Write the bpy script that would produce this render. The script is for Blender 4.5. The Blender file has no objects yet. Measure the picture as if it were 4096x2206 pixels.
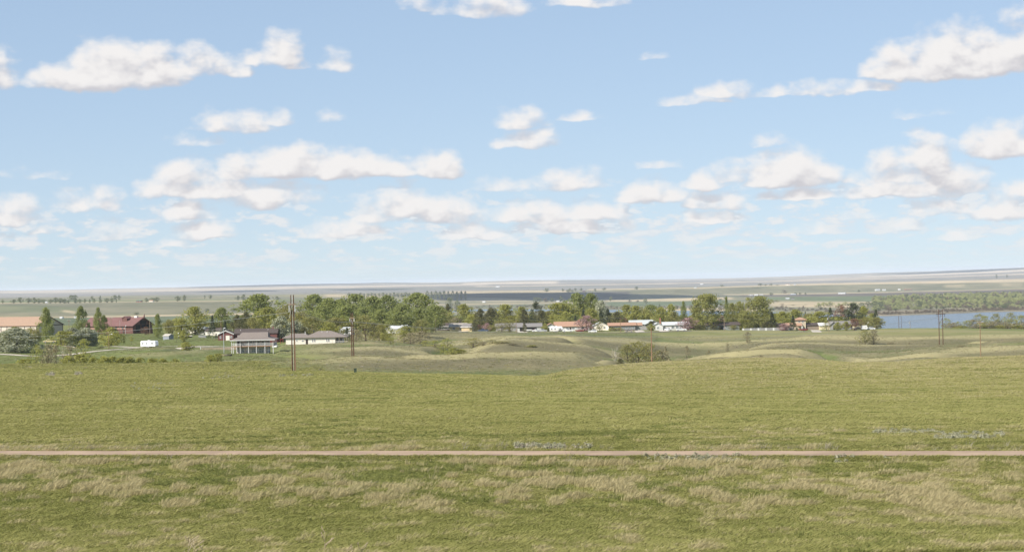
import bpy, bmesh, math, random
import numpy as np
from mathutils import Vector, Matrix

random.seed(7)
scene = bpy.context.scene
COL = scene.collection

# ------------------------------------------------------------------ camera
F = 7643.0            # focal length in photo pixels (4096 wide)
SL = 0.0225           # tilt of the camera about its own axis
CZ = 100.0            # eye height of the photographer above datum
UC, VH = 2048.0, 1120.0
cam_d = bpy.data.cameras.new('camera')
cam_d.sensor_width = 36.0
cam_d.lens = F / 4096.0 * 36.0
cam_d.clip_start = 0.5
cam_d.clip_end = 150000.0
cam = bpy.data.objects.new('camera', cam_d)
COL.objects.link(cam)
cam.matrix_world = (Matrix.Translation((0, 0, CZ))
                    @ Matrix.Rotation(math.pi / 2 + 17.0 / F, 4, 'X')
                    @ Matrix.Rotation(-math.atan(SL), 4, 'Z'))
scene.camera = cam

# ------------------------------------------------------------------ light
SUN_DIR = Vector((-0.78, -0.62, 0.0)).normalized()
SUN_EL = math.radians(39)
to_sun = Vector((SUN_DIR.x * math.cos(SUN_EL), SUN_DIR.y * math.cos(SUN_EL), math.sin(SUN_EL)))
sun_d = bpy.data.lights.new('sun', 'SUN')
sun_d.energy = 5.0
sun_d.angle = math.radians(0.53)
sun_d.color = (1.0, 0.945, 0.86)
sun = bpy.data.objects.new('sun', sun_d)
COL.objects.link(sun)
sun.rotation_euler = (-to_sun).to_track_quat('-Z', 'Y').to_euler()
sun.location = (-200, -150, 400)

scene.view_settings.view_transform = 'Standard'
scene.view_settings.look = 'None'
scene.view_settings.exposure = 0.55
scene.view_settings.gamma = 1.0
scene.view_settings.use_curve_mapping = False
scene.cycles.use_denoising = True
scene.cycles.denoising_input_passes = 'RGB_ALBEDO_NORMAL'
scene.cycles.max_bounces = 6
scene.cycles.transparent_max_bounces = 12
scene.cycles.volume_bounces = 1


def at(u, v, Y):
    """photo pixel and distance -> world point"""
    x, y = u - UC, v - VH
    xp, yp = x - SL * y, y + SL * x
    return Vector((xp / F * Y, Y, CZ - yp / F * Y))


def tt(u, v):
    return ((u - UC) - SL * (v - VH)) / F


# ------------------------------------------------------------------ node helpers
def N(nt, kind, **kw):
    n = nt.nodes.new(kind)
    for k, val in kw.items():
        setattr(n, k, val)
    return n


def math_n(nt, op, a, b=None, c=None, clamp=False):
    n = N(nt, 'ShaderNodeMath', operation=op, use_clamp=clamp)
    for i, s in enumerate((a, b, c)):
        if s is None:
            continue
        if isinstance(s, (int, float)):
            n.inputs[i].default_value = s
        else:
            nt.links.new(s, n.inputs[i])
    return n.outputs[0]


def mixc(nt, f, a, b, blend='MIX'):
    n = N(nt, 'ShaderNodeMix', data_type='RGBA', blend_type=blend)
    for sock, s in ((n.inputs[0], f), (n.inputs[6], a), (n.inputs[7], b)):
        if isinstance(s, (int, float)):
            sock.default_value = s
        elif isinstance(s, tuple):
            sock.default_value = s if len(s) == 4 else (*s, 1)
        else:
            nt.links.new(s, sock)
    return n.outputs[2]


def maprange(nt, x, a, b, c=0.0, d=1.0, smooth=True):
    n = N(nt, 'ShaderNodeMapRange', interpolation_type='SMOOTHSTEP' if smooth else 'LINEAR')
    nt.links.new(x, n.inputs[0])
    for i, val in enumerate((a, b, c, d)):
        n.inputs[i + 1].default_value = val
    return n.outputs[0]


# ------------------------------------------------------------------ world: clear sky and fair-weather cumulus
world = bpy.data.worlds.new('World')
scene.world = world
world.use_nodes = True
world.cycles.sampling_method = 'MANUAL'
world.cycles.sample_map_resolution = 512
wt = world.node_tree
wt.nodes.clear()

# each row: centre x, base y, half width, height above base, weight (in a 2575-wide view of the sky)
CLOUDS = [
    (15, 240, 62, 95, .9),
    (200, 238, 100, 75, 1.1), (290, 236, 130, 118, 1.3), (390, 225, 95, 100, 1.1), (500, 205, 70, 82, .8),
    (480, 212, 40, 26, .6), (580, 200, 50, 55, .75), (640, 175, 45, 45, .7), (705, 172, 55, 82, .85), (745, 180, 40, 22, .45),
    (845, 180, 42, 52, .55),
    (560, 334, 62, 50, .6), (640, 336, 60, 58, .62), (700, 318, 40, 36, .5), (500, 368, 50, 24, .28), (832, 310, 28, 24, .26),
    (470, 500, 105, 92, 1.1), (600, 452, 70, 70, 1.0), (720, 450, 130, 84, 1.25), (850, 450, 130, 74, 1.2), (980, 447, 90, 55, 1.0),
    (1100, 445, 80, 65, 1.1), (690, 525, 110, 70, .85), (560, 500, 80, 60, .8),
    (485, 556, 75, 54, .9), (515, 602, 75, 56, .95), (430, 622, 70, 24, .6),
    (940, 560, 75, 60, .7), (1020, 545, 90, 88, .95), (1120, 560, 80, 80, .8), (860, 598, 95, 55, .8), (920, 592, 60, 30, .7),
    (45, 572, 90, 75, .9), (215, 535, 70, 48, .65), (275, 530, 45, 58, .7), (290, 605, 60, 44, .65), (115, 595, 40, 24, .6), (25, 605, 45, 20, .6),
    (1310, 323, 72, 50, .75), (1462, 304, 55, 22, .5), (1325, 370, 80, 46, .7),
    (1420, 475, 95, 52, .65), (1250, 478, 60, 30, .35),
    (1290, 560, 85, 52, .9), (1380, 560, 90, 58, .95), (1480, 555, 100, 55, .9), (1440, 585, 160, 42, 1.0), (1180, 600, 95, 42, .85), (1275, 608, 40, 18, .6),
    (1640, 512, 85, 60, 1.1), (1775, 475, 65, 46, 1.0), (1830, 462, 60, 55, .9), (1930, 470, 80, 72, 1.1), (1990, 472, 115, 94, 1.25), (2010, 505, 90, 36, 1.0),
    (2160, 470, 60, 45, .8), (2240, 470, 95, 82, 1.05), (2320, 440, 70, 100, 1.1), (2230, 500, 130, 58, 1.0), (2370, 500, 95, 92, .95),
    (2490, 402, 100, 78, 1.1), (2575, 398, 90, 82, 1.1),
    (2250, 206, 95, 78, 1.2), (2370, 210, 140, 128, 1.35), (2520, 200, 140, 100, 1.2), (2560, 150, 75, 115, .7), (2450, 130, 50, 60, .45),
    (1730, 266, 85, 24, .62), (1820, 250, 95, 38, .72), (1930, 248, 75, 24, .62), (2060, 246, 85, 34, .70), (2150, 240, 75, 27, .62),
    (1210, 44, 105, 60, .65), (1480, 24, 95, 40, .75), (1055, 30, 35, 25, .28),
    (1640, 150, 30, 16, .24), (2300, 308, 42, 22, .28), (1935, 370, 40, 24, .3), (1655, 428, 45, 14, .26), (130, 456, 55, 20, .28),
    (2340, 545, 95, 52, .7), (2500, 556, 75, 75, .85), (2535, 500, 38, 40, .8), (1795, 526, 75, 52, .85), (1800, 560, 75, 32, .8), (2010, 590, 75, 30, .5), (2150, 552, 50, 26, .35), (2390, 605, 60, 28, .7), (2300, 580, 70, 26, .45),
]


def sky_dir(dx, dy):
    k = 4096.0 / 2575.0
    x, y = dx * k - UC, dy * k - VH
    return (x - SL * y) / F, -(y + SL * x) / F


grp = bpy.data.node_groups.new('cumulus_field', 'ShaderNodeTree')
grp.interface.new_socket('P', in_out='INPUT', socket_type='NodeSocketVector')
grp.interface.new_socket('D', in_out='OUTPUT', socket_type='NodeSocketFloat')
gi, go = grp.nodes.new('NodeGroupInput'), grp.nodes.new('NodeGroupOutput')
acc = None
for (cx, by, hw, hh, w) in CLOUDS:
    a0, e0 = sky_dir(cx, by - 0.14 * hh)
    kx = 4096.0 / 2575.0 / F
    sx, sy = 1.0 / (hw * 1.10 * kx), 1.0 / (hh * 0.95 * kx)
    va = N(grp, 'ShaderNodeVectorMath', operation='MULTIPLY_ADD')
    grp.links.new(gi.outputs[0], va.inputs[0])
    va.inputs[1].default_value = (sx, sy, 0)
    va.inputs[2].default_value = (-a0 * sx, -e0 * sy, 0)
    vb = N(grp, 'ShaderNodeVectorMath', operation='MULTIPLY')
    grp.links.new(va.outputs[0], vb.inputs[0])
    vb.inputs[1].default_value = (1, -4.5, 1)
    vc = N(grp, 'ShaderNodeVectorMath', operation='MAXIMUM')
    grp.links.new(va.outputs[0], vc.inputs[0])
    grp.links.new(vb.outputs[0], vc.inputs[1])
    vd = N(grp, 'ShaderNodeVectorMath', operation='DOT_PRODUCT')
    grp.links.new(vc.outputs[0], vd.inputs[0])
    grp.links.new(vc.outputs[0], vd.inputs[1])
    f = math_n(grp, 'MULTIPLY_ADD', vd.outputs['Value'], -w, w)
    acc = f if acc is None else math_n(grp, 'MAXIMUM', acc, f)
grp.links.new(acc, go.inputs[0])

tc = N(wt, 'ShaderNodeTexCoord')
sp = N(wt, 'ShaderNodeSeparateXYZ')
wt.links.new(tc.outputs['Generated'], sp.inputs[0])
az = math_n(wt, 'ARCTAN2', sp.outputs[0], sp.outputs[1])
el = math_n(wt, 'ARCSINE', sp.outputs[2])
pc = N(wt, 'ShaderNodeCombineXYZ')
wt.links.new(az, pc.inputs[0])
wt.links.new(el, pc.inputs[1])
P = pc.outputs[0]


def noise_at(vec, sc, detail, rough=0.55, off=0.0, stretch=1.5):
    m = N(wt, 'ShaderNodeMapping')
    wt.links.new(vec, m.inputs[0])
    m.inputs['Scale'].default_value = (sc, sc * stretch, 1)
    m.inputs['Location'].default_value = (off, off * 0.37, off)
    n = N(wt, 'ShaderNodeTexNoise')
    n.inputs['Scale'].default_value = 1.0
    n.inputs['Detail'].default_value = detail
    n.inputs['Roughness'].default_value = rough
    wt.links.new(m.outputs[0], n.inputs['Vector'])
    return n


def cloud_field(vec):
    wn = noise_at(vec, 70, 2, 0.5, 3.1)
    vm = N(wt, 'ShaderNodeVectorMath', operation='MULTIPLY_ADD')
    wt.links.new(wn.outputs['Color'], vm.inputs[0])
    vm.inputs[1].default_value = (0.014, 0.006, 0)
    vm.inputs[2].default_value = (-0.007, -0.003, 0)
    va = N(wt, 'ShaderNodeVectorMath', operation='ADD')
    wt.links.new(vm.outputs[0], va.inputs[0])
    wt.links.new(vec, va.inputs[1])
    g = N(wt, 'ShaderNodeGroup')
    g.node_tree = grp
    wt.links.new(va.outputs[0], g.inputs[0])
    return g.outputs[0]


def billow(vec, det):
    nz = noise_at(vec, 58, det, 0.54, 9.0, 1.45)
    return math_n(wt, 'MULTIPLY_ADD', nz.outputs[0], 2.9, -1.40)


po = N(wt, 'ShaderNodeVectorMath', operation='ADD')
wt.links.new(P, po.inputs[0])
po.inputs[1].default_value = (-0.0026, 0.0060, 0)
f1, f2 = cloud_field(P), cloud_field(po.outputs[0])
d1 = math_n(wt, 'ADD', f1, billow(P, 7))
d0 = math_n(wt, 'ADD', f1, billow(P, 3))
d2 = math_n(wt, 'ADD', f2, billow(po.outputs[0], 3))
a1 = maprange(wt, d1, -0.22, 1.0)
lit = maprange(wt, math_n(wt, 'SUBTRACT', d0, d2), -0.75, 0.62)

# the distant layer: a flat deck of small clouds far off, seen edge on towards the horizon, and overhead
elc = math_n(wt, 'MAXIMUM', sp.outputs[2], 0.004)
lx = math_n(wt, 'DIVIDE', sp.outputs[0], elc)
ly = math_n(wt, 'DIVIDE', sp.outputs[1], elc)
pl = N(wt, 'ShaderNodeCombineXYZ')
wt.links.new(lx, pl.inputs[0])
wt.links.new(ly, pl.inputs[1])
ell = N(wt, 'ShaderNodeCombineXYZ')
wt.links.new(math_n(wt, 'MULTIPLY', az, 1.0), ell.inputs[0])
wt.links.new(math_n(wt, 'POWER', math_n(wt, 'MAXIMUM', el, 0.0), 0.55), ell.inputs[1])
n_far = noise_at(ell.outputs[0], 70, 6, 0.60, 5.0, 0.95)
n_far2 = noise_at(ell.outputs[0], 22, 2, 0.5, 1.0, 1.1)
farf = math_n(wt, 'MULTIPLY_ADD', n_far2.outputs[0], 0.5, n_far.outputs[0])
band = maprange(wt, el, 0.070, 0.028)
low = maprange(wt, el, 0.001, 0.012)
thr = math_n(wt, 'MULTIPLY_ADD', band, -0.215, 0.92)
a2 = math_n(wt, 'MULTIPLY', maprange(wt, math_n(wt, 'SUBTRACT', farf, thr), 0.0, 0.16), math_n(wt, 'MULTIPLY', band, math_n(wt, 'MULTIPLY', low, 0.72)))
# outside the view the same weather goes on
n_over = noise_at(pl.outputs[0], 1.1, 6, 0.55, 2.0, 1.0)
n_over2 = noise_at(P, 3.2, 3, 0.5, 4.0, 2.0)
azabs = math_n(wt, 'ABSOLUTE', az)
away = math_n(wt, 'MAXIMUM', maprange(wt, azabs, 0.275, 0.33), maprange(wt, el, 0.152, 0.19))
over_lo = maprange(wt, noise_at(P, 16, 6, 0.6, 8.0, 2.2).outputs[0], 0.56, 0.66)
over_hi = maprange(wt, n_over.outputs[0], 0.58, 0.68)
ov = mixc(wt, maprange(wt, el, 0.15, 0.4), over_lo, over_hi)
a3 = math_n(wt, 'MULTIPLY', math_n(wt, 'MULTIPLY', ov, away), maprange(wt, el, 0.0, 0.04))
alpha = math_n(wt, 'MAXIMUM', math_n(wt, 'MAXIMUM', a1, a2), math_n(wt, 'MULTIPLY', a3, 0.9), clamp=True)
alpha = math_n(wt, 'MULTIPLY', alpha, maprange(wt, el, 0.0, 0.03, 0.55, 1.0))

sky = N(wt, 'ShaderNodeTexSky', sky_type='NISHITA')
sky.sun_disc = False
sky.sun_elevation = SUN_EL
sky.sun_rotation = math.atan2(SUN_DIR.x, SUN_DIR.y)
sky.altitude = 3000
sky.air_density = 1.0
sky.dust_density = 0.0
sky.ozone_density = 2.0
# thin high haze evens the sky out
sg = N(wt, 'ShaderNodeGamma')
wt.links.new(sky.outputs[0], sg.inputs[0])
sg.inputs[1].default_value = 0.4
veil = mixc(wt, 1.0, sg.outputs[0], (1.985, 2.265, 2.600), 'MULTIPLY')
bg1 = N(wt, 'ShaderNodeBackground')
wt.links.new(veil, bg1.inputs[0])
bg1.inputs[1].default_value = 0.10
bg2 = N(wt, 'ShaderNodeBackground')
ccol = mixc(wt, lit, (0.425, 0.420, 0.446), (0.618, 0.604, 0.598))
is_far = maprange(wt, math_n(wt, 'SUBTRACT', math_n(wt, 'MAXIMUM', a2, a3), a1), -0.1, 0.1)
ccol = mixc(wt, is_far, ccol, mixc(wt, maprange(wt, n_far.outputs[0], 0.45, 0.62), (0.52, 0.53, 0.56), (0.600, 0.587, 0.58)))
wt.links.new(ccol, bg2.inputs[0])
bg2.inputs[1].default_value = 1.0
ms = N(wt, 'ShaderNodeMixShader')
wt.links.new(alpha, ms.inputs[0])
wt.links.new(bg1.outputs[0], ms.inputs[1])
wt.links.new(bg2.outputs[0], ms.inputs[2])
wo = N(wt, 'ShaderNodeOutputWorld')
wt.links.new(ms.outputs[0], wo.inputs[0])

# ------------------------------------------------------------------ generic helpers
def link(o, parent=None):
    COL.objects.link(o)
    if parent is not None:
        o.parent = parent
    return o


def tag(o, label=None, cat=None, group=None, kind=None):
    for k, val in (('label', label), ('category', cat), ('group', group), ('kind', kind)):
        if val:
            o[k] = val
    return o


def empty(name, loc, rz=0.0):
    o = bpy.data.objects.new(name, None)
    o.empty_display_size = 0.5
    o.location = loc
    o.rotation_euler = (0, 0, rz)
    return link(o)


def mesh_obj(name, verts, faces, mat, parent=None, smooth=False):
    me = bpy.data.meshes.new(name)
    me.from_pydata([tuple(p) for p in verts], [], faces)
    me.materials.append(mat)
    if smooth:
        me.polygons.foreach_set('use_smooth', [True] * len(me.polygons))
    me.update()
    return link(bpy.data.objects.new(name, me), parent)


def copy_tree(o, parent=None):
    c = o.copy()
    COL.objects.link(c)
    c.parent = parent
    for ch in o.children:
        copy_tree(ch, c)
    return c


# value noise in numpy
def _hash(ix, iy, s):
    h = (ix.astype(np.int64) * 374761393 + iy.astype(np.int64) * 668265263 + s * 974634777) & 0x7fffffff
    h = ((h ^ (h >> 13)) * 1274126177) & 0x7fffffff
    return ((h ^ (h >> 16)) & 0xffff) / 65535.0


def vnoise(x, y, s=0):
    x, y = np.asarray(x, float), np.asarray(y, float)
    ix, iy = np.floor(x), np.floor(y)
    fx, fy = x - ix, y - iy
    fx, fy = fx * fx * (3 - 2 * fx), fy * fy * (3 - 2 * fy)
    ix, iy = ix.astype(np.int64), iy.astype(np.int64)
    a, b = _hash(ix, iy, s), _hash(ix + 1, iy, s)
    c, d = _hash(ix, iy + 1, s), _hash(ix + 1, iy + 1, s)
    return (a * (1 - fx) + b * fx) * (1 - fy) + (c * (1 - fx) + d * fx) * fy


def fbm(x, y, s=0, o=4):
    t, a, n = 0.0, 0.5, 0.0
    for i in range(o):
        t = t + a * vnoise(x * 2 ** i, y * 2 ** i, s + i * 17)
        n += a
        a *= 0.5
    return t / n - 0.5


def sstep(a, b, x):
    t = np.clip((x - a) / (b - a), 0, 1)
    return t * t * (3 - 2 * t)


# ------------------------------------------------------------------ terrain, from control rows: distance and photo height along u
def row(ys, vs=None, zs=None):
    """ys: [(u, distance)], vs: [(u, photo row)] or zs: [(u, height)]"""
    us = sorted({k for k, _ in ys} | {k for k, _ in (vs or zs)})
    us = np.array(us, float)
    Y = np.interp(us, *zip(*ys))
    if vs:
        v = np.interp(us, *zip(*vs))
        x, y = us - UC, v - VH
        return (x - SL * y) / F, Y, -(y + SL * x) / F * Y
    z = np.interp(us, *zip(*zs))
    return (us - UC) / F, Y, z


def road_y(X):
    return 133.0 - 0.253 * X


ROWS = [
    row([(0, 250)], [(0, 1590), (2048, 1588), (4096, 1578)]),
    row([(0, 400), (1200, 400), (2133, 430), (2271, 455), (2437, 500), (2526, 520), (2700, 555), (4096, 580)],
        [(0, 1489), (800, 1488), (1200, 1487), (1600, 1494), (2000, 1504), (2133, 1508), (2200, 1500), (2271, 1483), (2437, 1462), (2526, 1452),
         (2609, 1446), (2700, 1440), (2860, 1434), (3036, 1429), (3181, 1430), (3285, 1437), (3390, 1446), (3577, 1445), (3779, 1434), (3934, 1427), (4096, 1422)]),
    row([(0, 450), (1000, 450), (1200, 455), (2133, 490), (2526, 575), (2700, 620), (4096, 640)],
        [(0, 1472), (800, 1471), (1000, 1482), (1150, 1492), (1300, 1498), (2000, 1506), (2133, 1509), (2300, 1495), (2500, 1478), (2700, 1462), (3000, 1452),
         (3300, 1454), (3600, 1456), (4096, 1440)]),
    row([(0, 500), (1000, 505), (1100, 520), (1500, 560), (2400, 600), (2515, 630), (2700, 690), (4096, 710)],
        [(0, 1459), (400, 1457), (600, 1453), (900, 1450), (1100, 1446), (1300, 1438), (1415, 1424), (1600, 1420), (1800, 1422), (1934, 1409), (2011, 1411),
         (2141, 1405), (2300, 1405), (2424, 1418), (2476, 1437), (2515, 1450), (2600, 1458), (2756, 1434), (2937, 1412), (3041, 1402), (3200, 1398),
         (3285, 1420), (3400, 1430), (3550, 1424), (3700, 1405), (3900, 1400), (4096, 1395)]),
    row([(0, 560), (1000, 570), (1200, 600), (1500, 640), (2400, 690), (2700, 740), (4096, 780)],
        [(0, 1476), (900, 1474), (1000, 1462), (1200, 1444), (1400, 1434), (1700, 1436), (1900, 1428), (2100, 1424), (2300, 1426), (2476, 1445), (2560, 1460),
         (2700, 1445), (2756, 1438), (2937, 1410), (3041, 1395), (3200, 1390), (3400, 1404), (3600, 1404), (3757, 1388), (4096, 1376)]),
    row([(0, 640), (1050, 645), (1150, 720), (1500, 730), (1800, 710), (2100, 800), (2463, 790), (2700, 830), (3093, 860), (4096, 880)],
        [(0, 1440), (300, 1438), (600, 1428), (900, 1420), (1050, 1418), (1150, 1402), (1250, 1392), (1400, 1385), (1500, 1380), (1566, 1385), (1650, 1395),
         (1800, 1419), (1850, 1412), (1900, 1398), (1950, 1376), (2024, 1352), (2141, 1354), (2245, 1367), (2334, 1376), (2411, 1391), (2463, 1403), (2530, 1428),
         (2600, 1448), (2700, 1440), (2756, 1431), (2937, 1403), (3041, 1382), (3093, 1375), (3200, 1373), (3260, 1374), (3600, 1378), (3640, 1377), (3757, 1374),
         (3934, 1366), (3950, 1364), (4096, 1358)]),
    row([(0, 720), (1115, 720), (1150, 790), (1800, 790), (2100, 870), (2450, 850), (2620, 855), (2800, 920), (4096, 960)],
        [(0, 1404), (200, 1407), (400, 1399), (600, 1393), (750, 1393), (850, 1400), (930, 1408), (1105, 1408), (1150, 1376), (1400, 1374), (1500, 1368), (1600, 1375),
         (1700, 1385), (1800, 1395), (1900, 1385), (2024, 1372), (2141, 1372), (2245, 1378), (2334, 1385), (2411, 1398), (2463, 1410), (2530, 1425), (2600, 1436),
         (2700, 1428), (2800, 1424), (2937, 1408), (3041, 1398), (3093, 1390), (3200, 1385), (3400, 1390), (3600, 1388), (3757, 1380), (4096, 1372)]),
    row([(0, 800), (1400, 800), (1500, 880), (2400, 930), (2567, 965), (2640, 985), (4096, 1010)],
        [(0, 1380), (150, 1378), (400, 1376), (700, 1377), (900, 1379), (1000, 1382), (1110, 1384), (1150, 1375), (1400, 1372), (1500, 1358), (1600, 1360), (1700, 1366),
         (1800, 1370), (1900, 1360), (2000, 1345), (2081, 1343), (2243, 1336), (2411, 1354), (2567, 1365), (2640, 1370), (2700, 1371), (2800, 1371), (2900, 1370),
         (3000, 1363), (3100, 1355), (3200, 1350), (3300, 1344), (3400, 1347), (3600, 1350), (3800, 1345), (4096, 1335)]),
    row([(0, 1010), (1400, 1010), (2600, 1030), (4096, 1070)],
        [(0, 1335), (600, 1332), (900, 1336), (1200, 1332), (1500, 1330), (1700, 1329), (2000, 1329), (2200, 1328), (2500, 1329), (2700, 1325), (2900, 1323), (3100, 1324),
         (3200, 1325), (3400, 1322), (3550, 1315), (3770, 1313), (4096, 1319)]),
    row([(0, 1130)],
        [(0, 1318), (900, 1318), (1500, 1318), (2200, 1319), (2700, 1317), (3200, 1317), (3400, 1317), (3550, 1313), (3770, 1313), (4096, 1317)]),
    row([(0, 1230)], [(0, 1305), (1000, 1304), (2000, 1308), (3000, 1314), (3200, 1316), (3450, 1316), (3550, 1316), (3770, 1317), (4096, 1320)]),
    row([(0, 1750)], zs=[(0, -38), (1000, -46), (1700, -62), (2500, -80), (3000, -89), (4096, -91)]),
    row([(0, 2300)], zs=[(0, -46), (1000, -53), (1650, -76), (2300, -81), (2600, -84), (2750, -89), (3000, -92), (4096, -92)]),
    row([(0, 3650), (1100, 3900), (1400, 4500), (1700, 5150), (1950, 5250), (2450, 4650), (2650, 3400), (2800, 2700), (4096, 2700)],
        zs=[(0, -52), (1000, -54), (1500, -75), (1700, -83), (2450, -83), (2650, -84), (2800, -90), (4096, -92)]),
    row([(0, 3720), (1100, 3970), (1400, 4570), (1700, 5270), (1950, 5370), (2450, 4770), (2650, 3600), (2800, 2900), (4096, 2900)],
        zs=[(0, -52.5), (1000, -54.5), (1500, -76), (1700, -87), (2450, -88), (2650, -89), (2800, -91), (4096, -92)]),
    row([(0, 3830), (700, 3830), (1100, 4150), (1400, 4750), (1700, 5550), (1950, 5650), (2500, 4950), (3100, 4220), (3531, 3615), (3655, 3655), (3779, 3680), (3934, 3760), (4096, 3750)],
        zs=[(0, -53), (1000, -55), (1300, -66), (1600, -82), (1700, -89), (1750, -90), (4096, -90)]),
    row([(0, 3900), (700, 3900), (1100, 4200), (1400, 4800), (1700, 5620), (1950, 5720), (2500, 5030), (3100, 4300), (3531, 3690), (3655, 3730), (3779, 3755), (3934, 3835), (4096, 3825)],
        zs=[(0, -51), (1000, -53), (1300, -64), (1600, -80), (1700, -84), (4096, -83.5)]),
    row([(0, 4450), (700, 4500), (1000, 4600), (1300, 5100), (1600, 5900), (1800, 6300), (2500, 6200), (3000, 5900), (4096, 5900)],
        [(0, 1213), (300, 1212), (700, 1206), (1000, 1204), (1300, 1206), (1600, 1214), (1800, 1219), (2000, 1211), (2500, 1206), (3000, 1191), (3500, 1186), (4096, 1170)]),
    row([(0, 6000), (700, 6000), (1300, 6600), (1800, 7000), (2200, 7200), (2500, 7400), (2800, 7600), (3200, 7800), (4096, 7900)],
        [(0, 1202), (700, 1196), (1300, 1191), (1800, 1197), (2200, 1198), (2500, 1190), (2800, 1180), (3200, 1172), (3800, 1159), (4096, 1152)]),
    row([(0, 6700), (700, 6700), (1300, 7100), (1800, 7300), (2200, 7500), (2500, 7750), (2800, 7950), (3200, 8150), (4096, 8250)],
        [(0, 1197), (700, 1191), (1300, 1184), (1800, 1177), (2200, 1173), (2500, 1166), (2800, 1152), (3200, 1142), (3500, 1138), (3800, 1133), (4096, 1128)]),
    row([(0, 11000)], [(0, 1187), (700, 1173), (1300, 1166), (1800, 1161), (2200, 1158), (2500, 1153), (2800, 1147), (3200, 1136), (3800, 1122), (4096, 1112)]),
    row([(0, 13000)], [(0, 1179), (700, 1164), (1300, 1155), (1800, 1149), (2200, 1144), (2700, 1136), (3200, 1126), (3800, 1107), (4096, 1098)]),
    row([(0, 17000)], [(0, 1171), (700, 1156), (1300, 1146), (1800, 1139), (2200, 1132), (2700, 1127), (3200, 1118), (3800, 1097), (4096, 1085)]),
    row([(0, 22000)], [(0, 1161.5), (200, 1160), (400, 1155), (700, 1149), (1000, 1141), (1100, 1138), (1400, 1134), (1500, 1131), (1800, 1130), (2050, 1121), (2200, 1119),
                       (2700, 1119), (3000, 1113), (3500, 1091), (3700, 1086), (3950, 1075), (4096, 1069)]),
    row([(0, 40000)], [(0, 1176), (2048, 1132), (4096, 1086)]),
]
NEAR = [(-80, -1.4), (0, -1.55), (6, -1.65), (12, -2.4), (20, -3.9), (40, -7.2), (60, -9.95), (80, -11.55), (95, -11.95)]


def pchip(yk, zk, y):
    """monotone cubic for each column: yk, zk (K, n), y (n,)"""
    K, n = yk.shape
    h = np.diff(yk, axis=0)
    dl = np.diff(zk, axis=0) / h
    m = np.zeros_like(zk)
    w1, w2 = 2 * h[1:] + h[:-1], h[1:] + 2 * h[:-1]
    ok = dl[1:] * dl[:-1] > 0
    with np.errstate(divide='ignore', invalid='ignore'):
        hm = (w1 + w2) / (w1 / dl[:-1] + w2 / dl[1:])
    m[1:-1] = np.where(ok, hm, 0)
    m[0], m[-1] = dl[0], dl[-1]
    i = np.clip((y[None, :] >= yk).sum(0) - 1, 0, K - 2)
    j = np.arange(n)
    y0, y1, z0, z1 = yk[i, j], yk[i + 1, j], zk[i, j], zk[i + 1, j]
    hh = y1 - y0
    t = np.clip((y - y0) / hh, 0, 1)
    t2, t3 = t * t, t * t * t
    return (2 * t3 - 3 * t2 + 1) * z0 + (t3 - 2 * t2 + t) * hh * m[i, j] + (-2 * t3 + 3 * t2) * z1 + (t3 - t2) * hh * m[i + 1, j]


def ground(X, Y, fine=True):
    X, Y = np.atleast_1d(np.asarray(X, float)), np.atleast_1d(np.asarray(Y, float))
    t = np.clip(X / np.maximum(Y, 60.0), -0.6, 0.6)
    yk, zk = [], []
    for yy, zz in NEAR:
        yk.append(np.full_like(t, yy))
        zk.append(np.full_like(t, zz))
    ry = road_y(np.clip(X, -70, 70))
    for d, zz in ((-11.5, -12.0), (-8, -12.0), (-4.6, -12.38), (-1.9, -12.08), (-1.6, -12.03), (1.7, -12.03), (2.6, -12.16), (5.0, -12.1)):
        yk.append(np.maximum(ry + d, 96 + (d + 11.5) * 0.2))
        zk.append(np.full_like(t, zz))
    for tk, Yk, Zk in ROWS:
        yk.append(np.interp(t, tk, Yk))
        zk.append(np.interp(t, tk, Zk))
    z = pchip(np.array(yk), np.array(zk), Y)
    if fine:
        d = Y - ry
        onroad = 1 - sstep(1.5, 4.0, np.abs(d))
        z = z + (0.22 * fbm(X / 9, Y / 9, 3, 3) + 0.7 * fbm(X / 45, Y / 45, 5, 3) * sstep(150, 260, Y)) * (1 - onroad) * (1 - sstep(1200, 2000, Y)) * sstep(60, 95, Y)
        hill = sstep(520, 620, Y) * (1 - sstep(930, 1010, Y))
        z = z + hill * (4.2 * fbm(X / 62, Y / 80, 8, 3) - 5.0 * np.maximum(0, 0.10 - np.abs(fbm(X / 48 + 0.25 * fbm(X / 30, Y / 30, 18, 2), Y / 90, 28, 2))) / 0.10 * 0.5)
        lakem = (z < -82.0) & (Y > 1700)
        far = sstep(3300, 4600, Y) * ~lakem
        z = z + far * (7.0 * fbm(X / 420, Y / 420, 12, 4) + 14.0 * fbm(X / 1500, Y / 1500, 15, 3) * sstep(8500, 12000, Y))
    return z + CZ


def gz(X, Y):
    return float(ground(X, Y)[0])


def on(u, v, Y):
    """the ground point seen in the direction of photo column u (at height v) and distance Y"""
    p = at(u, v, Y)
    p.z = gz(p.x, p.y)
    return p


LAKE_Z = -85.0 + CZ

ts = np.linspace(-0.46, 0.46, 560)
Ysamp = np.concatenate([np.linspace(-80, 70, 40, endpoint=False), np.linspace(70, 160, 130, endpoint=False), np.linspace(160, 420, 100, endpoint=False),
                        np.linspace(420, 1260, 260, endpoint=False), np.geomspace(1260, 3400, 50, endpoint=False),
                        np.geomspace(3400, 9000, 130, endpoint=False), np.geomspace(9000, 42000, 80)])
TT, YY = np.meshgrid(ts, Ysamp)
XX = TT * np.sqrt(YY ** 2 + 75.0 ** 2)
ZZ = ground(XX.ravel(), YY.ravel()).reshape(XX.shape)
ny, nx = XX.shape
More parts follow.
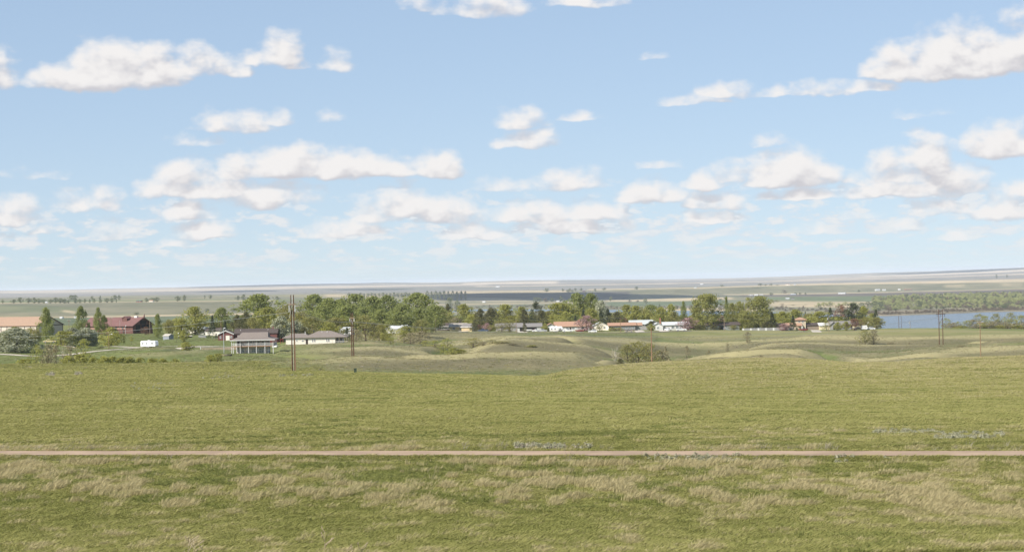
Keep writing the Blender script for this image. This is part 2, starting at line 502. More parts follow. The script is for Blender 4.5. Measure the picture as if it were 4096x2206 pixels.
# image position of each vertex (fields are laid out from the photograph, on the land where they lie)
Ysafe = np.maximum(YY, 10)
xp, yp = XX / Ysafe * F, -(ZZ - CZ) / Ysafe * F
PU = UC + xp + SL * yp
PV = VH + yp - SL * xp


def blur(a, r, rx=None):
    for ax, rr_ in ((0, r), (1, rx or r)):
        w_ = [(rr_, rr_) if i == ax else (0, 0) for i in (0, 1)]
        c_ = np.cumsum(np.pad(np.pad(a, w_, mode='edge'), [(1, 0) if i == ax else (0, 0) for i in (0, 1)]), axis=ax)
        n_ = 2 * rr_ + 1
        a = (np.take(c_, range(n_, c_.shape[ax]), ax) - np.take(c_, range(0, c_.shape[ax] - n_), ax)) / n_
    return a


# ---- land cover colours (albedo)
C_GRASS = np.array((0.208, 0.204, 0.076))
C_LUSH = np.array((0.112, 0.142, 0.044))
C_DRY = np.array((0.260, 0.228, 0.118))
C_DRYD = np.array((0.195, 0.172, 0.096))
C_FGREEN = np.array((0.112, 0.138, 0.074))
C_RANGE = np.array((0.190, 0.176, 0.115))
C_STUB = np.array((0.46, 0.365, 0.235))
C_PALE = np.array((0.50, 0.41, 0.31))
C_SOIL = np.array((0.150, 0.125, 0.105))

cov = np.zeros((ny, nx, 3)) + C_GRASS


def paint(mask, col):
    global cov
    m = np.clip(mask, 0, 1)[..., None]
    cov = cov * (1 - m) + np.asarray(col) * m


conv = ZZ - blur(ZZ, 12, 7)
relief = conv
mid = sstep(440, 500, YY) * (1 - sstep(1000, 1040, YY)) * sstep(950, 1500, PU + 120 * fbm(XX / 40, YY / 60, 71, 3) * 4)
midl = sstep(430, 520, YY) * (1 - sstep(1000, 1100, YY)) * (1 - sstep(950, 1500, PU))
nz1 = fbm(XX / 55, YY / 55, 21, 4)
nz2 = fbm(XX / 18, YY / 18, 31, 3)
tcol = XX / np.maximum(YY, 60)


def near_row(i, wd):
    yk_ = np.interp(tcol, ROWS[i][0], ROWS[i][1])
    return np.exp(-((YY - yk_) / wd) ** 2)


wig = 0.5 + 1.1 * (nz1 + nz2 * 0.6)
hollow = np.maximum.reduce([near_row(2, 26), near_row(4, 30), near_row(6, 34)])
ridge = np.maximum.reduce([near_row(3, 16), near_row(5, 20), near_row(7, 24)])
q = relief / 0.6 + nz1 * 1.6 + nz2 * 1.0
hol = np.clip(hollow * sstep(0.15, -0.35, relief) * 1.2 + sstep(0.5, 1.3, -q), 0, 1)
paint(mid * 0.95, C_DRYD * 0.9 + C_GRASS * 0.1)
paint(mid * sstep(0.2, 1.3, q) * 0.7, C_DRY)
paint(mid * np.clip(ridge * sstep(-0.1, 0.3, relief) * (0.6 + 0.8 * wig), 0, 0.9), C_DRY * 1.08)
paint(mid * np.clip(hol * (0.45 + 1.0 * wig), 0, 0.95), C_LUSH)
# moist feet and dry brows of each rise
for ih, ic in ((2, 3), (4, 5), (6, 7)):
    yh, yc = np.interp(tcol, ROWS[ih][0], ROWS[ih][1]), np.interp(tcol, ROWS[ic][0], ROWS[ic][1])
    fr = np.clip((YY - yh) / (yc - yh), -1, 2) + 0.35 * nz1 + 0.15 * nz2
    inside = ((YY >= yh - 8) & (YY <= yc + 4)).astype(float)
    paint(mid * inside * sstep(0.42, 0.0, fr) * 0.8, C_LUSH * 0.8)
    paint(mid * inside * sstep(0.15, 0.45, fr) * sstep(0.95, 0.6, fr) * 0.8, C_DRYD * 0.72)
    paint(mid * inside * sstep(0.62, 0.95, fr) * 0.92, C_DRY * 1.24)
paint(midl * 0.75, C_LUSH * 1.02)
paint(midl * sstep(0.3, 1.2, q) * 0.5, C_DRY)
# crest of the near field dries out
crest = near_row(1, 22) * sstep(1000, 1400, PU)
paint(crest * 0.6, C_DRY)
rgt = sstep(200, 540, YY) * (1 - sstep(640, 700, YY)) * sstep(1800, 2700, PU)
paint(rgt * 0.7, C_DRY * 1.05)
paint(near_row(3, 14) * (1 - sstep(950, 1250, PU)) * 0.6, C_DRY)
# green slope just under the street
yg = np.interp(tcol, ROWS[7][0], ROWS[7][1])
paint(sstep(5, 40, YY - yg + 30 * nz1) * (1 - sstep(1005, 1030, YY)) * sstep(1950, 2100, PU) * sstep(2820, 2700, PU) * 0.75, C_LUSH * 0.95)
# the bench with the town: mown lawns
bench = sstep(1000, 1040, YY) * (1 - sstep(1250, 1300, YY))
paint(bench, C_GRASS * 0.5 + C_LUSH * 0.5)
paint(sstep(1020, 1036, YY) * (1 - sstep(1046, 1056, YY)) * sstep(1700, 1760, PU) * 0.7, C_DRY)
lawn = sstep(770, 790, YY) * (1 - sstep(990, 1020, YY)) * (1 - sstep(1150, 1250, PU))
paint(lawn * 0.8, (0.130, 0.152, 0.050))
# valley and far plains
far = sstep(1300, 1500, YY)
paint(far, C_RANGE)
nf = fbm(XX / 260, YY / 260, 41, 4)
paint(far * sstep(0.0, 0.25, nf) * 0.7, C_DRY * 1.05)
paint(far * sstep(0.02, 0.2, -nf) * 0.55, C_FGREEN)


def field(poly_v, u0, u1, col, k=1.0, y0=2500, y1=60000, soft=2.0, su=14):
    """a strip of land between two photo rows given as [(u, top, bottom)]"""
    us, tp, bt = zip(*poly_v)
    a, b = np.interp(PU, us, tp), np.interp(PU, us, bt)
    wob = 1.6 * fbm(PU / 70, YY / 900, 77, 2)
    m = sstep(-soft, soft, PV - a + wob) * sstep(-soft, soft, b - PV + wob) * sstep(u0 - su, u0 + su, PU) * sstep(u1 + su, u1 - su, PU)
    paint(m * ((YY > y0) & (YY < y1)) * k, col)


FAR = 8800
# upper plains: pale stubble strips
strip = np.clip((fbm(XX / 5200, YY / 900, 51, 3)) * 9 - 0.1, 0, 1)
plain = sstep(9000, 10500, YY)
paint(plain, (0.20, 0.18, 0.155))
paint(plain * strip * 0.6, C_PALE)
paint(plain * np.clip(fbm(XX / 4200, YY / 1300, 61, 2) * 8 - 0.9, 0, 1) * 0.8, (0.15, 0.16, 0.12))
field([(0, 1166, 1171), (700, 1155, 1164), (1300, 1143, 1152), (2000, 1134, 1139)], 0, 1950, C_PALE, 0.8, FAR)
field([(0, 1170, 1173), (700, 1170, 1172), (1100, 1164, 1167)], 0, 500, C_PALE, 0.7, FAR)
field([(1800, 1132, 1137), (2300, 1122, 1134), (2400, 1128, 1131)], 1850, 2230, C_PALE, 1.0, FAR)
field([(2000, 1143, 1146), (2700, 1131, 1134), (3400, 1117, 1119), (4096, 1094, 1098)], 1900, 4400, C_PALE, 0.85, FAR)
field([(2700, 1139, 1141), (3500, 1107, 1111), (4096, 1078, 1086)], 3100, 4400, C_PALE, 0.8, FAR)
field([(0, 1174, 1196), (700, 1168, 1190), (1500, 1157, 1175), (2300, 1147, 1158), (3200, 1128, 1135), (4096, 1098, 1110)], -500, 4600, (0.22, 0.20, 0.18), 0.75, FAR)
# bench above the second bluff
field([(1800, 1163, 1174), (2200, 1160, 1171), (2300, 1160, 1167)], 1780, 2290, C_STUB, 0.75, 6800)
field([(2350, 1156, 1160), (2800, 1149, 1152), (3200, 1135, 1141), (4096, 1115, 1127)], 2350, 4600, C_STUB, 1.0, 7400)
field([(1400, 1176, 1188), (1850, 1172, 1180)], 1300, 1880, C_STUB, 0.7, 5000)
# faces of the bluffs
field([(2430, 1162, 1192), (2800, 1154, 1178), (3200, 1144, 1170), (3800, 1134, 1158), (4096, 1129, 1151)], 2380, 4600, (0.178, 0.166, 0.102), 0.8, 7000, 8600)
field([(3650, 1138, 1146), (3800, 1136, 1146), (4096, 1131, 1143)], 3780, 3860, C_STUB, 0.5, 7000, 8600)
field([(3650, 1138, 1146), (3800, 1136, 1146), (4096, 1131, 1143)], 4010, 4090, C_STUB, 0.5, 7000, 8600)
field([(1700, 1180, 1200), (1860, 1174, 1202), (2500, 1164, 1196), (2600, 1170, 1192)], 1750, 2520, (0.110, 0.098, 0.085), 0.95, 6700, 7900)  # face colour darkened to deepen the cloud shadow lying on it
field([(1830, 1190, 1202), (1980, 1191, 1206), (2150, 1199, 1205)], 1850, 2130, C_STUB, 0.6, 5500, 7300)
# flats beyond the river
field([(1700, 1216, 1221), (2100, 1210, 1216), (2450, 1204, 1208)], 1700, 2400, C_STUB, 0.55, 5000, 7200)
field([(2430, 1199, 1206), (2700, 1193, 1204), (2900, 1188, 1197)], 2420, 2930, C_STUB, 0.85, 5000, 7700)
field([(2430, 1207, 1226), (2700, 1205, 1224), (2900, 1199, 1215)], 2430, 2900, C_FGREEN, 0.9, 4800, 7000)
field([(3000, 1188, 1196), (3300, 1185, 1206), (3500, 1182, 1204), (3700, 1180, 1200)], 3020, 3560, (0.118, 0.150, 0.075), 0.9, 4800, 7600)
field([(3000, 1176, 1180), (3600, 1166, 1171), (4096, 1155, 1160)], 2900, 4600, C_STUB, 0.85, 5800, 8100)
field([(2950, 1181, 1187), (3540, 1170, 1183), (4096, 1156, 1172)], 2960, 4600, C_SOIL * 0.75, 0.9, 5400, 8000)  # shadow band under the bluff, put into the soil colour
field([(3100, 1205, 1226), (3300, 1204, 1228), (3500, 1206, 1225)], 3080, 3480, C_STUB, 0.7, 4200, 6500)
field([(2650, 1224, 1230), (2800, 1222, 1228), (3000, 1218, 1224)], 2600, 3000, C_SOIL, 0.8, 4300, 6500)
field([(2650, 1232, 1250), (3000, 1228, 1250)], 2600, 3050, C_STUB, 0.7, 4200, 6500)
field([(3490, 1240, 1262), (3700, 1236, 1262), (4096, 1232, 1250)], 3400, 4600, (0.20, 0.16, 0.11), 0.7, 3650, 5000)
# first bluff, downstream
field([(0, 1203, 1211), (700, 1198, 1205), (1300, 1196, 1203)], -400, 1300, (0.14, 0.17, 0.075), 0.6, 4300, 6200)
field([(0, 1210, 1214), (700, 1203, 1207), (1000, 1200, 1205)], -400, 1100, C_STUB, 0.7, 4200, 6200)
field([(0, 1214, 1262), (700, 1207, 1255), (1300, 1206, 1250)], -500, 1350, (0.185, 0.170, 0.110), 0.8, 3850, 4700, soft=4)
field([(0, 1220, 1248), (200, 1222, 1250), (420, 1238, 1256)], -500, 330, (0.135, 0.155, 0.075), 0.6, 3850, 4700, soft=6)
field([(200, 1230, 1240), (300, 1245, 1254)], 250, 305, C_STUB, 0.8, 3600, 4700)
field([(200, 1267, 1271), (700, 1257, 1264), (1000, 1252, 1258)], 200, 1100, C_STUB, 0.9, 3000, 4300)
field([(0, 1268, 1300), (300, 1271, 1300), (700, 1265, 1290), (1000, 1259, 1290)], -400, 1150, C_FGREEN * 0.9, 0.9, 2000, 4200)

me = bpy.data.meshes.new('ground')
V = np.stack([XX, YY, ZZ], -1).reshape(-1, 3)
idx = np.arange(ny * nx).reshape(ny, nx)
Q = np.stack([idx[:-1, :-1], idx[:-1, 1:], idx[1:, 1:], idx[1:, :-1]], -1).reshape(-1, 4)
me.vertices.add(len(V))
me.vertices.foreach_set('co', V.ravel())
me.loops.add(Q.size)
me.loops.foreach_set('vertex_index', Q.ravel())
me.polygons.add(len(Q))
me.polygons.foreach_set('loop_start', np.arange(0, Q.size, 4))
me.polygons.foreach_set('loop_total', np.full(len(Q), 4))
me.polygons.foreach_set('use_smooth', np.ones(len(Q), bool))
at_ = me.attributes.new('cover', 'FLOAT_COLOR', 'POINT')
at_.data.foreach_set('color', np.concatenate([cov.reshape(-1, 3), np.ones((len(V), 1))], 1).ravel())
me.update()
me.validate()

gm = bpy.data.materials.new('prairie')
gm.use_nodes = True
nt = gm.node_tree
bs = nt.nodes['Principled BSDF']
bs.inputs['Roughness'].default_value = 0.95
bs.inputs['Specular IOR Level'].default_value = 0.1
att = N(nt, 'ShaderNodeAttribute', attribute_name='cover')
geo = N(nt, 'ShaderNodeNewGeometry')


def gnoise(scale, detail, rough=0.6, sx=1.0, sy=1.0):
    m = N(nt, 'ShaderNodeMapping')
    m.inputs['Scale'].default_value = (scale * sx, scale * sy, scale * 0.3)
    nt.links.new(geo.outputs['Position'], m.inputs[0])
    n = N(nt, 'ShaderNodeTexNoise')
    n.inputs['Scale'].default_value = 1.0
    n.inputs['Detail'].default_value = detail
    n.inputs['Roughness'].default_value = rough
    nt.links.new(m.outputs[0], n.inputs['Vector'])
    return n.outputs[0]


spos = N(nt, 'ShaderNodeSeparateXYZ')
nt.links.new(geo.outputs['Position'], spos.inputs[0])
dist = spos.outputs[1]
nearf = maprange(nt, dist, 1000, 2200, 1, 0)
n1 = gnoise(0.9, 6, 0.7)
n2 = gnoise(0.11, 5, 0.65, 0.55, 1.0)
n3 = gnoise(0.022, 4, 0.6)
n4 = gnoise(0.006, 5, 0.6)
k = math_n(nt, 'ADD', math_n(nt, 'MULTIPLY_ADD', n1, 1.5, -0.75), math_n(nt, 'MULTIPLY_ADD', n2, 1.7, -0.85))
drym = math_n(nt, 'MULTIPLY', maprange(nt, k, 0.0, 0.55), nearf)
lushm = math_n(nt, 'MULTIPLY', maprange(nt, math_n(nt, 'SUBTRACT', math_n(nt, 'MULTIPLY', k, -1.0), math_n(nt, 'MULTIPLY_ADD', n3, 1.2, -0.6)), 0.1, 0.75), nearf)
c = mixc(nt, math_n(nt, 'MULTIPLY', drym, 0.55), att.outputs['Color'], (0.33, 0.285, 0.14))
c = mixc(nt, math_n(nt, 'MULTIPLY', lushm, 0.60), c, (0.110, 0.140, 0.040))
c = mixc(nt, 1.0, c, mixc(nt, n3, (0.86, 0.88, 0.86), (1.14, 1.12, 1.14)), 'MULTIPLY')
farn = math_n(nt, 'SUBTRACT', 1.0, nearf)
c = mixc(nt, math_n(nt, 'MULTIPLY', farn, 0.8), c, mixc(nt, 1.0, c, mixc(nt, maprange(nt, n4, 0.32, 0.68), (0.72, 0.76, 0.72), (1.26, 1.22, 1.2)), 'MULTIPLY'))
nt.links.new(c, bs.inputs['Base Color'])
bmp = N(nt, 'ShaderNodeBump')
bmp.inputs['Strength'].default_value = 0.5
bmp.inputs['Distance'].default_value = 0.25
nt.links.new(n1, bmp.inputs['Height'])
nt.links.new(bmp.outputs[0], bs.inputs['Normal'])
me.materials.append(gm)
ground_o = link(bpy.data.objects.new('ground', me))
tag(ground_o, 'rolling green and dry grassland running out to the far plains', 'ground', kind='structure')


# ------------------------------------------------------------------ simple materials
def mat(name, col, rough=0.8, spec=0.3, metal=0.0, var=0.10, scale=3.0, trans=0.0, dirt=None):
    m = bpy.data.materials.new(name)
    m.use_nodes = True
    t = m.node_tree
    b = t.nodes['Principled BSDF']
    b.inputs['Roughness'].default_value = rough
    b.inputs['Specular IOR Level'].default_value = spec
    b.inputs['Metallic'].default_value = metal
    tcn = N(t, 'ShaderNodeTexCoord')
    n = N(t, 'ShaderNodeTexNoise')
    n.inputs['Scale'].default_value = scale
    n.inputs['Detail'].default_value = 5
    t.links.new(tcn.outputs['Object'], n.inputs['Vector'])
    lo = tuple(x * (1 - var) for x in col)
    hi = tuple(min(1, x * (1 + var)) for x in col)
    cc = mixc(t, maprange(t, n.outputs[0], 0.3, 0.7), lo, hi)
    if dirt:
        n2_ = N(t, 'ShaderNodeTexNoise')
        n2_.inputs['Scale'].default_value = scale * 0.4
        n2_.inputs['Detail'].default_value = 7
        t.links.new(tcn.outputs['Object'], n2_.inputs['Vector'])
        cc = mixc(t, math_n(t, 'MULTIPLY', maprange(t, n2_.outputs[0], 0.5, 0.72), 0.6), cc, dirt)
    t.links.new(cc, b.inputs['Base Color'])
    return m


# ------------------------------------------------------------------ roads, draped 4 mm and more above the ground
def ribbon(name, pts, width, lift, material, label, cat, step=4.0, cols=3):
    """pts: world (x, y) polyline"""
    P2 = [Vector((p[0], p[1])) for p in pts]
    path = []
    for a, b in zip(P2[:-1], P2[1:]):
        n = max(1, int((b - a).length / step))
        path += [a.lerp(b, i / n) for i in range(n)]
    path.append(P2[-1])
    vs, fs = [], []
    for i, p in enumerate(path):
        d = (path[min(i + 1, len(path) - 1)] - path[max(i - 1, 0)]).normalized()
        nrm = Vector((-d.y, d.x))
        for j in range(cols):
            q = p + nrm * width * (j / (cols - 1) - 0.5)
            vs.append((q.x, q.y))
    vs = np.array(vs)
    z = ground(vs[:, 0], vs[:, 1])
    z = z.reshape(-1, cols)
    z = np.maximum(z, z.max(axis=1, keepdims=True) - 0.08).ravel() + lift
    vs3 = np.concatenate([vs, z[:, None]], 1)
    for i in range(len(path) - 1):
        for j in range(cols - 1):
            a = i * cols + j
            fs.append((a, a + cols, a + cols + 1, a + 1))
    o = mesh_obj(name, vs3, fs, material, smooth=True)
    tag(o, label, cat, kind='structure')
    return o


M_GRAVEL = mat('gravel_red', (0.345, 0.252, 0.176), 0.95, 0.1, var=0.14, scale=0.35)
M_GRAVELW = mat('gravel_pale', (0.50, 0.44, 0.36), 0.95, 0.1, var=0.12, scale=0.4)
M_CONC = mat('concrete_drive', (0.52, 0.46, 0.38), 0.9, 0.2, var=0.08, scale=0.5)
ribbon('gravel_road', [(x, road_y(x)) for x in range(-75, 76, 3)], 3.3, 0.03, M_GRAVEL,
       'pinkish gravel track running straight across the green field', 'road', step=1.5)


def px_path(pts):
    return [tuple(at(u, v, Y).xy) for u, v, Y in pts]


ribbon('gravel_road', px_path([(-120, 1410, 715), (0, 1412, 700), (150, 1416, 690), (301, 1408, 705), (466, 1397, 730), (600, 1391, 745), (723, 1384, 770), (819, 1379, 790), (870, 1378, 795)]), 4.5, 0.12, M_GRAVELW,
       'pale curving gravel lane below the lawn with the white travel trailer', 'road')
ribbon('gravel_road', px_path([(150, 1371, 820), (411, 1375, 806), (560, 1376, 803), (700, 1377, 800), (870, 1378, 797), (926, 1377, 797)]), 4.0, 0.12, M_GRAVELW,
       'straight pale gravel drive that the white travel trailer is parked on', 'road')
ribbon('gravel_road', px_path([(1650, 1330, 1008), (1800, 1330, 1014), (2050, 1329, 1018), (2300, 1328, 1022), (2600, 1327, 1028), (2760, 1326, 1034)]), 6.0, 0.15, mat('street', (0.20, 0.185, 0.165), 0.95, 0.1, scale=0.3),
       'dusty street along the front of the row of ranch houses', 'street')

for u_, lab_ in ((2087, 'pale concrete drive of the grey garage'), (2556, 'pale concrete drive of the long orange-roofed house'), (2652, 'pale concrete drive of the white house'), (1850, 'pale drive of the yellow garage'), (3262, 'pale drive beside the tower house')):
    ribbon('driveway', [tuple(at(u_ - 4, 1320, 1068).xy), tuple(at(u_ + 6, 1327, 1030).xy)], 5.0, 0.10, M_CONC, lab_, 'driveway', step=3)

# ------------------------------------------------------------------ lake
lm = bpy.data.materials.new('lake_water')
lm.use_nodes = True
t = lm.node_tree
b = t.nodes['Principled BSDF']
b.inputs['Base Color'].default_value = (0.085, 0.115, 0.135, 1)
b.inputs['Roughness'].default_value = 0.22
b.inputs['IOR'].default_value = 1.33
tcn = N(t, 'ShaderNodeTexCoord')
mp = N(t, 'ShaderNodeMapping')
mp.inputs['Scale'].default_value = (0.08, 0.16, 0.1)
t.links.new(tcn.outputs['Object'], mp.inputs[0])
nn = N(t, 'ShaderNodeTexNoise')
nn.inputs['Detail'].default_value = 6
nn.inputs['Scale'].default_value = 1.0
t.links.new(mp.outputs[0], nn.inputs['Vector'])
bp = N(t, 'ShaderNodeBump')
bp.inputs['Strength'].default_value = 1.0
bp.inputs['Distance'].default_value = 2.2
t.links.new(nn.outputs[0], bp.inputs['Height'])
t.links.new(bp.outputs[0], b.inputs['Normal'])
lake = mesh_obj('lake', [(-700, 1800, LAKE_Z), (3000, 1800, LAKE_Z), (3000, 6400, LAKE_Z), (-700, 6400, LAKE_Z)], [(0, 1, 2, 3)], lm)
tag(lake, 'rippled blue lake in the valley behind the houses', 'lake', kind='structure')

# ------------------------------------------------------------------ trees
def leaf_mat(name, col, trans=0.48, var=0.28, hue=0.5):
    m = bpy.data.materials.new(name)
    m.use_nodes = True
    t = m.node_tree
    t.nodes.clear()
    oi = N(t, 'ShaderNodeObjectInfo')
    av = N(t, 'ShaderNodeAttribute', attribute_name='tint')
    f = math_n(t, 'MULTIPLY_ADD', av.outputs['Fac'], 0.75, math_n(t, 'MULTIPLY', oi.outputs['Random'], 0.25))
    lo = tuple(x * (1 - var) for x in col)
    hi = (min(1, col[0] * (1 + var * 1.25)), min(1, col[1] * (1 + var)), min(1, col[2] * (1 + var * hue)))
    cc = mixc(t, f, lo, hi)
    df = N(t, 'ShaderNodeBsdfDiffuse')
    tr = N(t, 'ShaderNodeBsdfTranslucent')
    t.links.new(cc, df.inputs[0])
    t.links.new(mixc(t, 1.0, cc, (1.25, 1.2, 0.6), 'MULTIPLY'), tr.inputs[0])
    mx = N(t, 'ShaderNodeMixShader')
    mx.inputs[0].default_value = trans
    t.links.new(df.outputs[0], mx.inputs[1])
    t.links.new(tr.outputs[0], mx.inputs[2])
    o = N(t, 'ShaderNodeOutputMaterial')
    t.links.new(mx.outputs[0], o.inputs[0])
    return m


L_GREEN = leaf_mat('leaves_green', (0.255, 0.290, 0.125))
L_FRESH = leaf_mat('leaves_fresh', (0.325, 0.335, 0.122))
L_OLIVE = leaf_mat('leaves_olive', (0.285, 0.278, 0.128))
L_POPLAR = leaf_mat('leaves_poplar', (0.270, 0.280, 0.115))
L_DARK = leaf_mat('needles_dark', (0.078, 0.092, 0.056), 0.25)
L_JUNI = leaf_mat('needles_olive', (0.128, 0.128, 0.068), 0.25)
L_SILVER = leaf_mat('leaves_silver', (0.33, 0.355, 0.26), 0.25, 0.35, 1.0)
L_PINK = leaf_mat('blossom_pink', (0.36, 0.245, 0.25), 0.25, 0.35, 1.0)
L_TWIG = leaf_mat('buds_grey', (0.26, 0.235, 0.155), 0.2)
L_MAROON = leaf_mat('leaves_maroon', (0.20, 0.125, 0.095), 0.2)
L_FAR = leaf_mat('leaves_far', (0.165, 0.190, 0.105), 0.3)
L_FARY = leaf_mat('leaves_far_fresh', (0.36, 0.385, 0.19), 0.3)
L_FARG = leaf_mat('brush_far', (0.20, 0.165, 0.125), 0.2)
L_SAGE = leaf_mat('sage_leaves', (0.300, 0.310, 0.265), 0.15, 0.3, 1.0)
BARK = mat('bark', (0.115, 0.090, 0.070), 0.95, 0.1, var=0.25, scale=6)
BARKP = mat('bark_pale', (0.42, 0.38, 0.32), 0.95, 0.1, var=0.2, scale=6)


def tube(vs, fs, pts, radii, n=5):
    """append a tapered tube along pts"""
    base = len(vs)
    for i, p in enumerate(pts):
        d = (pts[min(i + 1, len(pts) - 1)] - pts[max(i - 1, 0)]).normalized()
        a = d.orthogonal().normalized()
        b = d.cross(a)
        for j in range(n):
            an = 2 * math.pi * j / n
            vs.append(p + (a * math.cos(an) + b * math.sin(an)) * radii[i])
    for i in range(len(pts) - 1):
        for j in range(n):
            a, b = base + i * n + j, base + i * n + (j + 1) % n
            fs.append((a, b, b + n, a + n))
    fs.append(tuple(base + j for j in reversed(range(n))))
    fs.append(tuple(base + (len(pts) - 1) * n + j for j in range(n)))


ENV = {   # crown envelopes: bottom, list of (height 0..1 in the crown, radius 0..0.5)
    'broad': (0.12, [(0, .16), (.15, .36), (.4, .48), (.65, .44), (.85, .28), (1, .06)]),
    'round': (0.09, [(0, .20), (.2, .42), (.5, .5), (.75, .42), (.92, .22), (1, .05)]),
    'upright': (0.05, [(0, .30), (.2, .48), (.45, .46), (.7, .34), (.88, .2), (1, .06)]),
    'wall': (0.03, [(0, .36), (.2, .47), (.5, .48), (.78, .42), (.93, .28), (1, .10)]),
    'conifer': (0.04, [(0, .46), (.15, .48), (.5, .30), (.8, .13), (1, .02)]),
    'juniper': (0.01, [(0, .34), (.2, .48), (.5, .48), (.75, .36), (.92, .18), (1, .04)]),
    'pine': (0.06, [(0, .30), (.25, .48), (.55, .46), (.8, .30), (1, .06)]),
    'shrub': (0.0, [(0, .40), (.3, .5), (.6, .44), (.85, .28), (1, .10)]),
    'loose': (0.0, [(0, .34), (.3, .47), (.65, .48), (.85, .34), (1, .10)]),
    'young': (0.38, [(0, .22), (.4, .5), (.7, .38), (1, .08)]),
}


def make_tree_meshes(kind, leafm, bark, seed, clusters, per, leaf, cr=0.13, limbs=7, trunk_r=0.022, aspect=0.8):
    """unit tree: height 1, crown about 1 wide; returns (trunk mesh, crown mesh)"""
    rng = random.Random(seed)
    cb, env = ENV[kind]
    zz, rr = zip(*env)
    vs, fs = [], []
    lean = Vector((rng.uniform(-.04, .04), rng.uniform(-.04, .04), 0))
    top = 0.75 if kind not in ('conifer',) else 0.95
    tube(vs, fs, [Vector((0, 0, -0.06)), Vector((0, 0, 0.05)), lean * 0.5 + Vector((0, 0, 0.35)), lean + Vector((0, 0, top))],
         [trunk_r * 1.5, trunk_r * 1.1, trunk_r * 0.75, trunk_r * 0.15])
    tips = []
    for i in range(limbs):
        an = 2.4 * i + rng.uniform(-.4, .4)
        z0 = cb * 0.8 + (0.55 - cb * 0.5) * (i / max(1, limbs)) + 0.02
        h = rng.uniform(0.18, 0.36)
        zc = min(0.97, z0 + h)
        R = np.interp((zc - cb) / (1 - cb), zz, rr) * rng.uniform(.6, .85)
        p0 = lean * z0 + Vector((0, 0, z0))
        p2 = Vector((math.cos(an) * R, math.sin(an) * R, zc))
        p1 = p0.lerp(p2, 0.45) + Vector((0, 0, -0.03))
        r0 = trunk_r * 0.5
        tube(vs, fs, [p0, p1, p2], [r0, r0 * 0.6, r0 * 0.12], 4)
        if kind == 'loose':
            for q in range(3):
                a2 = an + rng.uniform(-.9, .9)
                p3 = p1.lerp(p2, rng.uniform(0, .6))
                p4 = p3 + Vector((math.cos(a2) * .14, math.sin(a2) * .14, rng.uniform(.08, .2)))
                tube(vs, fs, [p3, p4], [r0 * 0.35, r0 * 0.08], 3)
    tm = bpy.data.meshes.new('trunk')
    tm.from_pydata([tuple(p) for p in vs], [], fs)
    tm.materials.append(bark)
    tm.update()
    # crown: leaf faces in clumps through the crown's volume, denser outside
    nr = np.random.RandomState(seed)
    cz = nr.uniform(0, 1, clusters) ** 0.9
    ca = nr.uniform(0, 2 * np.pi, clusters)
    lob = 1 + 0.16 * np.sin(ca * 3 + seed) + 0.10 * np.sin(ca * 5 + 2 * seed + cz * 6)
    cR = np.interp(cz, zz, rr) * lob
    cf = nr.uniform(0, 1, clusters) ** 0.45
    if kind == 'conifer':
        cz = np.round(cz * 11) / 11 + nr.uniform(-.01, .01, clusters)
        cR = np.interp(cz, zz, rr)
        cf = nr.uniform(0.3, 1, clusters) ** 0.6
    rad = cr * nr.uniform(0.6, 1.25, clusters)
    cx, cy = np.cos(ca) * np.maximum(cR * cf - rad * .5, 0), np.sin(ca) * np.maximum(cR * cf - rad * .5, 0)
    cz = cb + (1 - cb) * cz
    cz = np.minimum(cz, 1 - rad * 0.55)
    n = clusters * per
    ci = np.repeat(np.arange(clusters), per)
    d = nr.normal(size=(n, 3))
    d /= np.linalg.norm(d, axis=1, keepdims=True)
    r = rad[ci] * nr.uniform(0.25, 1.0, n) ** 0.5
    pos = np.stack([cx[ci], cy[ci], cz[ci]], 1) + d * r[:, None] * np.array((1, 1, 0.8))
    if kind == 'conifer':
        pos[:, 2] -= 0.25 * np.hypot(pos[:, 0] - 0, pos[:, 1]) * 0.5
    # leaf frame: normals lean outwards and up, with much scatter
    nrm = d * 0.7 + nr.normal(size=(n, 3)) * 0.6 + np.array((0, 0, 0.25))
    nrm /= np.linalg.norm(nrm, axis=1, keepdims=True)
    ax = np.cross(nrm, nr.normal(size=(n, 3)))
    ax /= np.linalg.norm(ax, axis=1, keepdims=True)
    bx = np.cross(nrm, ax)
    s = leaf * nr.uniform(0.6, 1.35, n)[:, None]
    v0 = pos - ax * s - bx * s * aspect * 0.35
    v1 = pos + bx * s * aspect
    v2 = pos + ax * s - bx * s * aspect * 0.2
    v3 = pos - bx * s * aspect * 0.9
    VV = np.stack([v0, v3, v2, v1], 1).reshape(-1, 3)
    VV[:, 2] = np.maximum(VV[:, 2], 0.0)
    cm = bpy.data.meshes.new('crown')
    cm.vertices.add(n * 4)
    cm.vertices.foreach_set('co', VV.ravel())
    cm.loops.add(n * 4)
    cm.loops.foreach_set('vertex_index', np.arange(n * 4))
    cm.polygons.add(n)
    cm.polygons.foreach_set('loop_start', np.arange(0, n * 4, 4))
    cm.polygons.foreach_set('loop_total', np.full(n, 4))
    ti = cm.attributes.new('tint', 'FLOAT', 'POINT')
    tv = np.clip(nr.uniform(0, 1, clusters)[ci] * 0.5 + nr.uniform(0, 1, n) * 0.5, 0, 1)
    ti.data.foreach_set('value', np.repeat(tv, 4))
    cm.materials.append(leafm)
    cm.update()
    return tm, cm


SPECIES = {}


def species(key, kind, leafm, n_var=3, bark=BARK, **kw):
    SPECIES[key] = [make_tree_meshes(kind, leafm, bark, 11 * i + sum(map(ord, key)), **kw) for i in range(n_var)]


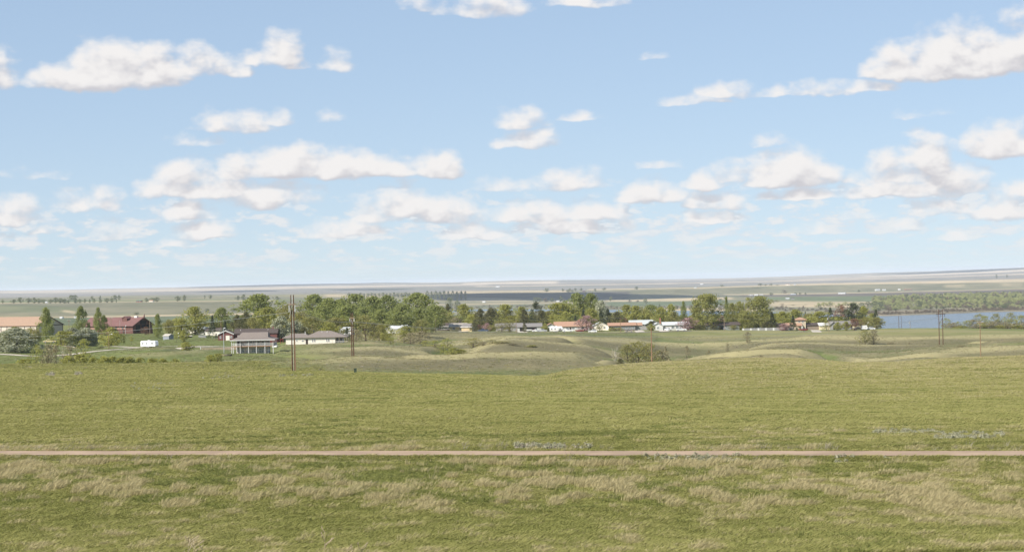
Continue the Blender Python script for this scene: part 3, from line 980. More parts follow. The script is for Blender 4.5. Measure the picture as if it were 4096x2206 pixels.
species('cottonwood', 'broad', L_GREEN, 4, clusters=105, per=36, leaf=0.021, cr=0.13)
species('fresh', 'round', L_FRESH, 4, clusters=100, per=36, leaf=0.023, cr=0.14)
species('olive', 'round', L_OLIVE, 3, clusters=90, per=32, leaf=0.022, cr=0.14)
species('poplar', 'upright', L_GREEN, 3, clusters=130, per=34, leaf=0.021, cr=0.12, trunk_r=0.016)
species('hedgepoplar', 'wall', L_POPLAR, 3, clusters=170, per=46, leaf=0.017, cr=0.11, trunk_r=0.016)
species('spruce', 'conifer', L_DARK, 2, clusters=110, per=26, leaf=0.020, cr=0.085, trunk_r=0.014)
species('juniper', 'juniper', L_JUNI, 3, clusters=120, per=30, leaf=0.022, cr=0.12, trunk_r=0.02, limbs=4)
species('pine', 'pine', L_DARK, 2, clusters=60, per=36, leaf=0.022, cr=0.12)
species('silver', 'shrub', L_SILVER, 3, clusters=130, per=40, leaf=0.022, cr=0.13, trunk_r=0.03)
species('blossom', 'round', L_PINK, 2, clusters=70, per=30, leaf=0.022, cr=0.14)
species('shrub', 'shrub', L_FRESH, 3, clusters=55, per=28, leaf=0.032, cr=0.15, trunk_r=0.02)
species('brush', 'loose', L_TWIG, 3, clusters=60, per=20, leaf=0.024, cr=0.14, limbs=12, trunk_r=0.02)
species('greenbrush', 'loose', L_FRESH, 3, clusters=60, per=18, leaf=0.022, cr=0.14, limbs=12, trunk_r=0.02)
species('twiggy', 'loose', L_OLIVE, 2, clusters=70, per=22, leaf=0.020, cr=0.13, limbs=11, trunk_r=0.024)
species('young', 'young', L_FRESH, 2, clusters=34, per=18, leaf=0.026, cr=0.14, trunk_r=0.02)
species('maroon', 'round', L_MAROON, 2, clusters=60, per=28, leaf=0.022, cr=0.13)
species('deadtree', 'loose', L_TWIG, 1, bark=BARKP, clusters=4, per=3, leaf=0.010, cr=0.08, limbs=14, trunk_r=0.028)
species('far', 'round', L_FAR, 4, clusters=40, per=22, leaf=0.036, cr=0.15, trunk_r=0.03, limbs=4)
species('farfresh', 'round', L_FARY, 2, clusters=40, per=22, leaf=0.036, cr=0.15, trunk_r=0.03, limbs=4)
species('farbrush', 'shrub', L_FARG, 2, clusters=30, per=20, leaf=0.042, cr=0.17, limbs=4)

NAMES = {'cottonwood': ('cottonwood_tree', 'tree'), 'fresh': ('leafy_tree', 'tree'), 'olive': ('leafy_tree', 'tree'), 'poplar': ('poplar_tree', 'tree'),
         'hedgepoplar': ('poplar_tree', 'tree'), 'spruce': ('spruce_tree', 'tree'), 'juniper': ('juniper_tree', 'tree'), 'pine': ('pine_tree', 'tree'),
         'silver': ('silver_tree', 'tree'), 'blossom': ('blossom_tree', 'tree'), 'shrub': ('shrub', 'shrub'), 'brush': ('brush', 'shrub'),
         'greenbrush': ('brush', 'shrub'), 'twiggy': ('twiggy_tree', 'tree'), 'young': ('young_tree', 'tree'), 'maroon': ('maroon_tree', 'tree'),
         'deadtree': ('bare_tree', 'tree'), 'far': ('distant_tree', 'tree'), 'farfresh': ('distant_tree', 'tree'), 'farbrush': ('distant_shrub', 'shrub')}
_cnt = [0]


def tree(sp, u, vtop, w, Y, label, group=None, vmid=None):
    _cnt[0] += 1
    rng = random.Random(_cnt[0] * 31)
    b = on(u, 1330 if vmid is None else vmid, Y)
    top = at(u, vtop, Y).z
    h = max(0.8, top - b.z)
    wd = w / F * Y * {'poplar': 1.3, 'hedgepoplar': 1.4, 'far': 1.2, 'farfresh': 1.3, 'farbrush': 1.3, 'silver': 1.6}.get(sp, 1.75)
    name, cat = NAMES[sp]
    e = empty(name, b, rng.uniform(0, 6.28))
    e.scale = (wd * rng.uniform(.95, 1.08), wd * rng.uniform(.95, 1.08), h * 1.02)
    tm, cm = SPECIES[sp][rng.randrange(len(SPECIES[sp]))]
    link(bpy.data.objects.new('trunk' if cat == 'tree' else 'stem', tm), e)
    link(bpy.data.objects.new('crown' if cat == 'tree' else 'foliage', cm), e)
    tag(e, label, cat, group)
    return e


def trees(rows, label=None, group=None):
    for r in rows:
        if len(r) == 6:
            tree(*r)
        else:
            tree(*r, label, group)


# around the warehouse and the maroon barn
trees([('poplar', 185, 1233, 62, 905, 'tall pointed poplar standing against the beige warehouse wall'),
       ('poplar', 325, 1228, 56, 960, 'pointed poplar at the blind end of the maroon barn roof'),
       ('poplar', 395, 1232, 40, 930, 'slim two-topped poplar in front of the maroon barn roof'),
       ('poplar', 417, 1262, 34, 935, 'lower dark poplar pressed against the slim two-topped one'),
       ('poplar', 632, 1257, 38, 930, 'lone slim poplar between the maroon barn and the grey shed'),
       ('silver', 62, 1314, 138, 735, 'huge silvery flowering bush beside the gravel lane'),
       ('silver', -30, 1322, 90, 740, 'silvery bush half cut off beside the huge one'),
       ('olive', 122, 1312, 58, 800, 'dark green bush behind the huge silvery bush'),
       ('olive', 60, 1308, 55, 810, 'green bush under the small warehouse windows'),
       ('twiggy', 152, 1318, 22, 800, 'thin twiggy tree beside the warehouse'),
       ('silver', 290, 1311, 70, 830, 'white flowering tree in front of the gable of the beige warehouse'),
       ('silver', 340, 1312, 76, 835, 'white flowering tree between warehouse and barn, dark at its foot'),
       ('shrub', 246, 1325, 70, 815, 'rounded yellow-green shrub behind the yellow truck'),
       ('silver', 372, 1320, 34, 840, 'small whitish tree leaning out beside the flowering pair'),
       ('fresh', 446, 1311, 56, 825, 'spreading green yard tree in front of the barn porch'),
       ('young', 495, 1340, 16, 830, 'young tree on the lawn beside the white trailer, the fuller one'),
       ('young', 526, 1343, 14, 825, 'thin young tree on the lawn next to the white trailer'),
       ('maroon', 582, 1308, 26, 960, 'dark-leaved small tree at the shaded barn gable'),
       ('olive', 675, 1278, 30, 960, 'small olive tree behind the grey shed')])
# around the cabin with the long dark roof
trees([('young', 705, 1330, 17, 840, 'young tree on the lawn behind the gravel drive'),
       ('fresh', 735, 1322, 28, 845, 'small bushy tree on the lawn before the dugout roof'),
       ('fresh', 745, 1368, 44, 745, 'windblown little tree by the black bin on the slope'),
       ('fresh', 727, 1276, 50, 980, 'bright green tree over the white parked van'),
       ('fresh', 782, 1229, 88, 990, 'tall yellow-green tree behind the ball field'),
       ('spruce', 850, 1262, 30, 960, 'dark spruce beside the tall yellow-green tree'),
       ('cottonwood', 888, 1233, 76, 1040, 'pale green tree rising behind the backstop'),
       ('spruce', 900, 1284, 32, 930, 'small dark spruce behind the maroon gable'),
       ('juniper', 950, 1262, 44, 960, 'dark juniper behind the long dark roof'),
       ('juniper', 985, 1250, 40, 975, 'taller dark juniper beside the first behind the long dark roof'),
       ('cottonwood', 1038, 1181, 148, 1040, 'huge broad cottonwood standing alone above the cabin roof'),
       ('fresh', 1068, 1232, 78, 980, 'yellow-green tree under the huge broad cottonwood'),
       ('olive', 1010, 1270, 50, 960, 'olive tree at the foot of the huge broad cottonwood'),
       ('silver', 1125, 1266, 72, 860, 'silver-leaved tree behind the double power pole'),
       ('silver', 1180, 1284, 66, 870, 'greyish silver tree behind the roof of the cream ranch house'),
       ('olive', 1150, 1222, 70, 1020, 'olive tree half hidden by the double power pole'),
       ('juniper', 1215, 1308, 36, 860, 'dark bush tight behind the cream ranch house roof')])
G = 'cottonwoods of the dense grove'
trees([('cottonwood', 1258, 1182, 118, 1080), ('cottonwood', 1320, 1196, 96, 1050), ('cottonwood', 1365, 1200, 90, 1100), ('cottonwood', 1425, 1181, 118, 1090),
       ('cottonwood', 1492, 1190, 92, 1070), ('cottonwood', 1548, 1186, 96, 1090), ('cottonwood', 1612, 1218, 80, 1060), ('cottonwood', 1672, 1177, 128, 1090),
       ('cottonwood', 1288, 1224, 86, 1010), ('cottonwood', 1385, 1228, 92, 1010), ('cottonwood', 1455, 1232, 84, 1020), ('cottonwood', 1530, 1240, 84, 1010),
       ('cottonwood', 1600, 1250, 78, 1000), ('cottonwood', 1680, 1235, 90, 1010), ('cottonwood', 1740, 1222, 84, 1060)],
      'tall green cottonwood in the dense grove behind the cream ranch house', G)
trees([('olive', 1205, 1250, 70, 960), ('olive', 1345, 1272, 74, 930), ('olive', 1250, 1268, 60, 930), ('fresh', 1318, 1290, 48, 890)],
      'low yellowish tree along the front of the dense grove', 'low trees before the grove')
trees([('twiggy', 1462, 1260, 78, 860, 'twiggy spreading tree with a bare trunk in front of the grove'),
       ('juniper', 1492, 1290, 34, 900, 'dark rounded tree beside the twiggy spreading one'),
       ('twiggy', 1516, 1292, 34, 880, 'slender twiggy tree on the grove lawn'),
       ('fresh', 1546, 1297, 42, 880, 'fresh green tree at the open end of the grove lawn'),
       ('spruce', 1388, 1310, 30, 850, 'dark little spruce behind the ranch house porch'),
       ('brush', 1425, 1318, 40, 850, 'grey twiggy thicket beside the ranch house porch'),
       ('fresh', 1620, 1305, 60, 940, 'fresh green bush in front of the small white sheds'),
       ('twiggy', 1688, 1280, 56, 935, 'tall thin-leaved tree beside the dark ranch house'),
       ('cottonwood', 1700, 1290, 50, 985, 'shady tree at the end of the dark ranch house')])
# behind and between the row of houses
trees([('juniper', 1793, 1217, 26, 1200, 'tall brownish juniper behind the dark ranch house'),
       ('olive', 1770, 1240, 60, 1150, 'dull green tree between the grove and the tall juniper'),
       ('fresh', 1855, 1219, 68, 1170, 'bright rounded tree behind the yellow house'),
       ('fresh', 1895, 1258, 50, 1120, 'lower yellow-green tree behind the yellow garage'),
       ('brush', 1825, 1270, 44, 1120, 'grey leafless thicket behind the yellow house'),
       ('juniper', 1922, 1236, 40, 1100, 'narrower of the two big dark junipers by the grey house'),
       ('juniper', 1966, 1234, 60, 1095, 'broader of the two big dark junipers by the grey house'),
       ('fresh', 2022, 1220, 76, 1160, 'spreading yellow-green tree beside the broad juniper'),
       ('fresh', 2088, 1229, 60, 1180, 'yellow-green tree behind the narrow dark juniper'),
       ('juniper', 2096, 1238, 30, 1140, 'narrow dark juniper over the grey garage'),
       ('pine', 2146, 1208, 38, 1160, 'tall dark pine standing above its neighbours'),
       ('juniper', 2166, 1243, 44, 1120, 'dark rounded juniper below the tall pine'),
       ('olive', 2195, 1245, 40, 1160, 'pale bare-looking tree between the dark juniper and the orange roof'),
       ('fresh', 2238, 1214, 108, 1180, 'very wide yellow-green tree behind the orange-roofed house'),
       ('fresh', 2262, 1250, 60, 1140, 'bright green bush tree over the orange roof ridge'),
       ('cottonwood', 2308, 1177, 84, 1190, 'tall vivid cottonwood, the darker of the pair behind the orange roof'),
       ('cottonwood', 2366, 1178, 66, 1190, 'tall vivid cottonwood, the brighter of the pair behind the orange roof'),
       ('spruce', 2334, 1240, 30, 1120, 'brown-tipped spruce behind the pink blossom tree'),
       ('spruce', 2302, 1262, 26, 1110, 'blue-dark little spruce at the orange roof end'),
       ('fresh', 2364, 1236, 54, 1130, 'yellow-green tree behind the pink blossom tree'),
       ('blossom', 2345, 1262, 62, 1060, 'large pink blossom tree beside the orange-roofed house'),
       ('silver', 2405, 1204, 44, 1180, 'pale silvery tree behind the spruces'),
       ('spruce', 2405, 1242, 36, 1110, 'dark spruce over the cream gable'),
       ('spruce', 2432, 1235, 40, 1120, 'tall shadowy spruce beside the cream gable'),
       ('juniper', 2468, 1248, 46, 1110, 'brown-green juniper behind the long orange roof'),
       ('twiggy', 2398, 1285, 24, 1050, 'thin yellowish tree standing before the cream gable'),
       ('fresh', 2506, 1222, 66, 1150, 'rounded bright tree behind the long orange roof'),
       ('fresh', 2545, 1225, 62, 1145, 'rounded bright tree beside its twin behind the silver roof'),
       ('maroon', 2497, 1270, 30, 1110, 'small reddish tree behind the long orange roof'),
       ('olive', 2580, 1235, 56, 1200, 'grey-green tree behind the silver gable'),
       ('cottonwood', 2605, 1222, 70, 1210, 'loose grey-green cottonwood behind the white house'),
       ('juniper', 2604, 1284, 22, 1060, 'dark narrow shrub tree at the white garage'),
       ('fresh', 2646, 1230, 48, 1140, 'yellow-green tree over the white roof ridge'),
       ('fresh', 2684, 1220, 46, 1150, 'taller yellow-green tree over the white roof'),
       ('olive', 2696, 1248, 40, 1120, 'shady olive tree behind the white metal roof'),
       ('poplar', 2735, 1207, 28, 1160, 'slim yellow poplar standing clear above the white house'),
       ('blossom', 2752, 1270, 60, 1065, 'pink blossom tree at the end of the white house'),
       ('blossom', 2892, 1264, 36, 1130, 'faint pink tree behind the big poplars'),
       ('hedgepoplar', 2785, 1232, 40, 1090, 'low bushy poplar beside the first giant poplar'),
       ('hedgepoplar', 2832, 1179, 112, 1085, 'giant poplar clump beside the shaded grey house'),
       ('poplar', 2908, 1190, 24, 1110, 'thin spire poplar between the two giant poplar clumps'),
       ('hedgepoplar', 2932, 1214, 44, 1105, 'ragged poplar between the two giant poplar clumps'),
       ('hedgepoplar', 2962, 1208, 40, 1100, 'second ragged poplar between the giant poplar clumps'),
       ('hedgepoplar', 3034, 1188, 106, 1085, 'giant poplar clump over the long pale fence'),
       ('hedgepoplar', 2985, 1245, 50, 1080, 'low poplar growth under the giant clump by the fence'),
       ('spruce', 3088, 1248, 34, 1080, 'dark spruce leaning on the giant poplar clump'),
       ('juniper', 3070, 1285, 40, 1070, 'dark bush under the giant poplar clump by the fence'),
       ('fresh', 3130, 1247, 56, 1140, 'rounded yellow-green tree behind the pale fence'),
       ('fresh', 3180, 1240, 58, 1150, 'rounded yellow-green tree behind the tower house'),
       ('spruce', 3172, 1262, 30, 1055, 'dark spruce in front of the tower house'),
       ('spruce', 3222, 1245, 12, 1160, 'thin brown spire behind the tower house roof'),
       ('blossom', 3138, 1294, 36, 1055, 'low pink blossom bush before the orange wing roof'),
       ('olive', 3235, 1255, 60, 1110, 'dull twiggy tree hugging the tower house'),
       ('fresh', 3278, 1247, 72, 1100, 'fresh green willow beside the tower house'),
       ('spruce', 3322, 1230, 32, 1140, 'sharp dark spruce behind the pale yellow house'),
       ('twiggy', 3305, 1285, 26, 1050, 'small twisted tree before the yellow garage wall'),
       ('maroon', 3365, 1222, 46, 1180, 'brownish tree behind the roof of the pale yellow house'),
       ('pine', 3412, 1215, 70, 1130, 'big bushy pine above the pale yellow house'),
       ('fresh', 3452, 1228, 50, 1140, 'bright green tree behind the big bushy pine'),
       ('fresh', 3350, 1288, 24, 1050, 'bright green bush at the pale yellow house door'),
       ('fresh', 3384, 1286, 28, 1050, 'second bright bush along the pale yellow house'),
       ('maroon', 3420, 1274, 44, 1050, 'purple-brown leaved tree before the yellow wall'),
       ('olive', 3462, 1268, 36, 1060, 'dark olive tree beside the purple-brown one'),
       ('spruce', 3504, 1238, 30, 1100, 'spruce at the end of town by the lake'),
       ('olive', 3506, 1270, 48, 1075, 'low broad tree at the end of town by the lake'),
       ('fresh', 3488, 1254, 34, 1110, 'yellow-green tree beside the last spruce by the lake')])
G = 'backyard trees behind the row of houses'
HOMES = ((1810, 'the dark ranch house'), (1880, 'the yellow house'), (1990, 'the big dark junipers'), (2080, 'the grey house'), (2160, 'the grey garage'), (2350, 'the orange-roofed house'), (2430, 'the cream gable house'),
         (2560, 'the long orange-roofed house'), (2640, 'the silver-roofed house'), (2780, 'the white house'), (2960, 'the shaded grey house'), (3130, 'the long pale fence'), (3260, 'the tower house'), (3430, 'the pale yellow house'), (9999, 'the last parked cars'))
ADJ = {'fresh': 'bright yellow-green', 'olive': 'dull olive', 'cottonwood': 'fuller green'}
for i in range(46):
    u_ = 1765 + 37 * i + (i * 53) % 17
    s_ = ('fresh', 'olive', 'cottonwood', 'fresh')[i % 4]
    tree(s_, u_, 1252 + (i * 37) % 19, 52 + (i * 29) % 22, 1150 + (i * 41) % 70,
         '%s mid-height backyard tree behind %s' % (ADJ[s_], next(h for k, h in HOMES if u_ < k)), G)
trees([('olive', 690 + 52 * i + (i * 31) % 20, 1282 + (i * 23) % 12, 56, 1030 + (i * 37) % 50) for i in range(11)],
      'low leafy tree in the town belt beyond the ball field', 'town trees beyond the ball field')
trees([('twiggy', 2006, 1283, 46, 1042, 'loose grey-green tree standing before the wall of the grey house'), ('twiggy', 2041, 1279, 34, 1044, 'taller loose tree beside it before the grey house'),
       ('fresh', 2180, 1294, 22, 1052, 'small round tree before the gabled carport'), ('juniper', 2098, 1290, 12, 1046, 'thin dark tree before the grey garage'),
       ('juniper', 1897, 1288, 26, 1052, 'dark bushy tree beside the yellow garage'), ('blossom', 1946, 1292, 24, 1062, 'small mauve blossom bush under the big junipers'),
       ('shrub', 2452, 1309, 26, 1066, 'clipped green hedge bush at the end of the long orange-roofed house'), ('shrub', 2478, 1310, 26, 1066, 'second clipped hedge bush before the dark glass front'),
       ('olive', 1962, 1300, 40, 1075, 'low dark shrub filling the foot of the broad juniper'), ('maroon', 1918, 1298, 30, 1076, 'dark reddish bush behind the blue pickup'),
       ('fresh', 2606, 1295, 20, 1052, 'small green tree before the silver-roofed house'), ('juniper', 2800, 1298, 40, 1062, 'dark hedge bush under the first giant poplar'),
       ('juniper', 2855, 1300, 34, 1064, 'dark hedge bush before the shaded grey house'), ('olive', 2935, 1300, 40, 1062, 'shadowy shrub at the end of the pale fence')])
# draws and gullies
G = 'trees in the draw below the gravel lane'
trees([('greenbrush', 142, 1378, 44, 560, 'thin tree with greenish twigs in the draw below the lane'),
       ('brush', 190, 1374, 46, 560, 'brown leafless tree with dark trunks in the draw'),
       ('brush', 222, 1382, 36, 565, 'smaller brown leafless tree in the draw'),
       ('deadtree', 250, 1358, 30, 570, 'white barked bare tree in the draw'),
       ('brush', 278, 1384, 50, 560, 'grey-brown thicket beside the white bare tree'),
       ('greenbrush', 334, 1358, 48, 600, 'upright green-twigged tree on the bank of the draw'),
       ('shrub', 100, 1436, 84, 545, 'low yellow-green shrub at the field edge of the draw'),
       ('shrub', 268, 1424, 50, 548, 'yellow-green shrub under the grey-brown thicket'),
       ('shrub', 318, 1418, 60, 550, 'bright yellow-green shrub filling the draw')])
trees([('shrub', 370, 1430, 46, 555), ('shrub', 412, 1426, 52, 560), ('shrub', 450, 1426, 48, 560), ('shrub', 486, 1430, 46, 560), ('shrub', 520, 1428, 44, 562), ('shrub', 556, 1431, 44, 565),
       ('shrub', 600, 1434, 50, 565), ('shrub', 650, 1434, 46, 565), ('shrub', 696, 1436, 40, 570)],
      'low yellow-green shrub in the row along the bottom of the draw', 'shrubs along the draw')
trees([('shrub', 840, 1418, 34, 590, 'leafy shrub below the stone fire ring'),
       ('shrub', 868, 1414, 36, 595, 'leafy shrub next to the one below the fire ring'),
       ('brush', 1642, 1330, 60, 800, 'brown twiggy thicket at the head of the gully'),
       ('greenbrush', 1615, 1322, 44, 810, 'pale green brush at the head of the gully'),
       ('brush', 1680, 1325, 58, 840, 'loose brown brush beyond the gully thicket'),
       ('greenbrush', 1560, 1350, 26, 780, 'small green bush on the mound edge')])
trees([('greenbrush', 1700, 1362, 50, 790), ('greenbrush', 1738, 1362, 46, 780), ('greenbrush', 1770, 1376, 40, 760), ('shrub', 1812, 1390, 46, 730), ('shrub', 1842, 1396, 34, 730), ('greenbrush', 1790, 1352, 40, 800)],
      'yellow-green brush growing down the gully', 'brush down the gully')
trees([('twiggy', 1892, 1352, 58, 760, 'leafy brush tree at the upper end of the gully clump'),
       ('brush', 1930, 1366, 34, 750, 'grey brush in the middle of the gully clump'),
       ('twiggy', 1968, 1356, 42, 750, 'upright brush tree in the gully clump'),
       ('twiggy', 2006, 1362, 56, 745, 'rounded brush tree ending the gully clump'),
       ('brush', 2050, 1384, 34, 740, 'brown low brush beside the gully clump'),
       ('shrub', 2122, 1390, 34, 740, 'yellowish low shrub on the tan hillside'),
       ('deadtree', 2458, 1374, 30, 700, 'pale bare tree on the slope beside the willow thicket'),
       ('twiggy', 2508, 1378, 62, 680, 'willow thicket beside the single pole, its tall outer end'),
       ('twiggy', 2552, 1366, 74, 685, 'willow thicket directly behind the single pole'),
       ('twiggy', 2596, 1374, 60, 680, 'willow bush leaning against the single pole'),
       ('brush', 2638, 1400, 62, 690, 'grey-green brush beyond the single pole'),
       ('juniper', 2478, 1434, 22, 600, 'small almost black bush in front of the willow thicket')])
G = 'small dark shrubs dotted over the tan hillsides'
trees([('brush', 2745, 1383, 18, 850), ('brush', 2660, 1384, 12, 850), ('brush', 2832, 1400, 14, 860), ('brush', 2950, 1406, 16, 800), ('brush', 2908, 1371, 10, 900), ('brush', 2988, 1327, 26, 980),
       ('brush', 3168, 1366, 14, 930), ('brush', 3040, 1420, 24, 640), ('brush', 3560, 1366, 30, 900), ('brush', 3636, 1370, 14, 900), ('brush', 2235, 1385, 18, 860), ('brush', 2276, 1388, 12, 860),
       ('brush', 3845, 1392, 34, 740), ('brush', 3758, 1388, 28, 780)],
      'small dark shrub dotted on the tan hillside', G)
trees([('twiggy', 3458, 1318, 46, 960, 'grey twiggy bush on the slope below the parked cars'),
       ('brush', 3492, 1318, 38, 965, 'brown twiggy bush on the slope below the parked cars')])
G = 'thicket along the lake side of the bench'
trees([('greenbrush', 3782, 1272, 36, 1180), ('brush', 3800, 1296, 40, 1170), ('brush', 3835, 1300, 44, 1170), ('greenbrush', 3832, 1286, 26, 1190), ('greenbrush', 3868, 1280, 34, 1190), ('brush', 3890, 1278, 44, 1190),
       ('twiggy', 3918, 1256, 40, 1195), ('greenbrush', 3940, 1264, 46, 1180), ('brush', 3972, 1284, 50, 1165), ('twiggy', 3988, 1254, 40, 1200), ('brush', 4010, 1286, 44, 1165), ('greenbrush', 4018, 1272, 44, 1190),
       ('twiggy', 4042, 1250, 36, 1200), ('brush', 3815, 1290, 40, 1160), ('shrub', 3850, 1302, 46, 1150), ('brush', 3905, 1296, 46, 1150), ('shrub', 3935, 1300, 40, 1150), ('brush', 3960, 1294, 44, 1150), ('shrub', 3995, 1300, 44, 1150), ('brush', 4030, 1296, 44, 1150), ('shrub', 4070, 1300, 44, 1150), ('brush', 4100, 1290, 50, 1150), ('brush', 4058, 1292, 46, 1165), ('greenbrush', 4085, 1262, 56, 1185), ('twiggy', 4120, 1258, 60, 1180)],
      'grey and green brush in the thicket along the lake side', G)

# ------------------------------------------------------------------ distant trees
G = 'trees along the top of the low bluff'
trees([('far', 14, 1199, 14, 4550), ('far', 58, 1197, 26, 4560), ('far', 84, 1189, 24, 4600), ('far', 118, 1192, 26, 4560), ('far', 140, 1190, 24, 4600), ('far', 158, 1194, 26, 4560), ('far', 178, 1196, 22, 4580),
       ('far', 205, 1196, 24, 4560), ('far', 226, 1189, 22, 4600), ('far', 244, 1192, 24, 4560), ('far', 262, 1196, 26, 4560), ('far', 276, 1199, 16, 4550), ('far', 305, 1194, 22, 4580), ('far', 322, 1196, 18, 4560),
       ('far', 342, 1195, 14, 4570), ('far', 362, 1196, 10, 4570), ('far', 379, 1193, 14, 4570), ('far', 404, 1196, 16, 4570), ('far', 430, 1192, 26, 4580), ('far', 450, 1193, 20, 4580), ('far', 468, 1196, 8, 4560),
       ('far', 589, 1191, 16, 4560), ('far', 610, 1190, 20, 4600), ('far', 630, 1188, 28, 4600), ('far', 714, 1184, 26, 4700), ('far', 740, 1180, 18, 4750)],
      'hazy tree in the row along the top of the low bluff', G)
trees([('far', 288, 1180, 26, 5600), ('far', 304, 1179, 22, 5600), ('far', 372, 1184, 12, 5600), ('far', 404, 1183, 12, 5600), ('far', 462, 1180, 24, 5600), ('far', 480, 1180, 14, 5600), ('far', 845, 1179, 16, 6200), ('far', 822, 1180, 8, 6200),
       ('far', 955, 1183, 22, 5000), ('far', 978, 1177, 26, 5100), ('far', 1112, 1185, 22, 5200)],
      'far hazy tree standing behind the row on the low bluff', 'far trees on the plain')
trees([('far', 1800, 1190, 32, 4900, 'dark hazy tree by the river beyond the grove, the taller'), ('far', 1832, 1201, 30, 4900, 'dark hazy tree by the river beyond the grove, the lower'),
       ('far', 1545, 1236, 14, 4300, 'lone hazy tree beyond the grove'), ('far', 830, 1234, 24, 4050, 'hazy tree in the tan field behind the yellow-green tree'),
       ('far', 935, 1234, 24, 4100, 'hazy tree in the tan field before the low bluff'), ('far', 955, 1232, 22, 4100, 'second hazy tree in the tan field before the low bluff'),
       ('far', 548, 1248, 26, 3900, 'hazy bush at the foot of the low bluff')])
G = 'shelterbelt far out on the plain'
trees([('far', 1400 + 15 * i, 1171 + (3 if i % 3 else 0) - 0.012 * 15 * i, 17, 7000) for i in range(20)] + [('far', 1712 + 17 * i, 1163 + (i % 2) * 2, 15, 6900) for i in range(10)],
      'tree of the long far shelterbelt on the plain', G)
trees([('far', 2190, 1152, 24, 8600), ('far', 2255, 1154, 14, 8800), ('far', 2282, 1153, 14, 8800), ('far', 2305, 1152, 14, 8800), ('far', 2328, 1151, 12, 8800), ('far', 2275, 1158, 20, 8000), ('far', 2292, 1158, 14, 8000),
       ('far', 2384, 1154, 12, 8200), ('far', 2420, 1150, 18, 9000), ('far', 2550, 1145, 18, 9000), ('far', 2892, 1139, 20, 9200), ('far', 3045, 1133, 24, 9000), ('far', 3065, 1136, 18, 9000), ('far', 3088, 1134, 20, 9000), ('far', 3112, 1138, 14, 9000),
       ('far', 3990, 1098, 10, 11500), ('far', 4032, 1098, 8, 11500)],
      'very distant tree by the farms on the upper bench', 'distant farm trees')
trees([('far', 2145, 1188, 22, 6300), ('far', 2160, 1190, 20, 6300), ('farbrush', 2185, 1192, 22, 6300), ('far', 2210, 1191, 18, 6300), ('far', 2246, 1185, 20, 6400), ('farbrush', 2260, 1196, 18, 6300), ('far', 2445, 1186, 14, 6400),
       ('far', 2585, 1193, 18, 5600), ('farbrush', 2552, 1200, 16, 6000), ('farbrush', 2520, 1199, 14, 6000), ('far', 2608, 1217, 24, 4800), ('far', 2640, 1216, 12, 4800)],
      'hazy tree on the flats beyond the river', 'trees on the river flats')
trees([('far', 2882, 1194, 20, 5600), ('far', 2905, 1188, 20, 5700), ('farfresh', 3085, 1198, 36, 5200), ('farfresh', 3108, 1199, 34, 5200), ('farbrush', 3130, 1214, 22, 4900), ('far', 3174, 1218, 20, 4700), ('farbrush', 3225, 1220, 14, 4700),
       ('far', 3087, 1170, 18, 7000), ('far', 3185, 1170, 14, 7000), ('far', 3203, 1169, 14, 7000), ('far', 3225, 1170, 12, 7000), ('far', 3438, 1159, 16, 7600), ('far', 3432, 1200, 16, 5400),
       ('farfresh', 3015, 1153, 24, 8000), ('farfresh', 3035, 1152, 22, 8000), ('farbrush', 3140, 1160, 20, 7700)],
      'hazy tree by the farmsteads across the lake', 'trees across the lake')
trees([('farfresh', 3275, 1211, 30, 4450), ('farfresh', 3298, 1209, 30, 4500), ('farfresh', 3322, 1207, 32, 4500), ('farfresh', 3356, 1212, 28, 4400), ('farfresh', 3384, 1208, 34, 4500), ('farfresh', 3418, 1207, 36, 4500),
       ('far', 3448, 1210, 32, 4300), ('far', 3474, 1206, 34, 4350), ('far', 3500, 1204, 36, 4300), ('far', 3528, 1206, 32, 4250), ('far', 3460, 1226, 30, 4000), ('far', 3500, 1224, 30, 4000)],
      'tree on the far shore of the lake', 'trees on the far lake shore')


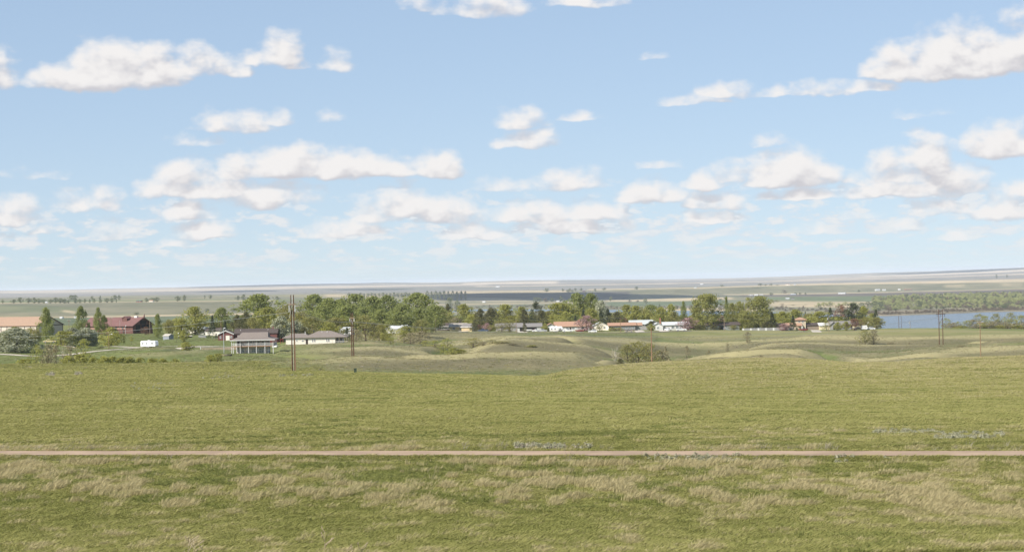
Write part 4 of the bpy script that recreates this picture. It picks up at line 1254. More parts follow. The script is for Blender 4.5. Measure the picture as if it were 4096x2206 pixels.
# ------------------------------------------------------------------ geometry-node scatter for what nobody could count
def scatter(name, pts, rot, scl, idx_, tint, protos, label, cat):
    me_ = bpy.data.meshes.new(name)
    me_.vertices.add(len(pts))
    me_.vertices.foreach_set('co', np.asarray(pts, float).ravel())
    for nm, ty, key, arr in (('rot', 'FLOAT', 'value', rot), ('idx', 'INT', 'value', idx_), ('tint', 'FLOAT', 'value', tint)):
        a_ = me_.attributes.new(nm, ty, 'POINT')
        a_.data.foreach_set(key, np.asarray(arr).ravel())
    a_ = me_.attributes.new('scl', 'FLOAT_VECTOR', 'POINT')
    a_.data.foreach_set('vector', np.asarray(scl, float).ravel())
    me_.update()
    o = link(bpy.data.objects.new(name, me_))
    col = bpy.data.collections.new(name + '_pieces')
    for i, pm in enumerate(protos):
        col.objects.link(bpy.data.objects.new('%s_piece_%02d' % (name, i), pm))
    ng = bpy.data.node_groups.new(name + '_scatter', 'GeometryNodeTree')
    ng.interface.new_socket('Geometry', in_out='INPUT', socket_type='NodeSocketGeometry')
    ng.interface.new_socket('Geometry', in_out='OUTPUT', socket_type='NodeSocketGeometry')
    i_, o_ = ng.nodes.new('NodeGroupInput'), ng.nodes.new('NodeGroupOutput')
    ci = ng.nodes.new('GeometryNodeCollectionInfo')
    ci.inputs['Collection'].default_value = col
    ci.inputs['Separate Children'].default_value = True
    ci.inputs['Reset Children'].default_value = True
    ip = ng.nodes.new('GeometryNodeInstanceOnPoints')

    def named(nm, ty):
        n = ng.nodes.new('GeometryNodeInputNamedAttribute')
        n.data_type = ty
        n.inputs['Name'].default_value = nm
        return n.outputs['Attribute']
    cx = ng.nodes.new('ShaderNodeCombineXYZ')
    ng.links.new(named('rot', 'FLOAT'), cx.inputs[2])
    ng.links.new(i_.outputs[0], ip.inputs['Points'])
    ng.links.new(ci.outputs[0], ip.inputs['Instance'])
    ip.inputs['Pick Instance'].default_value = True
    ng.links.new(named('idx', 'INT'), ip.inputs['Instance Index'])
    ng.links.new(cx.outputs[0], ip.inputs['Rotation'])
    ng.links.new(named('scl', 'FLOAT_VECTOR'), ip.inputs['Scale'])
    ng.links.new(ip.outputs[0], o_.inputs[0])
    md = o.modifiers.new('scatter', 'NODES')
    md.node_group = ng
    tag(o, label, cat, kind='stuff')
    return o


def join_meshes(name, meshes):
    bm = bmesh.new()
    mats = []
    for m_ in meshes:
        n0 = len(bm.faces)
        bm.from_mesh(m_)
        bm.faces.ensure_lookup_table()
        mats.append(m_.materials[0])
        for f_ in bm.faces[n0:]:
            f_.material_index = len(mats) - 1
    out = bpy.data.meshes.new(name)
    bm.to_mesh(out)
    bm.free()
    for m_ in mats:
        out.materials.append(m_)
    return out


nr = np.random.RandomState(5)
wp, ws, wi = [], [], []
protos = [join_meshes('wood_tree', SPECIES[k][j]) for k, j in (('farfresh', 0), ('farfresh', 1), ('far', 0), ('far', 1), ('far', 2), ('farbrush', 0), ('farbrush', 1))]
for i in range(1700):
    u = nr.uniform(3490, 4500)
    Y = nr.uniform(3960, 5450)
    if u > 3690 and u < 3910 and Y < 4050:
        continue
    if u < 3580 and Y > 5300:
        continue
    p = on(u, 1200, Y)
    if p.z < LAKE_Z + 0.8:
        continue
    edge = Y < 4250
    h = nr.uniform(8, 13) if not edge else nr.uniform(4, 10)
    w = nr.uniform(9, 17)
    wp.append(p)
    ws.append((w, w, h))
    wi.append(nr.choice([0, 1, 2, 3, 4], p=[.36, .30, .12, .12, .10]) if nr.rand() > (0.35 if edge else 0.1) else nr.choice([5, 6]))
for i in range(420):      # scrub along the far shore and the spit
    u = nr.uniform(3300, 4500)
    Y = np.interp(u, (3300, 3531, 3655, 3934, 4500), (4040, 3700, 3740, 3845, 3840)) + nr.uniform(5, 120)
    p = on(u, 1240, Y)
    if p.z < LAKE_Z + 0.3:
        continue
    w = nr.uniform(5, 12)
    wp.append(p)
    ws.append((w, w, nr.uniform(2, 5)))
    wi.append(nr.choice([5, 6]))
for i in range(300):      # scrub on the river bank behind the town
    u = nr.uniform(1700, 3300)
    Y = np.interp(u, (1700, 1950, 2500, 3100, 3300), (5650, 5760, 5060, 4330, 4060)) + nr.uniform(5, 260)
    p = on(u, 1230, Y)
    if p.z < LAKE_Z + 0.3:
        continue
    w = nr.uniform(6, 14)
    wp.append(p)
    ws.append((w, w, nr.uniform(2, 6)))
    wi.append(nr.choice([5, 6, 3, 4], p=[.4, .4, .1, .1]))
scatter('wood', [tuple(p) for p in wp], nr.uniform(0, 6.28, len(wp)), ws, np.array(wi, np.int32), nr.uniform(0, 1, len(wp)), protos,
        'belt of pale green woods and scrub along the far lake shore', 'woods')

# ------------------------------------------------------------------ buildings
WHITE = mat('paint_white', (0.62, 0.61, 0.59), 0.7, 0.3, var=0.05, dirt=(0.5, 0.47, 0.42))
CREAM = mat('paint_cream', (0.74, 0.69, 0.60), 0.8, 0.2, var=0.05, dirt=(0.5, 0.45, 0.36))
YELLOW = mat('paint_yellow', (0.62, 0.50, 0.26), 0.8, 0.2, var=0.06)
PALEY = mat('paint_pale_yellow', (0.68, 0.60, 0.40), 0.8, 0.2, var=0.06)
BEIGE = mat('metal_siding_beige', (0.52, 0.45, 0.38), 0.6, 0.35, var=0.05)
TAUPE = mat('siding_taupe', (0.50, 0.44, 0.40), 0.8, 0.25, var=0.08)
MAROON = mat('siding_maroon', (0.150, 0.062, 0.056), 0.8, 0.2, var=0.12)
REDBROWN = mat('boards_redbrown', (0.125, 0.064, 0.055), 0.85, 0.2, var=0.15, dirt=(0.2, 0.09, 0.07))
GREYW = mat('siding_grey', (0.30, 0.29, 0.28), 0.8, 0.2, var=0.08)
TANW = mat('stucco_tan', (0.52, 0.44, 0.33), 0.9, 0.1, var=0.06)
BLUEG = mat('bluegrey_siding_and_shade', (0.24, 0.26, 0.29), 0.8, 0.2, var=0.08)
STONE = mat('stone_wall', (0.36, 0.29, 0.21), 0.95, 0.1, var=0.2, scale=1.5)
R_TAN = mat('roof_tan', (0.335, 0.225, 0.155), 0.75, 0.3, var=0.07, scale=1.2, dirt=(0.36, 0.23, 0.15))
R_MAROON = mat('roof_maroon', (0.172, 0.088, 0.078), 0.75, 0.3, var=0.10, scale=1.2)
R_BROWN = mat('shingle_brown', (0.205, 0.172, 0.150), 0.9, 0.15, var=0.14, scale=4)
R_DARK = mat('shingle_dark', (0.085, 0.068, 0.062), 0.9, 0.15, var=0.15, scale=4)
R_GREY = mat('shingle_grey', (0.21, 0.195, 0.185), 0.9, 0.15, var=0.12, scale=4)
R_ORANGE = mat('shingle_orange', (0.37, 0.225, 0.155), 0.9, 0.15, var=0.12, scale=3)
R_WHITE = mat('roof_white_metal', (0.52, 0.53, 0.53), 0.55, 0.4, var=0.04)
R_GREEN = mat('roof_green', (0.05, 0.16, 0.13), 0.7, 0.3)
TRIMD = mat('trim_dark', (0.055, 0.040, 0.035), 0.8, 0.2)
PANE = mat('window_pane', (0.20, 0.215, 0.225), 0.08, 0.5, var=0.2, scale=1)
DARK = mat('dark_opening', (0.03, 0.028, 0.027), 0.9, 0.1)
STEEL = mat('galvanised', (0.42, 0.43, 0.43), 0.45, 0.5, metal=0.4)


def box(vs, fs, x0, x1, y0, y1, z0, z1):
    b = len(vs)
    vs += [Vector(p) for p in ((x0, y0, z0), (x1, y0, z0), (x1, y1, z0), (x0, y1, z0), (x0, y0, z1), (x1, y0, z1), (x1, y1, z1), (x0, y1, z1))]
    fs += [tuple(b + i for i in f) for f in ((0, 3, 2, 1), (4, 5, 6, 7), (0, 1, 5, 4), (1, 2, 6, 5), (2, 3, 7, 6), (3, 0, 4, 7))]


def boxes(name, lst, m, parent):
    vs, fs = [], []
    for b_ in lst:
        box(vs, fs, *b_)
    return mesh_obj(name, vs, fs, m, parent)


def extrude_x(vs, fs, poly, x0, x1):
    """poly: [(y, z)] counter-clockwise seen from +x"""
    b, n = len(vs), len(poly)
    vs += [Vector((x0, y, z)) for y, z in poly] + [Vector((x1, y, z)) for y, z in poly]
    fs.append(tuple(b + i for i in reversed(range(n))))
    fs.append(tuple(b + n + i for i in range(n)))
    for i in range(n):
        j = (i + 1) % n
        fs.append((b + i, b + j, b + n + j, b + n + i))


def rot90(o_pts, flag, cx=0.0, cy=0.0):
    return [Vector((-p.y + cx, p.x + cy, p.z)) if flag else Vector((p.x + cx, p.y + cy, p.z)) for p in o_pts]


def gable_block(parent, cx, cy, L, D, H, rise, wallm, roofm, over=0.5, along='x', z0=0.0, below=2.0, wall_name='wall', thick=0.2, no_wall=False):
    """walls with gable ends and a gabled roof; the ridge runs along 'x' or 'y'. L and D are the sizes along x and y."""
    tw = along == 'y'
    l, d = (D, L) if tw else (L, D)
    if not no_wall:
        vs, fs = [], []
        extrude_x(vs, fs, [(-d / 2, z0 - below), (d / 2, z0 - below), (d / 2, z0 + H), (0, z0 + H + rise), (-d / 2, z0 + H)], -l / 2, l / 2)
        wo_ = mesh_obj(wall_name, rot90(vs, tw, cx, cy), fs, wallm, parent)
    k = rise / (d / 2)
    e, ze, zr = d / 2 + over, z0 + H - over * k + 0.02, z0 + H + rise + 0.02
    vs, fs = [], []
    extrude_x(vs, fs, [(-e, ze), (0, zr), (e, ze), (e, ze + thick), (0, zr + thick), (-e, ze + thick)], -l / 2 - over, l / 2 + over)
    return mesh_obj('roof', rot90(vs, tw, cx, cy), fs, roofm, parent)


def hip_roof(parent, cx, cy, L, D, z, rise, roofm, over=0.6, ridge=None, fascia=0.22, name='roof', ridge_dx=0.0):
    l, d = L / 2 + over, D / 2 + over
    r = (L - D) / 2 if ridge is None else ridge / 2
    V_ = [(-l, -d, z), (l, -d, z), (l, d, z), (-l, d, z), (-l, -d, z + fascia), (l, -d, z + fascia), (l, d, z + fascia), (-l, d, z + fascia),
          (-r + ridge_dx, 0, z + fascia + rise), (r + ridge_dx, 0, z + fascia + rise)]
    F_ = [(0, 3, 2, 1), (0, 1, 5, 4), (1, 2, 6, 5), (2, 3, 7, 6), (3, 0, 4, 7), (4, 5, 9, 8), (6, 7, 8, 9), (5, 6, 9), (7, 4, 8)]
    return mesh_obj(name, [(a + cx, b + cy, c_) for a, b, c_ in V_], F_, roofm, parent)


def window(parent, face, a, z, w, h, pos, frame=WHITE, pane=PANE, name='window', mull=1):
    """face: f (front, -y), l, r; a: position along the face; pos: plane coordinate of the wall"""
    t = 0.11
    bars = [(a - w / 2, a + w / 2, z, z + t), (a - w / 2, a + w / 2, z + h - t, z + h), (a - w / 2, a - w / 2 + t, z + t, z + h - t), (a + w / 2 - t, a + w / 2, z + t, z + h - t)]
    for i in range(1, mull):
        c_ = a - w / 2 + w * i / mull
        bars.append((c_ - 0.04, c_ + 0.04, z + t, z + h - t))
    vs, fs = [], []
    pv_, pf = [], []

    def put(V_, F_, a0, a1, z0_, z1_, d0, d1):
        if face == 'f':
            box(V_, F_, a0, a1, pos - d1, pos - d0, z0_, z1_)
        elif face == 'r':
            box(V_, F_, pos + d0, pos + d1, a0, a1, z0_, z1_)
        else:
            box(V_, F_, pos - d1, pos - d0, a0, a1, z0_, z1_)
    for b_ in bars:
        put(vs, fs, *b_, -0.02, 0.10)
    f_ = mesh_obj(name, vs, fs, frame, parent)
    put(pv_, pf, a - w / 2 + t * .5, a + w / 2 - t * .5, z + t * .5, z + h - t * .5, -0.01, 0.03)
    mesh_obj('pane', pv_, pf, pane, f_)
    return f_


def panel(parent, name, face, a, z, w, h, pos, m, proud=0.05):
    if face == 'f':
        b_ = (a - w / 2, a + w / 2, pos - proud, pos + 0.01, z, z + h)
    elif face == 'r':
        b_ = (pos - 0.01, pos + proud, a - w / 2, a + w / 2, z, z + h)
    else:
        b_ = (pos - proud, pos + 0.01, a - w / 2, a + w / 2, z, z + h)
    return boxes(name, [b_], m, parent)


def thing(name, u, v, Y, rot, label, cat, group=None, dz=0.0):
    p = on(u, v, Y)
    p.z += dz
    e = empty(name, p, math.radians(rot))
    tag(e, label, cat, group)
    return e


# --- beige warehouse
w = thing('warehouse', 58, 1330, 965, -34, 'long beige metal warehouse with tan roof, dark wall ribs and grey gable end', 'building')
L_, D_, H_ = 52.0, 17.0, 4.6
gable_block(w, 0, 0, L_, D_, H_, 4.0, BEIGE, R_TAN, 0.5)
for i in range(13):
    x = -L_ / 2 + 0.3 + i * (L_ - 0.6) / 12
    boxes('rib', [(x - 0.14, x + 0.14, -D_ / 2 - 0.14, -D_ / 2 + 0.02, -1, H_)], TRIMD, w)
boxes('eave_beam', [(-L_ / 2 - .4, L_ / 2 + .4, -D_ / 2 - 0.2, -D_ / 2 + 0.01, H_ - 0.55, H_ - 0.1)], TRIMD, w)
for x in (-19, -10.5, -2, 6.5, 15):
    window(w, 'f', x, 2.0, 2.6, 1.1, -D_ / 2, TRIMD, mull=2)
boxes('gable_band', [(L_ / 2 - .01, L_ / 2 + .12, -D_ / 2, D_ / 2, H_ - 0.2, H_ + 0.15)], TRIMD, w)
for y in (-D_ / 2 + 0.15, -0.5, D_ / 2 - 0.15):
    boxes('gable_rib', [(L_ / 2 - .01, L_ / 2 + .10, y - 0.13, y + 0.13, -1, H_ - 0.2)], TRIMD, w)
panel(w, 'vent', 'r', 0, H_ + 2.0, 0.9, 1.2, L_ / 2, TRIMD, 0.1)
for s_ in (-1, 1):
    vs, fs = [], []
    extrude_x(vs, fs, [(0, H_ + 4.22), (0, H_ + 3.85), (s_ * (D_ / 2 + .5), H_ - 0.38), (s_ * (D_ / 2 + .5), H_ - 0.02)] if s_ < 0 else
              [(0, H_ + 3.85), (0, H_ + 4.22), (D_ / 2 + .5, H_ - 0.02), (D_ / 2 + .5, H_ - 0.38)], L_ / 2 + 0.51, L_ / 2 + 0.62)
    mesh_obj('barge_board', vs, fs, TRIMD, w)

# --- maroon barn hall
w = thing('barn_hall', 470, 1331, 1005, -32, 'long maroon hall with red-brown roof, roof peak finial and shaded open gable', 'building')
L_, D_, H_ = 36.0, 15.0, 4.4
rf = gable_block(w, 0, 0, L_, D_, H_, 3.9, REDBROWN, R_MAROON, 0.9)
boxes('wall_band', [(-L_ / 2, L_ / 2 - 5, -D_ / 2 - 0.06, -D_ / 2 + 0.01, 2.5, 3.9)], mat('band_pinkish', (0.36, 0.22, 0.18), 0.85, 0.2), w)
for x in (-13, -8, -3.2, 2.4, 6.4, 11):
    window(w, 'f', x, 2.55, 1.1, 1.25, -D_ / 2 - 0.06, TRIMD, PANE)
gable_block(w, 3.2, -D_ / 2 - 1.9, 7.0, 3.8, 2.1, 0.8, REDBROWN, R_MAROON, 0.3)
panel(w, 'door', 'r', -D_ / 2 - 1.6, 0, 1.8, 2.0, 6.7, DARK)
panel(w, 'door', 'f', 11.5, 0, 1.1, 2.2, -D_ / 2, TRIMD)
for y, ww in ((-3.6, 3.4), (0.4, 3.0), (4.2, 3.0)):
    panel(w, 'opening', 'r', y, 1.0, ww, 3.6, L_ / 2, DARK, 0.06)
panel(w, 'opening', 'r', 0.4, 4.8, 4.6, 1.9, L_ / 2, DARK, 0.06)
for y in (-5.6, -1.4, 2.3, 6.0):
    boxes('gable_post', [(L_ / 2, L_ / 2 + .22, y - .15, y + .15, -0.5, 5.0)], REDBROWN, w)
gable_block(w, 9.0, -2.0, 3.4, 4.0, 0.6, 1.0, REDBROWN, R_MAROON, 0.3, along='y', z0=H_ + 2.9, below=1.4, wall_name='dormer')
vs, fs = [], []
tube(vs, fs, [Vector((L_ / 2 + .7, 0, H_ + 3.6)), Vector((L_ / 2 + 1.1, 0, H_ + 4.6)), Vector((L_ / 2 + 1.3, 0, H_ + 6.0))], [0.6, 0.35, 0.03], 6)
mesh_obj('finial', vs, fs, R_MAROON, w)
boxes('ridge_vent', [(12.5, 14.5, -0.6, 0.6, H_ + 3.6, H_ + 4.7)], WHITE, w)

# --- small grey shed
w = thing('garden_shed', 673, 1340, 905, -30, 'small slate-grey metal shed with pale roof on the lawn', 'shed')
gable_block(w, 0, 0, 3.6, 3.4, 2.0, 0.7, BLUEG, mat('roof_pale_tin', (0.46, 0.42, 0.36), 0.6, 0.4), 0.2)
panel(w, 'door', 'r', 0, 0, 1.4, 1.8, 1.8, BLUEG, 0.06)

# --- maroon cabin with long dark roof
w = thing('cabin', 903, 1360, 850, 0, 'maroon cabin with white-trimmed gable and a long dark roof running back', 'house')
gable_block(w, 0, 4, 6.8, 8, 2.8, 1.55, MAROON, R_DARK, 0.35, along='y')
for s_ in (-1, 1):
    vs, fs = [], []
    k_ = 1.55 / 3.4
    pl_ = [(0, 2.8 + 1.55 - .22), (0, 2.8 + 1.55 + .24), (3.76, 2.8 - .36 * k_ + .24), (3.76, 2.8 - .36 * k_ - .12)]
    b_ = len(vs)
    vs += [Vector((s_ * x, -0.50, z)) for x, z in pl_] + [Vector((s_ * x, -0.36, z)) for x, z in pl_]
    fs += [(0, 1, 2, 3), (7, 6, 5, 4), (0, 4, 5, 1), (1, 5, 6, 2), (2, 6, 7, 3), (3, 7, 4, 0)]
    mesh_obj('barge_board', vs, fs, WHITE, w)
panel(w, 'door', 'f', 0.9, 0, 1.7, 2.2, 0, CREAM, 0.06)
window(w, 'f', 2.5, 0.9, 0.8, 1.1, 0)
window(w, 'f', -2.3, 0.9, 0.6, 1.1, 0)
gable_block(w, 13.0, 7.0, 19.0, 9.0, 2.8, 1.9, MAROON, R_DARK, 0.4)
for x in (5.5, 9.5, 14, 18.5):
    window(w, 'f', x, 0.9, 1.1, 1.2, 2.5)
for x, y in ((6.0, 5.2), (18.2, 5.4)):
    boxes('vent_pipe', [(x - .12, x + .12, y - .12, y + .12, 3.6, 4.6)], WHITE, w)
boxes('chimney', [(20.0, 20.7, 6.2, 6.9, 3.6, 5.6)], R_MAROON, w)

# --- two-storey house with wrap-around deck
w = thing('deck_house', 1010, 1408, 722, 0, 'two-storey taupe house with brown hip roof and white railed wrap-around deck', 'house')
boxes('wall', [(-6.0, 5.6, 0.0, 9.0, -1.5, 5.0)], TAUPE, w)
boxes('deck_floor', [(-7.6, 8.2, -2.3, 0.0, 2.55, 2.80), (5.6, 8.2, 0.0, 9.0, 2.55, 2.80), (-7.6, -6.0, 0.0, 9.0, 2.55, 2.80)], mat('deck_boards', (0.36, 0.22, 0.15), 0.9, 0.1), w)
# a steep upper roof over a shallow porch skirt
VZ = [(-8.0, -2.8, 4.92), (8.9, -2.8, 4.92), (8.9, 10.0, 4.92), (-8.0, 10.0, 4.92), (-8.0, -2.8, 5.12), (8.9, -2.8, 5.12), (8.9, 10.0, 5.12), (-8.0, 10.0, 5.12),
      (-5.9, 0.4, 5.95), (5.9, 0.4, 5.95), (5.9, 8.4, 5.95), (-5.9, 8.4, 5.95), (-4.3, 3.4, 7.75), (5.6, 3.4, 7.75), (5.6, 5.4, 7.75), (-4.3, 5.4, 7.75)]
mesh_obj('roof', VZ, [(0, 3, 2, 1), (0, 1, 5, 4), (1, 2, 6, 5), (2, 3, 7, 6), (3, 0, 4, 7), (4, 5, 9, 8), (5, 6, 10, 9), (6, 7, 11, 10), (7, 4, 8, 11),
                      (8, 9, 13, 12), (9, 10, 14, 13), (10, 11, 15, 14), (11, 8, 12, 15), (12, 13, 14, 15)], R_BROWN, w)
boxes('fascia', [(-8.05, 8.95, -2.92, -2.803, 4.84, 5.12)], WHITE, w)
for x in (-7.5, -6.9, -5.6, -4.3, -1.2, 1.8, 5.0, 6.0, 8.1):
    boxes('post', [(x - .10, x + .10, -2.25, -2.05, -0.8, 2.55), ] if x not in (6.0,) else [(x - .10, x + .10, -0.3, -0.1, -0.8, 2.55)], WHITE, w)
for x in (-7.5, -6.7, -6.1, -5.6, -4.3, -1.2, 1.8, 5.0, 8.1):
    boxes('porch_post', [(x - .09, x + .09, -2.27, -2.09, 2.80, 4.92)], WHITE, w)
for y in (2.0, 5.0, 8.8):
    boxes('porch_post', [(8.0, 8.16, y - .08, y + .08, 2.80, 4.92)], WHITE, w)
boxes('top_rail', [(-7.6, 8.2, -2.30, -2.16, 3.66, 3.76), (8.08, 8.2, -2.16, 9.0, 3.66, 3.76)], WHITE, w)
boxes('bottom_rail', [(-7.6, 8.2, -2.28, -2.18, 2.90, 2.97), (8.1, 8.18, -2.18, 9.0, 2.90, 2.97)], WHITE, w)
bal = boxes('baluster', [(-.03, .03, -.03, .03, 0, 0.70)], WHITE, w)
bal.location = (-7.45, -2.23, 2.965)
for i in range(1, 62):
    c_ = bal.copy()
    COL.objects.link(c_)
    c_.parent = w
    c_.location = (-7.45 + 0.25 * i, -2.23, 2.965)
for i in range(1, 36):
    c_ = bal.copy()
    COL.objects.link(c_)
    c_.parent = w
    c_.location = (8.14, -2.2 + 0.31 * i, 2.965)
for x, ww in ((-1.9, 0.7), (-0.5, 1.1), (0.6, 0.7), (2.4, 0.9), (4.2, 1.4)):
    window(w, 'f', x, 3.5 if ww < 1.3 else 3.4, ww, 1.2, 0.0, mull=2 if ww > 1 else 1)
panel(w, 'door', 'f', -5.1, 2.8, 1.0, 2.0, 0.0, TRIMD)
for x, ww, hh, zz_ in ((-3.6, 0.9, 1.5, 0.35), (0.45, 1.4, 1.5, 0.35), (2.0, 0.5, 1.3, 0.5), (4.6, 0.55, 1.3, 0.5)):
    window(w, 'f', x, zz_, ww, hh, 0.0, mull=2 if ww > 1 else 1)
window(w, 'f', 3.3, 0.02, 1.7, 1.95, 0.0, name='patio_door', mull=2)

# --- cream ranch house
w = thing('ranch_house', 1262, 1373, 795, 0, 'cream ranch house with brown hip roof and corner porch on the mound', 'house')
boxes('wall', [(-12.4, -4.6, 0.6, 9, -2, 2.7), (-4.6, 8.2, 0.0, 10, -2, 2.7)], CREAM, w)
hip_roof(w, -8.0, 4.8, 10.6, 8.4, 2.65, 1.6, R_BROWN, 0.6, ridge=5.5, ridge_dx=0.6)
hip_roof(w, 4.0, 5.0, 17.2, 10.0, 2.62, 2.5, R_BROWN, 0.7, ridge=5.2, ridge_dx=-0.6)
for x, ww, zz_, hh in ((-7.9, .6, 1.3, .7), (-5.3, 1.1, 1.1, .7), (-1.2, .55, 0.9, 1.3), (-0.35, .55, 0.9, 1.3), (4.7, .55, 0.9, 1.3), (5.5, .55, 0.9, 1.3)):
    window(w, 'f', x, zz_, ww, hh, 0.0 if x > -4.6 else 0.6)
panel(w, 'door', 'f', -3.6, 0, 0.95, 2.1, 0.0, TRIMD)
boxes('corner_wall', [(8.2, 11.2, 1.4, 9.0, -3.5, 2.7)], CREAM, w)
window(w, 'f', 9.0, 1.2, 0.9, 1.2, 1.4, TRIMD)
window(w, 'f', 10.6, 1.2, 0.9, 1.2, 1.4, TRIMD)
boxes('porch_floor', [(8.2, 13.6, -1.0, 1.4, 0.05, 0.25), (11.2, 13.6, 1.4, 8, 0.05, 0.25)], mat('porch_boards', (0.32, 0.20, 0.14), 0.9, 0.1), w)
for x in (10.2, 12.0, 13.5):
    boxes('post', [(x - .08, x + .08, -0.95, -0.79, -3.0, 2.62)], TRIMD, w)
boxes('porch_rail', [(8.2, 13.6, -0.98, -0.92, 1.02, 1.10), (8.2, 13.6, -0.97, -0.93, 0.62, 0.66), (8.2, 13.6, -0.97, -0.93, 0.38, 0.42)], CREAM, w)
boxes('skirting', [(8.2, 11.2, 1.36, 1.399, -3.5, 0.05)], TAUPE, w)
for x, y in ((-4.6, 3.5), (2.4, 4.0), (4.6, 3.6)):
    boxes('vent_pipe', [(x - .1, x + .1, y - .1, y + .1, 3.6, 5.3)], WHITE, w)

# --- the row of houses on the bench
w = thing('dark_ranch_house', 1782, 1322, 1075, 0, 'low dark ranch house with white eave line under the trees', 'house')
gable_block(w, 0, 4, 17.5, 9, 2.7, 1.4, mat('brick_dark', (0.12, 0.10, 0.09), 0.9, 0.1), R_DARK, 0.6)
boxes('fascia', [(-9.4, 9.4, -1.30, -1.12, 2.28, 2.62)], WHITE, w)
for x in (-5, -1.5, 0.2, 1.9, 3.6):
    window(w, 'f', x, 0.8, 1.5, 1.4, -0.5)
boxes('chimney', [(7.4, 8.4, 3.2, 4.2, 3.0, 5.2)], R_DARK, w)
w = thing('yellow_house', 1832, 1322, 1068, 0, 'yellow house with pale grey roof and stone path', 'house')
gable_block(w, 0, 4, 9.5, 8, 2.7, 1.5, YELLOW, mat('roof_tan_grey', (0.36, 0.32, 0.27), 0.9, 0.1), 0.5)
boxes('fascia', [(-5.4, 5.4, -0.68, -0.50, 2.25, 2.55)], WHITE, w)
window(w, 'f', -2.3, 0.9, 1.5, 1.2, 0.0)
window(w, 'f', 1.6, 0.9, 1.5, 1.2, 0.0)
w = thing('yellow_garage', 1867, 1321, 1060, -22, 'yellow-fronted garage with grey roof and dark side wall', 'garage')
gable_block(w, 0, 3.5, 6.4, 7, 2.7, 1.4, YELLOW, R_GREY, 0.5)
panel(w, 'garage_door', 'f', -0.3, 0, 4.6, 2.1, 0.0, mat('door_tan', (0.50, 0.40, 0.24), 0.8, 0.2), 0.06)
boxes('fascia', [(-3.6, 3.6, -0.68, -0.50, 2.15, 2.5)], WHITE, w)
panel(w, 'side_cladding', 'r', 3.5, 0, 6.9, 2.6, 3.2, GREYW, 0.05)
w = thing('grey_house', 2035, 1320, 1085, 0, 'grey-roofed house whose wall hides behind two small trees', 'house')
gable_block(w, 0, 4, 15, 9, 2.6, 1.7, GREYW, R_GREY, 0.5)
window(w, 'f', 3.4, 0.9, 1.6, 1.2, -0.5)
window(w, 'f', -3.4, 0.9, 1.6, 1.2, -0.5)
panel(w, 'door', 'f', 0.2, 0, 1.0, 2.1, -0.5, TRIMD)
w = thing('grey_garage', 2118, 1320, 1075, 0, 'pale garage with grey roof and open dark bays', 'garage')
gable_block(w, 0, 4, 13.5, 8, 2.6, 1.7, mat('siding_pale_grey', (0.50, 0.49, 0.47), 0.8, 0.2), R_GREY, 0.5)
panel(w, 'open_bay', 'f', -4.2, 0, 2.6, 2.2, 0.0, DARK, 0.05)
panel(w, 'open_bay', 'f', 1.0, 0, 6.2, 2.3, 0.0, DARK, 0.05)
w = thing('orange_roof_house', 2262, 1320, 1080, 0, 'white house with orange shingle roof and a gabled carport', 'house')
gable_block(w, 1.5, 5.5, 15.0, 10, 2.7, 2.4, WHITE, R_ORANGE, 0.6)
gable_block(w, 10.3, 5.0, 6.6, 8, 2.6, 1.5, WHITE, R_ORANGE, 0.5)
gable_block(w, -8.4, 2.0, 7.6, 9, 2.7, 1.8, WHITE, R_ORANGE, 0.7, along='y')
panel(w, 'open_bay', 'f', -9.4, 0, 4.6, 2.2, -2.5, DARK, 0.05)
for x, ww in ((-2.2, 1.6), (1.0, 1.5), (4.4, 1.6)):
    window(w, 'f', x, 0.9, ww, 1.2, 0.5)
panel(w, 'door', 'f', 2.8, 0, 1.0, 2.1, 0.5, TRIMD)
window(w, 'f', 9.4, 0.9, 1.8, 1.2, 1.0)
window(w, 'f', 12.0, 0.9, 1.4, 1.2, 1.0)
boxes('chimney', [(7.3, 8.5, 4.6, 5.6, 3.5, 6.0)], mat('chimney_brick', (0.38, 0.16, 0.10), 0.9, 0.1), w)
w = thing('cream_gable_house', 2402, 1318, 1090, 0, 'cream house with pale grey roof half hidden by spruces', 'house')
gable_block(w, 0, 4, 8.5, 9, 2.7, 2.0, CREAM, mat('roof_pale_grey', (0.42, 0.43, 0.42), 0.8, 0.2), 0.5, along='y')
window(w, 'f', -1.0, 0.9, 1.4, 1.2, -0.5)
window(w, 'f', 2.2, 0.9, 1.2, 1.2, -0.5)
w = thing('long_orange_house', 2500, 1318, 1082, 0, 'very long low house with orange roof and dark glass front', 'house')
gable_block(w, -1.6, 4, 15.0, 8, 2.9, 1.3, mat('wall_dark_brown', (0.13, 0.11, 0.10), 0.8, 0.2), R_ORANGE, 0.7)
gable_block(w, 7.8, 4.6, 3.6, 7, 2.7, 1.3, GREYW, R_ORANGE, 0.4)
for x in (-7.2, -5.2, -3.2, -1.2, 0.8, 2.8, 4.8):
    window(w, 'f', x, 0.7, 1.6, 1.7, 0.0)
boxes('end_wall', [(-9.6, -9.1, -0.2, 8.0, -1, 3.1)], CREAM, w)
w = thing('silver_roof_house', 2578, 1312, 1130, 0, 'grey house with silver metal roof behind the long orange one', 'house')
gable_block(w, -2.0, 5, 13.0, 9, 3.6, 2.0, GREYW, mat('roof_silver', (0.46, 0.48, 0.47), 0.5, 0.4), 0.7)
gable_block(w, 5.0, 1.5, 9.0, 10, 3.4, 2.0, GREYW, mat('roof_silver_b', (0.46, 0.48, 0.47), 0.5, 0.4), 0.8, along='y')
window(w, 'f', 3.0, 1.0, 1.6, 1.2, -3.5)
window(w, 'f', 6.6, 1.0, 1.6, 1.2, -3.5)
w = thing('white_house', 2680, 1319, 1080, 0, 'white house with white metal roof and gabled garage end', 'house')
gable_block(w, 3.5, 5.0, 14.6, 9, 2.9, 1.5, WHITE, R_WHITE, 0.6)
